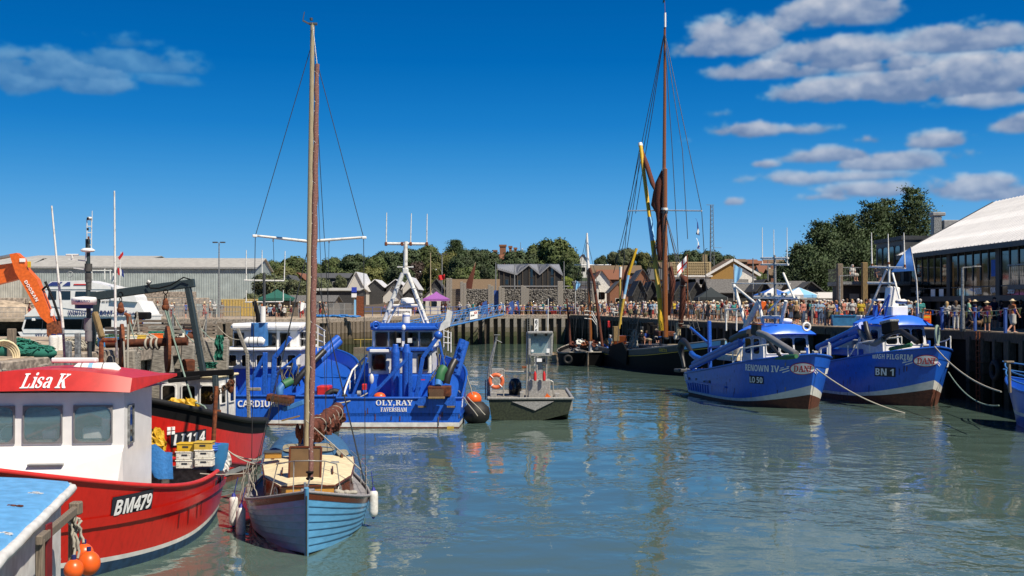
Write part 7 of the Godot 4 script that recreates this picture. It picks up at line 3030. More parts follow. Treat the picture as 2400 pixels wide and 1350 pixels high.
# ---------------------------------------------------------------- two dredgers stern-on, and what floats beside them
func dredgers() -> void:
	var o := thing("dredger","blue and white dredger stern-on with a white A-frame mast, third boat from the left","dredger",v3(-4.82,0,-56.5))
	var h := Hull.new()
	h.zs = 5.5; h.zb = -6.5; h.B = 2.72; h.rake = .8; h.tr = .985; h.trw = .95; h.tm = .3; h.pb = 2.6; h.pw = 2.0; h.wl = .96; h.y0 = -.4; h.sheer = [1.28,2.15,2.8]; h.srake = .05
	hull_parts(o,h,"blue","white_worn","antifoul",.05,.24,.3,.3,"blue2",.6)
	var b := mb()
	h.band(b,func(_t): return .5,func(_t): return .64,2,28,true,.05)
	part("rubbing_strake",b,"blue",o)
	b = mb()
	h.rail(b,.0,.06)
	part("cap_rail",b,"blue2",o)
	var z := v3(0,0,5.52)
	words("OLY,RAY",1.56,.27,"letter_white",o,flat(v3(-.2,1.06,5.5),RT,UP),"serifb")
	words("FAVERSHAM",1.12,.17,"letter_white",o,flat(v3(-.22,.79,5.49),RT,UP),"serifb")
	words("F57",.42,.34,"letter_white",o,on_hull(h,.07,1.0,1.0),"serif")
	for k in 14:
		var u := rng.randf_range(-2.6,2.6)
		var y0 := rng.randf_range(.26,1.2)
		b = mb()
		b.box(v3(u,y0 - .1,5.47 + .03 * (1.3 - y0)),v3(rng.randf_range(.015,.05),rng.randf_range(.12,.4),.012))
		part("rust_streak",b,["rust2","antifoul","deck_dark"][k % 3],o)
	part("rust_patch",pbx(1048,999,1064,1005,50.9,.05),"yellow2",o)
	# lower and upper wheelhouse
	part("engine_casing",pbx(862,877,1012,935,53.6,4.0,.05),"blue",o)
	part("lower_house",pbx(863,823,1011,877,53.6,4.0,.06),"white_worn",o)
	window(o,q(888,849,53.58),RT,UP,.55,.66,"darkgrey")
	window(o,q(992,849,53.58),RT,UP,.42,.66,"darkgrey")
	part("awning",pbx(866,819,914,826,53.2,.6,.02),"white",o)
	part("house_band",pbx(858,815,1015,823,53.4,4.4,.03),"blue2",o)
	part("upper_house",pbx(872,772,1022,816,54.2,3.2,.08),"white",o)
	for x in [894.5,927.5,966,999]:
		window(o,q(x,796,54.18),RT,UP,.5,.62,"darkgrey","glass_dark",.035)
	part("house_roof",pbx(868,764,1027,774,53.9,3.8,.06),"blue2",o)
	for e in [[868,757,1026,766,53.95,.06],[868,757,872,766,53.9,3.6],[1023,757,1027,766,53.9,3.6]]:
		part("roof_coaming",pbx(e[0],e[1],e[2],e[3],e[4],e[5]),"blue",o)
	# twin exhausts
	for x in [927,953]:
		b = mb()
		var p := q(x,930,53.0)
		b.lathe([[.19,0],[.19,1.95],[.2,1.97],[.19,2.0],[.12,2.3],[.12,2.34],[0,2.34]],p,16)
		part("exhaust_casing",b,"blue2",o)
		part("exhaust_pipe",tb([p + v3(0,2.3,0),p + v3(0,2.78,0),p + v3(0,2.86,-.05)],.075,10),"black",o)
		part("pipe_bracket",bx(p + v3(.14,2.5,0),v3(.2,.2,.1)),"white_worn",o)
	# stays, davit and gantry posts
	for e in [[868,930,959,836,.15,"diagonal_stay"],[962,930,962,826,.18,"gantry_post"],[975,932,991,838,.17,"davit_post"],[991,838,1027,788,.17,"davit_arm"],[826,930,860,838,.12,"side_stay"],[1046,880,1030,800,.1,"derrick"]]:
		b = mb()
		b.beam(q(e[0],e[1],52.2),q(e[2],e[3],52.2),e[4],e[4],.02)
		part(e[5],b,"blue2",o)
	b = mb()
	b.ball(q(1027,786,52.2),v3(.19,.19,.15),12)
	part("davit_head",b,"blue2",o)
	b = mb()
	b.ext([Vector2(0,0),Vector2(.5,.25),Vector2(.62,.9),Vector2(.38,1.0),Vector2(.3,.55),Vector2(.1,.35)],q(1028,778,53),RT,UP,v3(0,0,-.12))
	part("fairlead",b,"white_worn",o)
	# A-frame mast with a T of whip aerials
	for e in [[895,768,944,640],[1006,770,955,640]]:
		part("mast_leg",tb([q(e[0],e[1],55.2),q(e[2],e[3],55.2)],.1,9),"white_pipe",o)
	for y in [750,726,700,676]:
		var t: float = (768.0 - y) / 128
		part("mast_step",tb([q(lerpf(895,944,t) - 3,y,55.1),q(lerpf(895,944,t) + 5,y,55.0)],.025,5),"white_pipe",o)
		part("mast_step",tb([q(lerpf(1006,955,t) - 4,y,55.1),q(lerpf(1006,955,t) + 6,y,55.0)],.025,5),"white_pipe",o)
	part("masthead_plate",pbx(943,628,957,643,55.1,.25,.04),"white_worn",o)
	part("topmast",tb([q(950,640,55.2),q(951,566,55.2)],.1,9),"white_pipe",o)
	part("aerial_yard",tb([q(902,571,55.2),q(1001,572,55.2)],.07,8),"white_pipe",o)
	part("light_yard",tb([q(931,626,55.2),q(969,626,55.2)],.03,6),"white_pipe",o)
	for e in [[905,570,906,498],[962,570,964,500],[1000,570,1001,501]]:
		part("whip_aerial",tb([q(e[0],e[1],55.2),q(e[2],e[3],55.2)],[.035,.02],6),"white_pipe",o)
	for x in [904,942,962,1000]:
		part("rusty_clamp",pbx(x - 3,567,x + 3,576,55.05,.15,.02),"rust",o)
	for x in [934,966]:
		part("mast_lamp",pbx(x - 2,621,x + 2,627,55.2,.1,.02),"darkgrey",o)
	# radar, drum and gear on the roof
	b = mb()
	b.lathe([[0,0],[.31,0],[.33,.05],[.3,.2],[.27,.27],[0,.3]],q(955,712,56),18)
	part("radar",b,"white",o)
	part("radar_shelf",pbx(920,713,982,719,56.3,.6,.03),"white_pipe",o)
	for e in [[928,719,905,765],[980,719,996,765]]:
		part("shelf_leg",tb([q(e[0],e[1],56),q(e[2],e[3],56)],.05,7),"white_pipe",o)
	b = mb()
	b.lathe([[0,0],[.17,.0],[.18,.1],[.175,.55],[.15,.62],[0,.64]],q(952,765,55),14)
	part("buoy_drum",b,"white_worn",o)
	part("drum_band",tb([q(952,741,55),q(952,739,55)],.185,14),"parasol_blue",o)
	b = mb()
	b.ball(q(946,768,53.7),v3(.1,.14,.1),8)
	part("search_light",b,"white",o)
	b = mb()
	b.torus(q(881,762,53.8),.15,.05,Basis(UP,.4),14,6)
	part("hose_reel",b,"blue2",o)
	# railings on the left and right
	b = mb()
	b.tube([q(806,926,52),q(812,905,52.2),q(826,868,54),q(860,832,56)],.045,6)
	for e in [[820,890,820,905,53],[832,866,832,886,54],[845,850,845,868,55]]:
		b.tube([q(e[0],e[1],e[4]),q(e[2],e[3] + 12,e[4])],.035,6)
	part("white_railing",b,"white_pipe",o)
	b = mb()
	for k in 3:
		b.tube([q(1040,775 + k * 14,58),q(1056,780 + k * 12,60)],.03,5)
	for e in [[1040,770],[1050,774],[1057,778]]:
		b.tube([q(e[0],e[1],59),q(e[0],e[1] + 48,59)],.035,5)
	part("side_railing",b,"white_pipe",o)
	# the dredge: two long blue pipes, hose, green elbow, box with tines on brackets
	for e in [[1060,872,1084,796,.16],[1070,878,1092,800,.16]]:
		part("dredge_pipe",tb([q(e[0],e[1],52.6),q(e[2],e[3],52.9)],e[4],10),"blue2",o)
	for k in 6:
		var t := (k + .5) / 6.0
		b = mb()
		b.beam(q(lerpf(1060,1084,t),lerpf(872,796,t),52.5),q(lerpf(1070,1092,t),lerpf(878,800,t),52.5),.1,.08)
		part("pipe_rung",b,"blue2",o)
	part("suction_hose",tb([q(1046,898,51.6),q(1050,880,51.6),q(1058,860,51.8),q(1066,845,52)],.17,10),"hose",o)
	part("green_elbow",tb([q(1030,890,51.3),q(1033,874,51.3),q(1040,862,51.5)],.2,12),"green",o)
	part("pipe_end",tb([q(1027,906,51.0),q(1028,890,51.3)],.16,12),"blue_lt",o)
	part("dredge_box",pbx(1002,906,1056,930,50.8,.9,.03),"rust2",o)
	part("box_lip",pbx(1003,930,1042,935,50.5,.3,.02),"timber",o)
	for k in 16:
		b = mb()
		b.beam(q(1006 + k * 2.2,912,50.7),q(1007 + k * 2.1,931,50.6),.03,.05)
		part("tine",b,"chain",o)
	for e in [[982,942],[1050,942]]:
		b = mb()
		b.ext([Vector2(0,0),Vector2(.34,0),Vector2(.34,.12),Vector2(.3,.4),Vector2(.0,.35),Vector2(-.15,.12)],q(e[0],e[1] + 10,50.75),RT,UP,v3(0,0,-.5))
		part("bracket",b,"blue2",o)
		part("bracket_pad",pbx(e[0] - 2,e[1] + 9,e[0] + 16,e[1] + 13,50.72,.5),"timber",o)
	for k in 9:
		b = mb()
		var px := 1018.0 + rng.randf() * 34
		b.tube([q(px,800 + rng.randf() * 40,54),q(px + rng.randf_range(-14,14),850 + rng.randf() * 20,53.6),q(px + rng.randf_range(-18,18),880 + rng.randf() * 20,53.2)],.035,5)
		part("hydraulic_hose",b,"hose",o)
	part("winch",tb([q(838,922,52),q(846,922,52)],.13,10),"alu",o)
	part("winch",tb([q(852,920,52),q(860,920,52)],.12,10),"blue2",o)
	b = mb()
	b.ball(q(871,888,53.4),v3(.11,.24,.1),10)
	part("telephone_box",b,"white_worn",o)
	part("red_hopper",pbx(848,900,858,915,52.6,.4,.03),"red2",o)
	part("hatch_plate",pbx(984,889,996,891,53.3,.1),"letter_red",o)
	b = mb()
	b.ball(O3,v3(.27,.2,.25),14)
	lone("buoy",b,"orange_buoy","orange buoy on deck behind the dredger's name","buoy",at(890,930,52))
	b = mb()
	b.lathe([[0,-.56],[.3,-.52],[.56,-.25],[.6,0],[.56,.25],[.3,.5],[0,.54]],O3,20)
	lone("fender_ball",b,"rubber","big black rubber fender ball between the dredger and the workboat","fender",at(1117,968,53.4))
	b = mb()
	b.ball(O3,v3(.36,.33,.36),16)
	lone("buoy",b,"orange_buoy","large faded orange buoy resting on the black fender ball","buoy",at(1110,935,53.6))
	t_ropes("loose ropes hanging from the dredger over the black fender ball",[[1094,880,1108,925],[1096,930,1138,972],[1074,915,1120,975]],52.6,.025)
	tyre("black tyre hung on the left of the third boat",at(808,948,52.2),PI / 2)
	tyre("black tyre between the two stern-on dredgers",at(783,935,53.5),.3)
	mooring("rope from the A-frame dredger's winch over its stern to the left",at(862,921,51.5),at(786,945,50.6),.1,.03)
	# second dredger to the left
	o = thing("dredger","blue dredger with a stepped white wheelhouse, stern-on behind the yacht's mast","dredger",v3(-10.0,0,-57.5))
	h = Hull.new()
	h.zs = 5.0; h.zb = -6.5; h.B = 2.6; h.rake = .8; h.tr = .96; h.trw = .92; h.tm = .35; h.pb = 2.5; h.pw = 2.0; h.wl = .94; h.y0 = -.4; h.sheer = [1.25,2.2,3.0]
	hull_parts(o,h,"blue","white_worn","antifoul",.05,.2,.2,.2,"blue2",.6)
	b = mb()
	h.rail(b,.0,.06)
	part("cap_rail",b,"blue2",o)
	words("CARDIUM",1.75,.28,"letter_white",o,flat(v3(-1.15,.92,5.03),RT,UP),"sansb")
	words("FK",.4,.4,"letter_white",o,on_hull(h,.12,1.1,1.0),"sansb")
	part("engine_casing",pbx(545,862,690,950,54.4,4,.05),"blue",o)
	part("lower_house",pbx(526,822,702,864,54.2,4.4,.08),"white_worn",o)
	for x in [545,577,612,650,684]:
		window(o,q(x,845,54.18),RT,UP,.36,.5,"white")
	part("house_band",pbx(518,815,706,823,53.9,4.8,.05),"white",o)
	part("upper_house",pbx(545,772,700,816,54.8,3.4,.08),"white",o)
	for x in [560,637,668]:
		window(o,q(x,796,54.78),RT,UP,.38,.56,"darkgrey")
	for z2 in [-1.0,-2.0]:
		window(o,q(700,796,54.8) + v3(.012,0,z2 + .2),Vector3.FORWARD,UP,.6,.6,"darkgrey")
	part("house_roof",pbx(540,758,706,773,54.5,4.0,.1),"white",o)
	part("blue_locker",pbx(588,757,622,812,54.0,.7,.03),"blue_lt",o)
	part("exhaust",tb([q(616,756,54),q(616,718,54)],.13,12),"white",o)
	part("exhaust_cap",tb([q(606,756,53.6),q(604,736,53.6),q(596,706,53.6)],.1,10),"black",o)
	b = mb()
	b.tube([q(574,802,53.4),q(580,800,53.4),q(614,800,53.4),q(620,802,53.4)],[.12,.2,.2,.12],12)
	part("liferaft",b,"white",o)
	for x in [586,606]:
		b = mb()
		b.torus(q(x,800,53.4),.2,.016,Basis(UP,PI / 2),14,5)
		part("strap",b,"ink",o)
	b = mb()
	b.tube([q(620,760,55),q(619,640,55)],.07,8)
	part("mast",b,"darkgrey",o)
	part("aerial_yard",tb([q(572,657,55),q(666,658,55)],.04,6),"white_pipe",o)
	part("lower_yard",tb([q(574,708,55),q(664,707,55)],.03,6),"white_pipe",o)
	for e in [[577,656,577,586],[614,640,614,586],[666,656,668,588],[577,706,577,680],[664,706,664,680]]:
		part("whip_aerial",tb([q(e[0],e[1],55),q(e[2],e[3],55)],[.03,.018],5),"white_pipe",o)
	for e in [[590,890,622,832,.17],[622,950,622,826,.2],[640,920,644,836,.2],[644,838,682,790,.2],[556,930,585,885,.14],[628,880,650,880,.14],[706,830,640,880,.09],[690,920,690,840,.16],[720,905,690,850,.1]]:
		b = mb()
		b.beam(q(e[0],e[1],52.8),q(e[2],e[3],52.8),e[4],e[4],.02)
		part("gantry_beam",b,"blue2",o)
	for e in [[735,858,796,800],[728,850,792,792]]:
		part("dredge_pipe",tb([q(e[0],e[1],53),q(e[2],e[3],54.5)],.17,10),"blue2",o)
	part("suction_hose",tb([q(690,900,52),q(705,880,52),q(730,852,52.4),q(760,822,53)],.14,9),"hose",o)
	part("pipe_elbow",tb([q(656,924,51.6),q(656,912,51.6),q(664,902,51.8),q(684,894,52)],.17,12),"blue_lt",o)
	part("green_elbow",tb([q(664,902,51.75),q(684,892,52)],.19,12),"green",o)
	b = mb()
	b.box(q(658,934,51.4),v3(1.1,.3,.7),Basis(v3(0,0,1),-.12),.03)
	part("dredge_box",b,"rust2",o)
	for k in 14:
		b = mb()
		b.beam(q(634 + k * 3.4,928 + k * .6,50.98),q(636 + k * 3.3,944 + k * .6,50.95),.03,.04)
		part("tine",b,"chain",o)
	b = mb()
	b.box(q(690,950,51.4),v3(.9,.2,.6),Basis(v3(0,0,1),.35),.02)
	part("blue_chute",b,"blue_lt",o)
	b = mb()
	b.beam(q(662,985,51),q(702,975,51),.3,.06)
	part("wooden_chute",b,"timber",o)
	for k in 8:
		var px := 655.0 + rng.randf() * 50
		part("hydraulic_hose",tb([q(px,850 + rng.randf() * 20,52.6),q(px + rng.randf_range(-10,14),880,52.3),q(px + rng.randf_range(-10,20),905,52.2)],.04,5),"hose",o)
	b = mb()
	for k in 4:
		b.tube([q(700,758 + k * 18,55),q(742,762 + k * 17,58),q(762,775 + k * 14,61)],.035,5)
	for e in [[722,760],[745,766],[760,776]]:
		b.tube([q(e[0],e[1],58),q(e[0],e[1] + 60,58)],.035,5)
	b.tube([q(702,776,55),q(722,756,55)],.05,6)
	part("white_railing",b,"white_pipe",o)
	part("red_hopper",pbx(742,905,772,930,54.5,1,.05),"red2",o)
	# low inflatable workboats astern of the A-frame dredger
	o = thing("inflatable_boat","dark inflatable workboat moored below the far pile wall","inflatable boat",at(850,822,134) * v3(1,0,1))
	b = mb()
	b.tube([v3(-4.2,.55,.9),v3(3,.55,1.1),v3(4.6,.75,0),v3(3,.55,-1.1),v3(-4.2,.55,-.9)],.42,10)
	part("tube",b,"black",o)
	part("hull",bx(v3(-.3,.3,0),v3(8,.5,1.6),.1),"darkgrey",o)
	part("console",bx(v3(-1,1.2,0),v3(1.0,1.2,.8),.1),"grey",o)
	for x in [-2.9,-2.2]:
		b = mb()
		b.ball(v3(x,1.5,.2),v3(.4,.75,.4),12)
		part("outboard_motor",b,"black_gloss",o)
	part("seat",bx(v3(.8,.95,0),v3(1.4,.5,.8),.1),"oilskin",o)
	part("roll_bar",tb([v3(-3.6,.8,.8),v3(-3.6,2.3,.7),v3(-3.6,2.3,-.7),v3(-3.6,.8,-.8)],.05,6),"white_pipe",o)
	o = thing("pontoon","low floating pontoon with a handrail behind the two dredgers","pontoon",at(800,800,128) * v3(1,0,1))
	part("float",bx(v3(0,.3,0),v3(18,.7,2),.05),"wood_h",o)
	part("handrail",tb([v3(-9,1.5,.9),v3(9,1.5,.9)],.04,5),"spar_yellow",o)
	for i in 9:
		part("post",bx(v3(-8.8 + i * 2.2,1.0,.9),v3(.07,1.1,.07)),"spar_yellow",o)
	workboat()

func workboat() -> void:
	var o := thing("workboat","flat grey aluminium workboat with a fuel pump and screen, centre of the basin","workboat",v3(.85,0,-57.0))
	# hull: flat punt with a shallow pointed bow plate facing the camera
	var b := mb()
	var secs := [[2.6,.98,.42],[1.9,.98,.02],[0.0,.95,-.3],[-3.5,.95,-.3]]
	var rows := []
	for s in secs:
		rows.append(PackedVector3Array([v3(-1.92,s[1],s[0]),v3(-1.78,s[2],s[0]),v3(1.72,s[2],s[0]),v3(1.9,s[1],s[0])]))
	b.grid(rows,false,false)
	part("hull",b,"slime",o)
	b = mb()
	b.ext([Vector2(-1.92,.98),Vector2(1.9,.98),Vector2(1.72,.3),Vector2(.3,-.05),Vector2(0,-.1),Vector2(-1.78,.05)],v3(0,0,2.55),RT,UP,v3(0,0,.06))
	part("bow_plate",b,"slime",o)
	b = mb()
	b.ext([Vector2(-.95,.9),Vector2(.95,.92),Vector2(.1,.5)],v3(.1,-.05,2.63),RT,UP,v3(0,0,.05))
	part("bow_chevron",b,"alu",o)
	part("gunwale",bx(v3(0,1.0,2.62),v3(3.95,.1,.14),.02),"alu",o)
	for x in [-1.92,1.9]:
		part("gunwale",bx(v3(x,1.0,-.5),v3(.12,.1,6.2),.02),"alu",o)
	part("deck",bx(v3(0,.93,-.4),v3(3.7,.06,5.9)),"wood_grey",o)
	part("bow_panel",pbx(1290,940,1342,962,54.6,.06),"alu",o)
	# fuel pump column with framed screen
	part("pump_cabinet",pbx(1238,890,1290,938,55.4,.9,.03),"alu",o)
	part("pump_column",pbx(1258,842,1272,892,55.6,.35,.02),"alu",o)
	part("pump_head",pbx(1255,838,1278,850,55.5,.4,.03),"darkgrey",o)
	part("dial",pbx(1258,840,1270,848,55.1,.02),"sign_white",o)
	for e in [[1236,778,1234,936],[1242,778,1241,936],[1281,830,1280,892],[1258,830,1258,892]]:
		part("frame_post",tb([q(e[0],e[1],55.5),q(e[2],e[3],55.5)],.045,7),"alu",o)
	b = mb()
	for e in [[1240,781,1295,781],[1240,831,1293,831],[1241,781,1241,832],[1294,781,1292,832]]:
		b.beam(q(e[0],e[1],55.3),q(e[2],e[3],55.3),.11,.14,.015)
	part("screen_frame",b,"alu",o)
	part("screen",pbx(1243,784,1291,829,55.35,.03),"glass",o)
	part("screen_back",pbx(1243,784,1291,829,55.9,.03),"grey",o)
	part("screen_top",pbx(1237,777,1296,782,55.1,.9,.02),"alu",o)
	for x in [1255,1280]:
		part("hinge",pbx(x - 3,781,x + 3,788,55.1,.05),"black",o)
	part("label_plate",pbx(1281,817,1288,827,55.2,.02),"sign_white",o)
	part("label_disc",tb([q(1248,822,55.2),q(1248,822,55.22)],.06,12),"sign_white",o)
	part("aerial",tb([q(1284,778,55.6),q(1285,700,55.6)],.02,5),"white_pipe",o)
	for x in [1254,1275]:
		b = mb()
		b.lathe([[0,0],[.065,0],[.07,.04],[.07,.32],[.03,.38],[.03,.43],[0,.44]],q(x,892,55.2),12)
		part("extinguisher",b,"flag_red",o)
	part("red_handle",pbx(1223,858,1234,863,55.3,.1,.01),"rust",o)
	part("boom_pipe",tb([q(1182,870,55.6),q(1234,871,55.6)],.035,6),"alu",o)
	# left frame, lifebuoy, bent davit, outboard
	part("locker",pbx(1152,864,1180,905,56.2,.3,.02),"alu",o)
	b = mb()
	for e in [[1147,880,1147,938],[1181,866,1180,936],[1147,880,1181,866],[1138,890,1138,936],[1290,892,1296,895],[1296,895,1297,930]]:
		b.tube([q(e[0],e[1],55.6),q(e[2],e[3],55.6)],.035,6)
	part("tube_frame",b,"alu",o)
	b = mb()
	for k in 2:
		b.tube([q(1143 + k * 3,938,55.4),q(1144 + k * 3,880,55.4),q(1150 + k * 4,840,55.4),q(1162,800,55.4),q(1164,788,55.4)],.05,7)
	b.tube([q(1158,785,55.4),q(1172,785,55.4)],.02,5)
	b.tube([q(1164,797,55.4),q(1176,803,55.4)],.02,5)
	part("davit",b,"galv",o)
	b = mb()
	b.ext([Vector2(-.2,0),Vector2(.2,0),Vector2(.3,.3),Vector2(.3,.85),Vector2(.18,1.05),Vector2(-.16,1.05),Vector2(-.3,.8)],q(1207,934,57.2),RT,UP,v3(0,0,.1))
	var ob := mb()
	ob.lathe([[0,0],[.2,.02],[.28,.2],[.32,.5],[.3,.8],[.2,.98],[0,1.03]],q(1207,936,57.2),14)
	part("outboard_motor",ob,"black_gloss",o)
	part("motor_leg",bx(q(1207,950,57.2),v3(.16,.6,.2),.03),"black",o)
	part("tank",pbx(1148,918,1164,938,55,.5,.03),"alu",o)
	part("tank",pbx(1218,918,1228,938,55.4,.4,.03),"alu",o)
	part("stern_bracket",pbx(1300,922,1312,938,55.4,.4,.02),"alu",o)
	part("stern_bracket",pbx(1320,936,1340,948,55.2,.4,.02),"alu",o)
	b = mb()
	b.torus(O3,.29,.09,Basis(),26,10)
	o = thing("lifebuoy","orange lifebuoy hung on the workboat's left frame","lifebuoy",at(1163,893,55.2))
	part("ring",b,"lifering",o)
	for k in 4:
		b = mb()
		b.torus(v3(cos(k * PI / 2 + .78),sin(k * PI / 2 + .78),0) * .29,.1,.022,Basis(v3(0,0,1),k * PI / 2 + .78) * Basis(RT,PI / 2),10,4)
		part("band",b,"sign_white",o)
	for p in [[1291,943,"white fish box on the workboat's bow, left end"],[1316,940,"white fish box on the workboat's bow, right end"],[1305,936,"white fish box lying on the other two on the workboat"]]:
		var t := thing("fish_box",p[2],"fish box",at(p[0],p[1],54.8),0,"fish boxes on the workboat")
		part("body",bx(O3,v3(.62,.16,.36),.02),"fishbox_white",t)
		part("rim",bx(v3(0,.08,0),v3(.66,.03,.4),.01),"fishbox_white",t)
	b = mb()
	b.ext([Vector2(0,0),Vector2(.4,0),Vector2(.15,.26)],O3,RT,UP,v3(0,0,.2))
	lone("orange_wedge",b,"orange","small orange wedge behind the fish boxes on the workboat","wedge",at(1274,934,55))
	t_ropes("heap of grey ropes on the left deck of the workboat",[[1150,944,1230,938],[1160,938,1210,946],[1175,934,1240,944],[1150,948,1200,940],[1190,945,1250,940],[1165,947,1185,934]],54.9,.05)
	b = mb()
	for i in 14:
		b.torus(v3(rng.randf_range(-.4,.4),.03 + i * .008,rng.randf_range(-.2,.2)),rng.randf_range(.12,.25),.03,Basis(RT,PI / 2 + rng.randf_range(-.4,.4)),12,5)
	lone("net_pile",b,"rope_green","small pile of green rope at the pump's foot on the workboat","rope",at(1232,943,54.8))

# ---------------------------------------------------------------- the dredgers moored at the right, bows towards us
func boats_right() -> void:
	bow_dredger("blue dredger with a white-banded bow and two-line name, left of the pair at the right",v3(13.77,0,-64.56),.25,0)
	bow_dredger("blue dredger with black number plate on its bow, right of the pair",v3(20.4,0,-66.05),.26,1)
	var o := thing("fishing_boat","end of a blue boat with a white stripe cut off at the right edge","fishing boat",v3(23.4,0,-49.5),.25)
	var h := Hull.new()
	h.zs = 4.0; h.zb = -4.5; h.B = 1.75; h.tr = .9; h.trw = .85; h.sheer = [1.5,1.5,2.0]; h.wl = .9
	var b := mb()
	hull_parts(o,h,"blue","white_worn","blue2",.5,.66,0,0,"deck_dark",.5)
	b = mb()
	h.rail(b,.02,.06)
	part("cap_rail",b,"blue2",o)
	b = mb()
	for k in [.35,.7]:
		h.rail(b,k,.035,-.1)
	part("tube_railing",b,"blue_lt",o)
	for x in [-1.4,1.4]:
		part("rail_post",tb([v3(x,1.4,3.8),v3(x,2.25,3.8)],.04,6),"blue_lt",o)
	part("stern_post",tb([q(2366,920,46.5),q(2364,850,46.5)],.06,8),"wood_v",o)
	part("post_cap",bx(q(2364,848,46.5),v3(.36,.08,.2),.02),"wood_v",o)
	words("EMMA",.8,.2,"letter_white",o,flat(v3(-.9,1.02,4.01),RT,UP)).free()
	part("plate",bx(v3(-1.05,1.05,4.02),v3(.62,.46,.02)),"letter_white",o)
	words("222",.4,.24,"ink_blue",o,flat(v3(-1.05,1.08,4.035),RT,UP),"mono")
	part("freeing_port",bx(v3(-.1,.85,4.02),v3(.3,.14,.03)),"ink",o)
	mooring("long pale rope from the left dredger's bow slanting down into the water",at(1892,848,60.0),at(2120,968,58.0),.35,.035)
	mooring("pale rope from the right dredger's bow to the boat at the right edge",at(2190,812,60.5),at(2345,918,47.5),.35,.035)
	mooring("dark lower rope from the right dredger's bow to the cut-off boat",at(2222,872,61),at(2340,950,50),.5,.03,"rope_green")

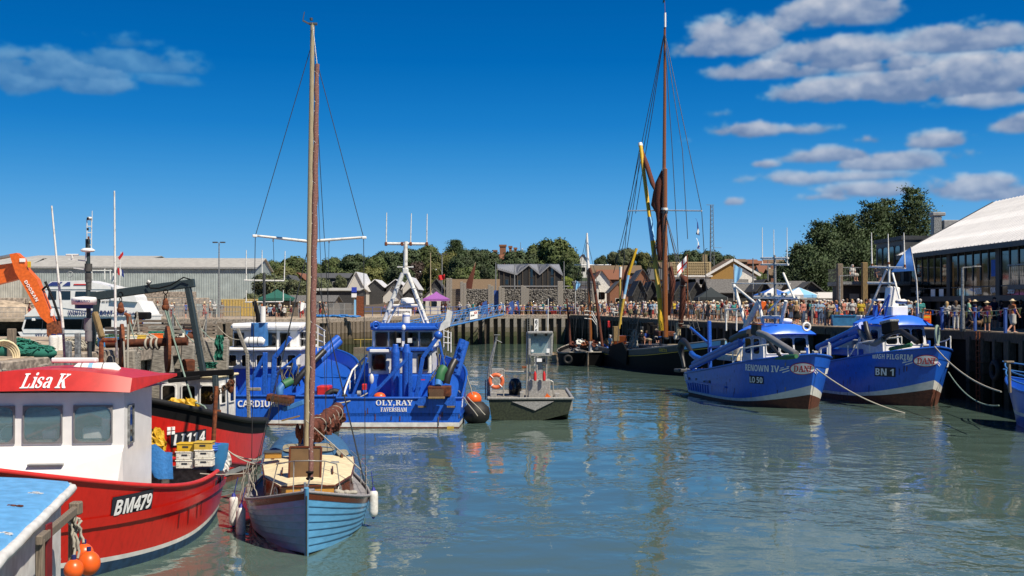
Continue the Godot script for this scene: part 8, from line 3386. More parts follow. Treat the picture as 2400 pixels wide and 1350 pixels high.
func bow_dredger(label: String,where: Vector3,yaw: float,kind: int) -> void:
	var o := thing("dredger",label,"dredger",where,yaw)
	var h := Hull.new()
	h.zs = -6.2; h.zb = 5.35; h.B = 2.25; h.rake = .95; h.tr = .92; h.trw = .85; h.tm = .5; h.pb = 4.0; h.pw = 2.9; h.wl = .9; h.y0 = -.5; h.fl = 1.0
	h.sheer = [1.25,1.95,2.8] if kind == 0 else [1.6,2.2,3.1]
	h.B = 2.4 if kind == 0 else 2.55
	hull_parts(o,h,"blue","white_worn","antifoul",.13 if kind == 0 else .3,.25 if kind == 0 else .44,.62,.98 if kind == 0 else .95,"blue2",.55,6.0)
	var b := mb()
	h.rail(b,.0,.06)
	part("cap_rail",b,"blue2",o)
	b = mb()
	h.band(b,func(t): return h.sh(t) - .62,func(t): return h.sh(t) - .5,2,28,false,.035,.0,.995)
	part("rubbing_strake",b,"blue",o)
	b = mb()
	h.band(b,func(_t): return .78,func(_t): return .86,2,20,false,.04,.0,.55)
	part("lower_strake",b,"blue",o)
	for i in 9:
		var t := .03 + i * .035
		b = mb()
		b.beam(h.pt(t,.3,-1,.02),h.pt(t,.78,-1,.02),.05,.06)
		part("rubbing_bar",b,"blue2",o)
	for k in 26:      # rust and dirt running down the plating
		var t := rng.randf_range(.02,.93)
		var y := rng.randf_range(.45,h.sh(t) - .3)
		var ln := rng.randf_range(.1,.45)
		b = mb()
		b.grid([PackedVector3Array([h.pt(t,y,-1,.012),h.pt(t + .004,y,-1,.012)]),PackedVector3Array([h.pt(t + .0008,y - ln,-1,.012),h.pt(t + .003,y - ln,-1,.012)])])
		part("rust_streak",b,["antifoul","ink_blue","galv"][k % 3],o)
	for t in [.06,.16,.27,.34]:
		b = mb()
		var n := h.nrm(t,.98,-1)
		b.box(h.pt(t,.98,-1) + n * .012,v3(.24,.14,.03),Basis(UP.cross(n),UP,n))
		part("freeing_port",b,"ink",o)
	if kind == 0:
		words("RENOWN IV",2.1,.33,"letter_white",o,on_hull(h,t_at(h,-1,1780,2.0),2.02,-1),"sansb","lettering",.03)
		var fn := on_hull(h,t_at(h,-1,1771,1.4),1.4,-1)
		patch(o,fn,-.48,0,.48,0,.4,"ink",.02,"number_plate")
		words("LO 50",.86,.3,"letter_white",o,fn,"sansb","lettering",.035)
		words("LO50",.5,.4,"letter_white",o,on_hull(h,t_at(h,-1,1608,1.0),1.0,-1),"sansb","lettering",.03)
		emblem(o,h,-.55,2.06)
	else:
		words("WASH PILGRIM",2.1,.27,"letter_white",o,on_hull(h,t_at(h,-1,2085,2.6),h.sh(t_at(h,-1,2085,2.6)) - .25,-1),"sansb","lettering",.03)
		var fn := on_hull(h,t_at(h,-1,2072,2.0),1.75,-1)
		patch(o,fn,-.58,0,.58,0,.5,"ink",.02,"number_plate")
		words("BN 1",1.0,.36,"letter_white",o,fn,"sansb","lettering",.035)
		emblem(o,h,-.55,2.38)
	var fr := on_hull(h,.9,h.sh(.9) - .75,1)
	patch(o,fr,-.3,0,.3,0,.3,"letter_white",.03,"number_plate")
	# wheelhouse: raked front with three windows, bowed blue roof
	var zf := 2.35
	var base: float = 1.55 if kind == 0 else 2.0
	var top: float = 3.72 if kind == 0 else 4.15
	var W := 1.38
	b = mb()
	var F0 := v3(-W,base,zf + .1)
	var F1 := v3(W,base,zf + .1)
	var F2 := v3(W - .1,top,zf - .25)
	var F3 := v3(-W + .1,top,zf - .25)
	var zb := -.2
	b.quad(F0,F1,F2,F3)
	b.quad(v3(-W,base,zb),F0,F3,v3(-W + .1,top,zb))
	b.quad(F1,v3(W,base,zb),v3(W - .1,top,zb),F2)
	b.quad(v3(W,base,zb),v3(-W,base,zb),v3(-W + .1,top,zb),v3(W - .1,top,zb))
	part("wheelhouse",b,"white_worn",o)
	var up := (F3 - F0).normalized()
	var upf := v3(0,up.y,up.z).normalized()
	for i in 3:
		window(o,v3((i - 1) * .8,lerpf(base,top,.72),lerpf(zf + .1,zf - .25,.72) + .012),RT,upf,.68 if i != 1 else .74,.82,"white_worn","glass_dark",.04)
	for z in [.5,1.5]:
		window(o,v3(-lerpf(W,W - .1,.72) - .012,lerpf(base,top,.7),z),Vector3.BACK,UP,.72,.78,"white_worn","glass_dark",.04)
		window(o,v3(lerpf(W,W - .1,.72) + .012,lerpf(base,top,.72),z),Vector3.FORWARD,UP,.62,.62,"white_worn","glass_dark",.04)
	b = mb()
	var rows := []
	for zz in [zf + .28,zf + .05,1.0,zb - .2]:
		var r := PackedVector3Array()
		for i in 9:
			var u := -1.0 + i / 4.0
			r.append(v3(u * (W + .12),top + (.55 * (1 - u * u * .85) if zz < zf + .2 else .0 + .03 * (1 - u * u)) ,zz))
		rows.append(r)
	b.grid(rows)
	b.box(v3(0,top - .02,(zf + zb) / 2),v3(2 * W + .2,.06,zf - zb + .4))
	for sd in [-1.0,1.0]:
		b.quad(v3(sd * (W + .12),top - .05,zf + .28),v3(sd * (W + .12),top - .05,zb - .2),v3(sd * (W + .12),top + .1,zb - .2),v3(sd * (W + .12),top + .02,zf + .28))
	part("house_roof",b,"blue_roof",o)
	# bow rails on both sides
	for sd in [-1.0,1.0]:
		b = mb()
		var tops := []
		for t in [.6,.68,.76,.84,.9]:
			var p := h.pt(t,h.sh(t),sd,-.06)
			tops.append(p + v3(0,.7 if t > .62 else .0,0))
			b.tube([p,p + v3(0,.7,0)],.035,6)
		b.tube(tops,.04,6)
		part("bow_rail",b,"white_pipe",o)
	part("bitts",tb([v3(0,2.0,4.4),v3(0,h.sh(1) + .3,4.4)],.1,8),"blue2",o)
	for sd in [-1.0,1.0]:
		part("roller",tb([v3(sd * .2,h.sh(1) + .05,4.7),v3(sd * .45,h.sh(1) + .05,4.6)],.09,10),"alu",o)
	# dredge pipes along the near side with hose and weight
	var P := [[1625,852,1728,800],[1620,861,1736,806]] if kind == 0 else [[1915,814,2004,772],[1925,822,2012,784]]
	for e in P:
		part("dredge_pipe",tb([ql(e[0],e[1],-2.1),ql(e[2],e[3],-2.1)],.15,10),"blue2",o)
	for k in 7:
		var t := (k + .5) / 7.0
		b = mb()
		b.beam(ql(lerpf(P[0][0],P[0][2],t),lerpf(P[0][1],P[0][3],t),-2.1),ql(lerpf(P[1][0],P[1][2],t),lerpf(P[1][1],P[1][3],t),-2.1),.06,.1)
		part("pipe_rung",b,"blue2",o)
	if kind == 0:
		part("pipe_head",tb([ql(1726,803,-2.1),ql(1738,800,-2.1),ql(1735,790,-2.1)],.2,10),"blue2",o)
		part("suction_hose",tb([ql(1716,796,-2.15),ql(1740,784,-2.15),ql(1757,780,-2.15)],.2,10),"hose",o)
		part("grey_pipe",tb([ql(1778,780,-2.15),ql(1795,786,-2.15),ql(1866,831,-2.1)],.17,12),"hose_grey",o)
		b = mb()
		b.box(ql(1772,772,-2.15),v3(.3,.62,.7),Basis(RT,.12),.06)
		part("weight_box",b,"rubber",o)
		part("box_lid",bx(ql(1772,760,-2.15),v3(.34,.06,.8),.02),"rust",o)
		part("thin_hose",tb([ql(1796,792,-2.0),ql(1812,815,-2.0),ql(1828,834,-2.0)],.08,8),"hose",o)
		part("green_sleeve",tb([ql(1818,840,-2.3),ql(1845,837,-2.3),ql(1866,835,-2.3)],[.06,.13,.1],10),"green",o)
		part("stern_hose",tb([ql(1604,862,-1.6),ql(1599,838,-1.6),ql(1594,815,-1.6),ql(1601,800,-1.6),ql(1610,806,-1.6),ql(1622,828,-1.6)],[.12,.13,.24,.24,.15,.12],10),"hose",o)
		part("pipe_tail",tb([ql(1620,828,-2.0),ql(1628,836,-2.1),ql(1645,843,-2.1)],.16,10),"blue2",o)
		part("dredge_head",bx(ql(1594,868,-1.5),v3(.5,.2,.9),.05),"darkgrey",o)
		for e in [[1664,875,1662,752,.2,0],[1618,768,1662,806,.14,0],[1662,806,1668,845,.12,0],[1665,814,1692,812,.12,0],[1612,868,1656,866,.14,-.8],[1625,850,1622,872,.14,-1]]:
			b = mb()
			b.beam(ql(e[0],e[1],e[5]),ql(e[2],e[3],e[5]),e[4],e[4],.02)
			part("crane_beam",b,"blue2",o)
		for k in 7:
			b = mb()
			b.ball(ql(1606 + k * 7,866 + (k % 3) * 3,-.5),v3(.16,.14,.2),8)
			part("deck_machinery",b,["darkgrey","alu","rust","fishbox_white"][k % 4],o)
		part("conveyor",bx(ql(1722,838,-.4),v3(1.2,.32,2.4),.04),"cream",o)
		part("conveyor_plate",bx(ql(1716,841,-1.02),v3(.03,.14,.3)),"yellow",o)
		part("riddle",bx(ql(1730,822,.4),v3(1.3,.5,2.4),.05),"alu",o)
		# pale gear frames and aerial mast
		for e in [[1720,668,1748,762,.1],[1779,706,1746,768,.15],[1724,672,1772,712,.07],[1779,708,1790,765,.1],[1842,705,1828,765,.1],[1800,730,1838,690,.06],[1836,640,1862,700,.06],[1788,742,1830,742,.06],[1700,726,1742,724,.05],[1702,726,1702,775,.05],[1726,726,1726,775,.05]]:
			part("gear_frame",tb([ql(e[0],e[1],-.1),ql(e[2],e[3],-.1)],e[4],7),"white_pipe",o)
		part("mast",tb([ql(1818,775,.4),ql(1816,598,.4)],[.1,.07],9),"galv",o)
		for e in [[1784,605,1848,605,.055],[1784,620,1848,620,.055],[1716,664,1852,665,.035],[1768,697,1872,697,.09],[1775,745,1832,745,.06]]:
			part("aerial_yard",tb([ql(e[0],e[1],.4),ql(e[2],e[3],.4)],e[4],7),"white_pipe",o)
		for e in [[1787,620,1787,533],[1814,600,1814,538],[1845,622,1845,533]]:
			part("whip_aerial",tb([ql(e[0],e[1],.4),ql(e[2],e[3],.4)],[.03,.016],5),"white_pipe",o)
		for x in [1784,1793,1805,1838]:
			part("light_box",bx(ql(x,690,.3),v3(.3,.16,.2),.03),["hose_grey","fender","darkgrey","fender"][x % 4],o)
		b = mb()
		b.lathe([[0,0],[.3,.02],[.34,.1],[.3,.2],[.1,.25],[0,.25]],ql(1842,757,.4),16)
		part("radar_dome",b,"white",o)
		part("dome_foot",bx(ql(1842,760,.4),v3(.4,.12,.4),.04),"blue2",o)
		b = mb()
		b.torus(ql(1890,766,.3),.2,.06,Basis(),18,7)
		part("lifebuoy_holder",b,"white",o)
	else:
		for k in 3:
			part("pipe_clamp",tb([ql(1996 + k * 8,780 - k * 3,-2.1),ql(2012 + k * 5,770 - k * 3,-2.1)],.26,12),"blue2",o)
		part("black_hose",tb([ql(2028,756,-2.0),ql(2032,775,-2.1),ql(2040,800,-2.1),ql(2060,800,-2.1),ql(2088,780,-2.1),ql(2112,776,-2.1),ql(2150,802,-2.0)],.14,10),"hose",o)
		part("grey_hose",tb([ql(2012,765,-2.2),ql(2020,785,-2.2),ql(2030,802,-2.2),ql(2050,806,-2.2),ql(2070,795,-2.2)],.15,10),"hose_grey",o)
		b = mb()
		b.box(ql(2086,768,-2.1),v3(.5,.6,.9),Basis(RT,-.15),.05)
		part("weight_box",b,"black",o)
		b = mb()
		b.box(ql(2084,754,-2.1),v3(.56,.14,1.0),Basis(RT,-.15),.03)
		part("box_lid",b,"galv",o)
		part("green_board",tb([ql(2085,818,-2.25),ql(2136,808,-2.25)],.1,4),"green",o)
		b = mb()
		for e in [[2030,745,2078,632],[2110,705,2092,640],[2084,700,2084,620],[2040,625,2122,628],[2034,663,2100,664]]:
			b.tube([ql(e[0],e[1],.2),ql(e[2],e[3],.2)],.06,7)
		part("mast_frame",b,"white_pipe",o)
		for e in [[2044,626,2043,545],[2083,622,2082,548],[2121,628,2119,545]]:
			part("whip_aerial",tb([ql(e[0],e[1],.2),ql(e[2],e[3],.2)],[.05,.022],6),"white_pipe",o)
			part("aerial_base",tb([ql(e[0],e[1] - 8,.2),ql(e[0],e[1],.2)],.06,6),"rust",o)
		part("mast_plate",bx(ql(2086,672,.2),v3(.6,.06,.4)),"hose_grey",o)
		b = mb()
		b.box(ql(2090,700,.2),v3(.6,1.3,.6),Basis(v3(0,0,1),-.12),.06)
		part("mast_pedestal",b,"white",o)
		part("pedestal_base",bx(ql(2100,730,.2),v3(1.0,.6,.8),.05),"white",o)
		part("chart_box",bx(ql(2062,703,.2),v3(.8,.12,.5),.03),"white",o)
		b = mb()
		b.lathe([[0,0],[.28,.02],[.31,.1],[.28,.2],[.1,.25],[0,.25]],ql(2112,712,-.3),16)
		part("radar_dome",b,"white",o)
		part("dome_band",tb([ql(2112,709,-.3),ql(2112,706,-.3)],.315,16),"ink_blue",o)
		for e in [[2051,780,2051,715,.2],[2045,760,2085,690,.07],[2072,750,2085,690,.1]]:
			b = mb()
			b.beam(ql(e[0],e[1],-.6),ql(e[2],e[3],-.6),e[4],e[4],.02)
			part("crane_beam",b,"blue2",o)
		part("riddle",bx(ql(1990,806,0),v3(1.4,.5,3),.05),"alu",o)
		part("white_winch",bx(ql(2030,744,-.5),v3(1.0,.25,.5),.04),"white_worn",o)
		part("blue_hatch",bx(ql(1985,824,-1.4),v3(.8,.4,3.2),.06),"blue2",o)
		b = mb()
		b.torus(ql(2196,786,1.0),.5,.07,Basis(UP,.8),18,7)
		part("hose_coil",b,"rope_green",o)

# ---------------------------------------------------------------- sailing barge, smack and dinghy
func barges() -> void:
	var yaw := .27
	var o := thing("sailing_barge","black sailing barge with a towering brown mast and yellow sprit along the right quay","sailing barge",v3(11.9,0,-96.5),yaw)
	var h := Hull.new()
	h.zs = -12.2; h.zb = 12.0; h.B = 2.6; h.rake = .5; h.tr = .72; h.trw = .6; h.tm = .45; h.pb = 3.4; h.pw = 3.0; h.wl = .96; h.y0 = -.4; h.sheer = [1.75,1.6,2.75]
	hull_parts(o,h,"black","black","black",-.1,.05,0,0,"deck_dark",.5)
	var b := mb()
	h.band(b,func(t): return h.sh(t) - .42,func(t): return h.sh(t),2,28,true,.03)
	part("bulwark_rail",b,"darkgrey",o)
	b = mb()
	h.rail(b,.02,.07)
	part("cap_rail",b,"hose_grey",o)
	b = mb()
	h.band(b,func(t): return h.sh(t) - .5,func(t): return h.sh(t) - .46,1,28,true,.045)
	part("gold_line",b,"letter_gold",o)
	words("GRETA",1.1,.24,"letter_gold",o,on_hull(h,t_at(h,-1,1556,2.1),h.sh(t_at(h,-1,1556,2.1)) - .22,-1),"serifb","lettering",.06)
	b = mb()
	h.band(b,func(t): return h.sh(t) - .36,func(t): return h.sh(t) - .04,2,12,false,.05,t_at(h,-1,1590,2.2),.99)
	part("blue_panel",b,"bunting_blue",o)
	var L := func(px: float,py: float,off := .0) -> Vector3: return ql(px,py,off)
	# leeboard
	b = mb()
	b.ext([Vector2(0,0),Vector2(.5,.9),Vector2(3.2,1.3),Vector2(4.4,.6),Vector2(4.2,-.5)],v3(-2.75,.9,-4.5),Vector3.BACK,UP,v3(.12,0,0))
	part("leeboard",b,"black",o)
	part("mainmast",tb([L.call(1559,790),L.call(1558,560),L.call(1559,395)],[.24,.22,.19],14),"spar",o)
	part("topmast",tb([L.call(1557,405),L.call(1559,200),L.call(1559,62)],[.15,.12,.09],10),"spar",o)
	part("pole_head",tb([L.call(1560,62),L.call(1560,28)],.085,10),"white",o)
	part("truck",tb([L.call(1560,28),L.call(1559,0)],.02,6),"spar",o)
	b = mb()
	b.grid([PackedVector3Array([L.call(1559,2),L.call(1554,6),L.call(1553,14)]),PackedVector3Array([L.call(1560,-8),L.call(1556,-6),L.call(1555,-2)])])
	part("wind_pennant",b,"green",o)
	for y in [492,500,400]:
		part("mast_band",tb([L.call(1558,y),L.call(1558,y - 5)],.27 if y > 450 else .22,12),"fender" if y != 500 else "darkgrey",o)
	part("crosstrees",tb([L.call(1472,494),L.call(1558,493),L.call(1645,494)],.06,6),"white",o)
	# sprit with its yellow, blue and white bands
	var sp := [[1549,775,"yellow",1546,700],[1546,700,"yellow2",1534,600],[1534,600,"yellow",1530,565],[1530,565,"bunting_blue",1523,510],[1523,510,"yellow",1514,440],[1514,440,"yellow2",1507,385],[1507,385,"yellow",1502,340]]
	for e in sp:
		part("sprit",tb([L.call(e[0],e[1],-.5),L.call(e[3],e[4],-.5)],.2 if e[1] > 560 else .16,12),e[2],o)
	part("sprit_head",tb([L.call(1502,342,-.5),L.call(1501,335,-.5)],.19,10),"white",o)
	# brailed brown sails
	var sail := func(pts: Array,r: Array,name_: String):
		var l := []
		for p in pts:
			l.append(L.call(p[0],p[1],p[2]))
		var bb := mb()
		bb.tube(l,r,9)
		part(name_,bb,"tan_sail",o)
	sail.call([[1556,395,0],[1548,430,-.2],[1544,470,-.3],[1546,520,-.3],[1547,580,-.3],[1548,610,-.3]],[.12,.42,.38,.22,.32,.2],"brailed_mainsail")
	sail.call([[1503,345,-.3],[1516,385,-.3],[1530,430,-.3],[1535,445,-.3]],[.1,.2,.2,.08],"brailed_topsail")
	sail.call([[1552,415,.1],[1540,450,-.1],[1534,480,-.1],[1541,500,-.1]],[.1,.3,.28,.1],"brailed_mainsail")
	sail.call([[1572,625,.1],[1576,660,.1],[1574,690,.1],[1570,730,.1]],[.14,.26,.2,.08],"brailed_foresail")
	sail.call([[1600,650,.4],[1601,690,.4],[1598,730,.4],[1594,765,.4]],[.16,.24,.24,.16],"rolled_foresail")
	sail.call([[1596,646,.4],[1604,654,.4],[1608,662,.4]],[.1,.28,.08],"rolled_foresail")
	b = mb()
	for k in 12:
		b.torus(L.call(1600 - k * .5,668 + k * 8,.4),.25,.02,Basis(RT,PI / 2 + .3),12,4)
	part("lashing",b,"rope",o)
	part("bowsprit_bitts",tb([L.call(1590,786,.3),L.call(1589,757,.3)],.2,8),"spar_pale",o)
	part("windlass",tb([L.call(1590,765,.8),L.call(1614,765,.8)],.12,8),"wood_grey",o)
	# standing rigging
	b = mb()
	for e in [[1558,75,1472,494,1446,822],[1559,75,1645,494,1662,790]]:
		b.tube([L.call(e[0],e[1]),L.call(e[2],e[3]),L.call(e[4],e[5],-2.0 if e[4] < 1500 else 1.5)],.03,4,false)
	for e in [[1558,80,1512,330,1455,600],[1559,70,1530,260,1490,500],[1560,90,1600,350,1612,560],[1560,110,1575,330,1590,600],[1500,345,1470,510,1438,640],[1503,345,1490,450,1470,580]]:
		b.tube([L.call(e[0],e[1]),L.call(e[2],e[3]),L.call(e[4],e[5])],.03,4,false)
	for e in [[1558,500,1468,822],[1558,500,1458,822],[1557,502,1478,824],[1559,500,1630,780],[1560,500,1622,785],[1560,500,1640,775],[1559,490,1582,790],[1558,500,1575,790],[1556,500,1540,780]]:
		b.tube([L.call(e[0],e[1]),L.call(e[2],e[3],-2.2 if e[2] < 1500 else 1.0)],.03,4,false)
	part("rigging",b,"wire",o)
	b = mb()
	for k in 16:
		var t := k / 16.0
		b.tube([L.call(lerpf(1456,1535,t),lerpf(815,585,t),-2.2 + 2 * t),L.call(lerpf(1478,1540,t),lerpf(815,585,t),-2.2 + 2 * t)],.025,4,false)
		b.tube([L.call(lerpf(1622,1580,t),lerpf(785,585,t),1.0 - t),L.call(lerpf(1640,1584,t),lerpf(780,585,t),1.0 - t)],.022,4,false)
	part("ratlines",b,"rope_dark",o)
	# hatches and gear on deck
	part("hatch",bx(v3(0,1.6,-1),v3(3.0,.7,6),.08),"darkgrey",o)
	part("hatch",bx(v3(0,1.9,5.5),v3(2.4,.6,2.4),.08),"spar_pale",o)
	part("wheel_box",bx(v3(0,2.0,-9.5),v3(1.2,1.0,1.2),.06),"mahogany",o)
	part("skylight",bx(L.call(1556,782,.2),v3(1.4,.4,1.2),.05),"rust2",o)
	for e in [[1520,770,.7,"black"],[1532,772,.5,"black"],[1508,776,.5,"darkgrey"],[1563,788,.3,"fender"],[1585,788,.35,"fishbox_white"],[1545,785,.3,"parasol_blue"]]:
		part("deck_gear",bx(L.call(e[0],e[1],.4),v3(e[2],e[2] * 1.5,e[2]),.06),e[3],o)
	b = mb()
	for k in 30:
		b.tube([L.call(1480 + rng.randf() * 20,770 + rng.randf() * 30,-1.6),L.call(1470 + rng.randf() * 30,815,-1.9)],.03,4,false)
	part("coiled_falls",b,"rope",o)
	b = mb()
	b.grid([PackedVector3Array([v3(-.35,0,.03),v3(-.3,0,.03)]),PackedVector3Array([v3(-.35,.1,.03),v3(-.3,.1,.03)])])
	# flags in the barge's rigging
	var fo := thing("flag","white flag with a red cross on a brown staff at the barge's bow","flag",at(1612,745,92))
	part("staff",tb([O3,v3(-.05,4.9,0)],.05,6),"spar",fo)
	for e in [[0,0,1.35,1.3,"flag_white"]]:
		var rows := []
		for i in 9:
			var r := PackedVector3Array()
			for j in 7:
				r.append(v3(-.1 - i * .09,4.8 - j * .15 - i * .1,.1 * sin(i * .9 + j * .4)))
			rows.append(r)
		b = mb()
		b.grid(rows)
		part("cloth",b,"flag_white",fo)
		b = mb()
		b.grid([rows[3],rows[4]].map(func(r): return PackedVector3Array(Array(r).map(func(p): return p + v3(0,0,.02)))))
		part("cross_arm",b,"flag_red",fo)
		b = mb()
		b.grid(rows.map(func(r): return PackedVector3Array([r[3] + v3(0,0,.02),r[4] + v3(0,0,.02)])))
		part("cross_arm",b,"flag_red",fo)
	for e in [[1630,510,1636,552,"flag_blue","dark blue and white signal flag high right of the crosstrees"],[1632,557,1637,585,"flag_white","lower blue and white signal flag right of the crosstrees"]]:
		fo = thing("signal_flag",e[5],"flag",at(e[0],e[1],90))
		b = mb()
		var q1 := q(e[2],e[3],90)
		b.grid([PackedVector3Array([O3,v3(.12,-.3,.05),q1 * .7,q1 + v3(-.15,.1,0)]),PackedVector3Array([v3(.05,-.05,0),v3(.2,-.4,0),q1 * .8 + v3(.12,0,.05),q1 + v3(.14,0,0)])])
		part("cloth",b,e[4],fo)
		b = mb()
		b.quad(q1 * .8 + v3(-.05,0,.08),q1 * .95 + v3(.0,0,.08),q1 * .8 + v3(.14,.05,.08),q1 * .6 + v3(.08,0,.08))
		part("mark",b,"flag_blue" if e[4] == "flag_white" else "flag_white",fo)
	# small smack
	o = thing("smack","small dark sailing smack with a white masthead, left of the black barge","sailing boat",v3(6.0,0,-105.5),.12)
	h = Hull.new()
	h.zs = 3.6; h.zb = -4.6; h.B = 1.95; h.rake = .3; h.tr = .78; h.trw = .55; h.tm = .4; h.pb = 2.6; h.pw = 2.0; h.wl = .9; h.y0 = -.4; h.sheer = [1.15,1.05,1.6]; h.srake = .5
	hull_parts(o,h,"black","black","black",-.1,.05,0,0,"deck_dark",.3)
	b = mb()
	h.rail(b,.02,.06)
	part("cap_rail",b,"wood_grey",o)
	part("rudder",bx(v3(0,.45,3.75),v3(.12,1.5,.4),.02),"wood_v",o)
	part("mainmast",tb([q(1385,830,104),q(1379,630,104)],[.16,.14],10),"spar",o)
	part("masthead",tb([q(1379,632,104),q(1376,560,104),q(1376,546,104)],[.14,.1,.07],10),"white",o)
	part("mast_foot",tb([q(1385,850,104),q(1385,800,104)],.2,10),"fender",o)
	part("yard",tb([q(1346,621,104),q(1432,621,104)],.05,6),"white",o)
	part("lower_yard",tb([q(1342,663,104),q(1402,664,104)],.035,5),"darkgrey",o)
	part("gaff",tb([q(1412,815,103.6),q(1392,660,103.6),q(1382,628,103.8)],.13,8),"tan_sail",o)
	for e in [[1446,745,1457,690,"yellow"],[1457,690,1466,640,"spar_yellow"]]:
		pass
	part("mizzen_mast",tb([q(1454,760,103),q(1453,622,103)],[.13,.08],9),"spar_yellow",o)
	part("mizzen_top",tb([q(1454,650,102.9),q(1455,625,102.9)],.12,9),"white",o)
	for e in [[1464,690,1473,645,"bunting_blue"],[1473,645,1492,582,"yellow"],[1462,700,1464,690,"white"],[1450,770,1462,700,"yellow2"]]:
		part("sprit",tb([q(e[0],e[1],102.6),q(e[2],e[3],102.6)],.12,9),e[4],o)
	b = mb()
	b.grid([PackedVector3Array([q(1461,690,102.8),q(1470,640,102.8),q(1491,583,102.8)]),PackedVector3Array([q(1459,665,103),q(1463,640,103),q(1486,590,102.9)])])
	part("furled_sail",b,"tan_sail",o)
	part("second_spar",tb([q(1337,815,104),q(1332,740,104),q(1328,700,104)],[.12,.1,.06],8),"tan_sail",o)
	b = mb()
	for e in [[1376,556,1345,800],[1376,560,1432,800],[1377,600,1362,830],[1379,600,1402,830],[1376,550,1320,800]]:
		b.tube([q(e[0],e[1],104),q(e[2],e[3],104)],.02,4,false)
	part("rigging",b,"wire",o)
	b = mb()
	for k in 3:
		b.tube([q(1370,728 + k * 9,103),q(1388,730 + k * 9,103),q(1398,750 + k * 6,103),q(1400,790,103)],.035,5)
	part("davit_rails",b,"white_pipe",o)
	for e in [[1345,803,"tan_sail"],[1358,797,"fishbox_white"],[1368,800,"rust"],[1395,800,"tan_sail"],[1405,805,"fender"],[1418,806,"parasol_blue"],[1350,812,"hose_grey"],[1425,798,"timber"]]:
		b = mb()
		lump(b,q(e[0],e[1] + 6,104),v3(.42,.3,.3),.5)
		part("deck_gear",b,e[2],o)
	part("pallet_stack",pbx(1438,765,1452,800,102,.6,.03),"timber",o)
	part("red_bag",pbx(1424,752,1430,768,102,.2,.05),"flag_red",o)
	o = thing("dinghy","tiny tan rowing dinghy astern of the small smack","dinghy",v3(gx(1306,112),0,-112),.2)
	h = Hull.new()
	h.zs = 1.5; h.zb = -1.5; h.B = .62; h.y0 = -.15; h.sheer = [.6,.5,.7]; h.tr = .8; h.trw = .6
	b = mb()
	h.band(b,func(_t): return -.1,func(t): return h.sh(t),4,16)
	part("hull",b,"wood_v",o)
	part("thwart",bx(v3(0,.38,.2),v3(1.1,.05,.3)),"timber",o)
	b = mb()
	h.rail(b,0,.035)
	part("gunwale",b,"timber",o)
	tyre("black tyre hung at the smack's left quarter",at(1331,842,101.3),0,.3)

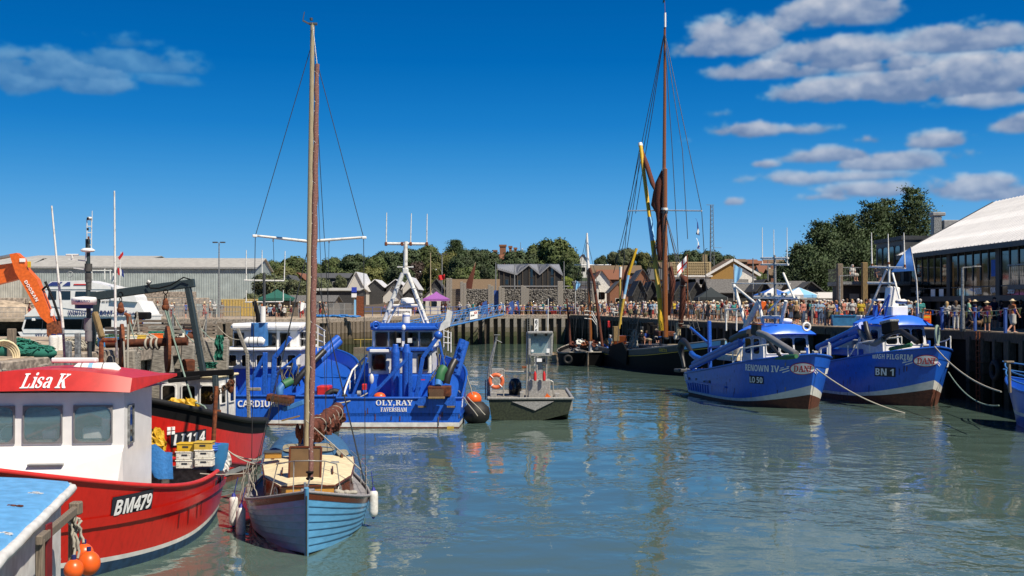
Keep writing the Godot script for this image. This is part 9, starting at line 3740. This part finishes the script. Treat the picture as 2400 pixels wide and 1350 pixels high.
# ---------------------------------------------------------------- white trip boat behind the pier
func trip_boat() -> void:
	var D := 95.0
	var o := thing("trip_boat","white passenger catamaran with dark wrap-round windows behind the pier","trip boat",v3(gx(200,97),0,-97))
	var P := func(px: float,py: float) -> Vector2:
		var v := q(px,py,D)
		return Vector2(v.x,v.y)
	var b := mb()
	b.ext([P.call(42,778),P.call(50,790),P.call(60,850),P.call(338,850),P.call(338,730),P.call(300,760)],v3(0,0,q(0,0,D).z - 4),RT,UP,v3(0,0,4))
	part("hull",b,"white",o)
	b = mb()
	b.ext([P.call(60,742),P.call(52,770),P.call(56,781),P.call(346,781),P.call(344,738)],v3(0,0,q(0,0,D).z - 3.9),RT,UP,v3(0,0,3.95))
	part("deck_house",b,"white",o)
	b = mb()
	b.ext([P.call(63,748),P.call(57,770),P.call(205,772),P.call(205,748)],v3(0,0,q(0,0,D).z + .05),RT,UP,v3(0,0,.03))
	part("saloon_window",b,"glass_dark",o)
	b = mb()
	b.ext([P.call(208,748),P.call(208,770),P.call(262,768),P.call(262,746)],v3(0,0,q(0,0,D).z + .05),RT,UP,v3(0,0,.03))
	part("saloon_window",b,"glass_dark",o)
	for x in [102,150,195]:
		b = mb()
		b.beam(q(x,748,D) + v3(0,0,.09),q(x - 2,771,D) + v3(0,0,.09),.05,.03)
		part("window_bar",b,"ink",o)
	b = mb()
	b.ext([P.call(58,741),P.call(92,714),P.call(118,704),P.call(345,738),P.call(345,742)],v3(0,0,q(0,0,D).z - 4.2),RT,UP,v3(0,0,4.4))
	part("foredeck_roof",b,"white",o)
	b = mb()
	b.ext([P.call(92,714),P.call(110,678),P.call(110,672),P.call(268,672),P.call(268,700),P.call(326,706),P.call(344,738),P.call(200,728)],v3(0,0,q(0,0,D).z - 3.6),RT,UP,v3(0,0,3.85))
	part("upper_house",b,"white",o)
	for w in [[115,682,135,702],[142,682,168,702],[178,683,228,700],[238,683,262,700]]:
		b = mb()
		b.ext([P.call(w[0],w[3]),P.call(w[2],w[3]),P.call(w[2],w[1]),P.call(w[0] + 2,w[1])],v3(0,0,q(0,0,D).z + .25),RT,UP,v3(0,0,.03))
		part("bridge_window",b,"glass_dark",o)
	b = mb()
	b.ext([P.call(106,678),P.call(122,660),P.call(200,657),P.call(262,672),P.call(262,678)],v3(0,0,q(0,0,D).z - 3.4),RT,UP,v3(0,0,3.7))
	part("bridge_roof",b,"white",o)
	b = mb()
	for w in [[112,670,126,661,150,661,140,670],[150,670,162,661,168,661,168,670]]:
		b.ext([P.call(w[0],w[1]),P.call(w[6],w[7]),P.call(w[4],w[5]),P.call(w[2],w[3])],v3(0,0,q(0,0,D).z + .31),RT,UP,v3(0,0,.03))
	part("roof_stripes",b,"flag_blue",o)
	part("red_stripe",bx(q(194,667,D) + v3(0,0,.33),v3(1.2,.1,.03)),"flag_red",o)
	b = mb()
	b.ext([P.call(264,704),P.call(266,690),P.call(274,684),P.call(312,684),P.call(322,696),P.call(325,708)],v3(0,0,q(0,0,D).z - 2.4),RT,UP,v3(0,0,2.9))
	part("after_cover",b,"white",o)
	words("WHITSTABLE BOAT TRIPS",4.7,.36,"ink_blue",o,flat(q(232,733,D) + v3(0,0,.28),RT,UP),"sansb")
	words(".co.uk",.5,.2,"ink_blue",o,flat(q(311,734,D) + v3(0,0,.28),RT,UP))
	words("VULCAN",1.3,.26,"ink_blue",o,flat(q(103,786,D) + v3(0,0,.03),RT,UP),"serifb")
	words("01227 3 441 911",1.4,.16,"ink",o,flat(q(240,707,D) + v3(0,0,.28),RT,UP))
	window(o,q(309,758,D) + v3(0,0,.06),RT,UP,.4,1.2,"grey","white")
	window(o,q(330,753,D) + v3(0,0,.06),RT,UP,.36,.6,"sign_blue")
	b = mb()
	for e in [[265,660,265,640],[215,655,215,632],[245,655,245,630],[258,655,258,632],[215,634,262,634],[262,660,275,622],[300,722,325,722],[300,715,322,712]]:
		b.tube([q(e[0],e[1],D),q(e[2],e[3],D)],.05,6)
	part("tube_rail",b,"white_pipe",o)
	part("flag_staff",tb([q(280,690,96.5),q(283,590,96.5)],.03,5),"white_pipe",o)
	b = mb()
	b.torus(q(164,643,D),.22,.04,Basis(),14,6)
	part("fan_light",b,"grey",o)
	part("anchor_light",bx(q(80,749,D) + v3(0,0,.1),v3(.28,.2,.1),.03),"white",o)
	for e in [[306,775,0],[320,775,0]]:
		pass
	var fo := thing("flag","small union flag hanging behind the trip boat's whip aerial","flag",at(281,636,94))
	for k in 3:
		b = mb()
		b.grid([PackedVector3Array([v3(-.2 + k * .16,.3 - k * .05,0),v3(-.04 + k * .16,.25 - k * .1,.05)]),PackedVector3Array([v3(-.15 + k * .16,-.25 - k * .05,.05),v3(.02 + k * .16,-.35 - k * .08,0)])])
		part("cloth",b,["flag_red","flag_white","flag_blue"][k],fo)
	fo = thing("flag","small red and white pennant above the trip boat","flag",at(282,598,94))
	b = mb()
	b.grid([PackedVector3Array([v3(-.2,-.2,0),v3(0,.05,.05),v3(.2,.3,0)]),PackedVector3Array([v3(-.05,-.4,.05),v3(.12,-.12,0),v3(.25,.05,.05)])])
	part("cloth",b,"flag_red",fo)
	# rusty bitts on the pier edge in front of it
	o = thing("bollard","rusty twin-horned mooring bollard on the pier edge","bollard",at(315,790,52.0) * v3(1,0,1) + v3(0,QY,0))
	b = mb()
	b.lathe([[.42,0],[.42,.1],[.24,.12],[.22,.35],[.3,.45],[.0,.5]],O3,12)
	for x in [-1.0,1.0]:
		b.tube([v3(0,.3,0),v3(.2 * x,.55,0),v3(.26 * x,.95,0),v3(.42 * x,1.02,0)],[.16,.14,.11,.07],8)
	part("bitts",b,"rust",o)
	o = thing("pier_crates","stack of dark gear and pallets on the pier edge right of the trip boat","pallets",at(352,800,50.5) * v3(1,0,1) + v3(0,QY,0))
	for k in 5:
		part("pallet",bx(v3(.1 * sin(k * 2.0),.08 + k * .16,0),v3(1.3,.1,1.0)),"wood_h",o)
	part("tray",bx(v3(-.3,.95,0),v3(.6,.3,.5),.05),"black",o)
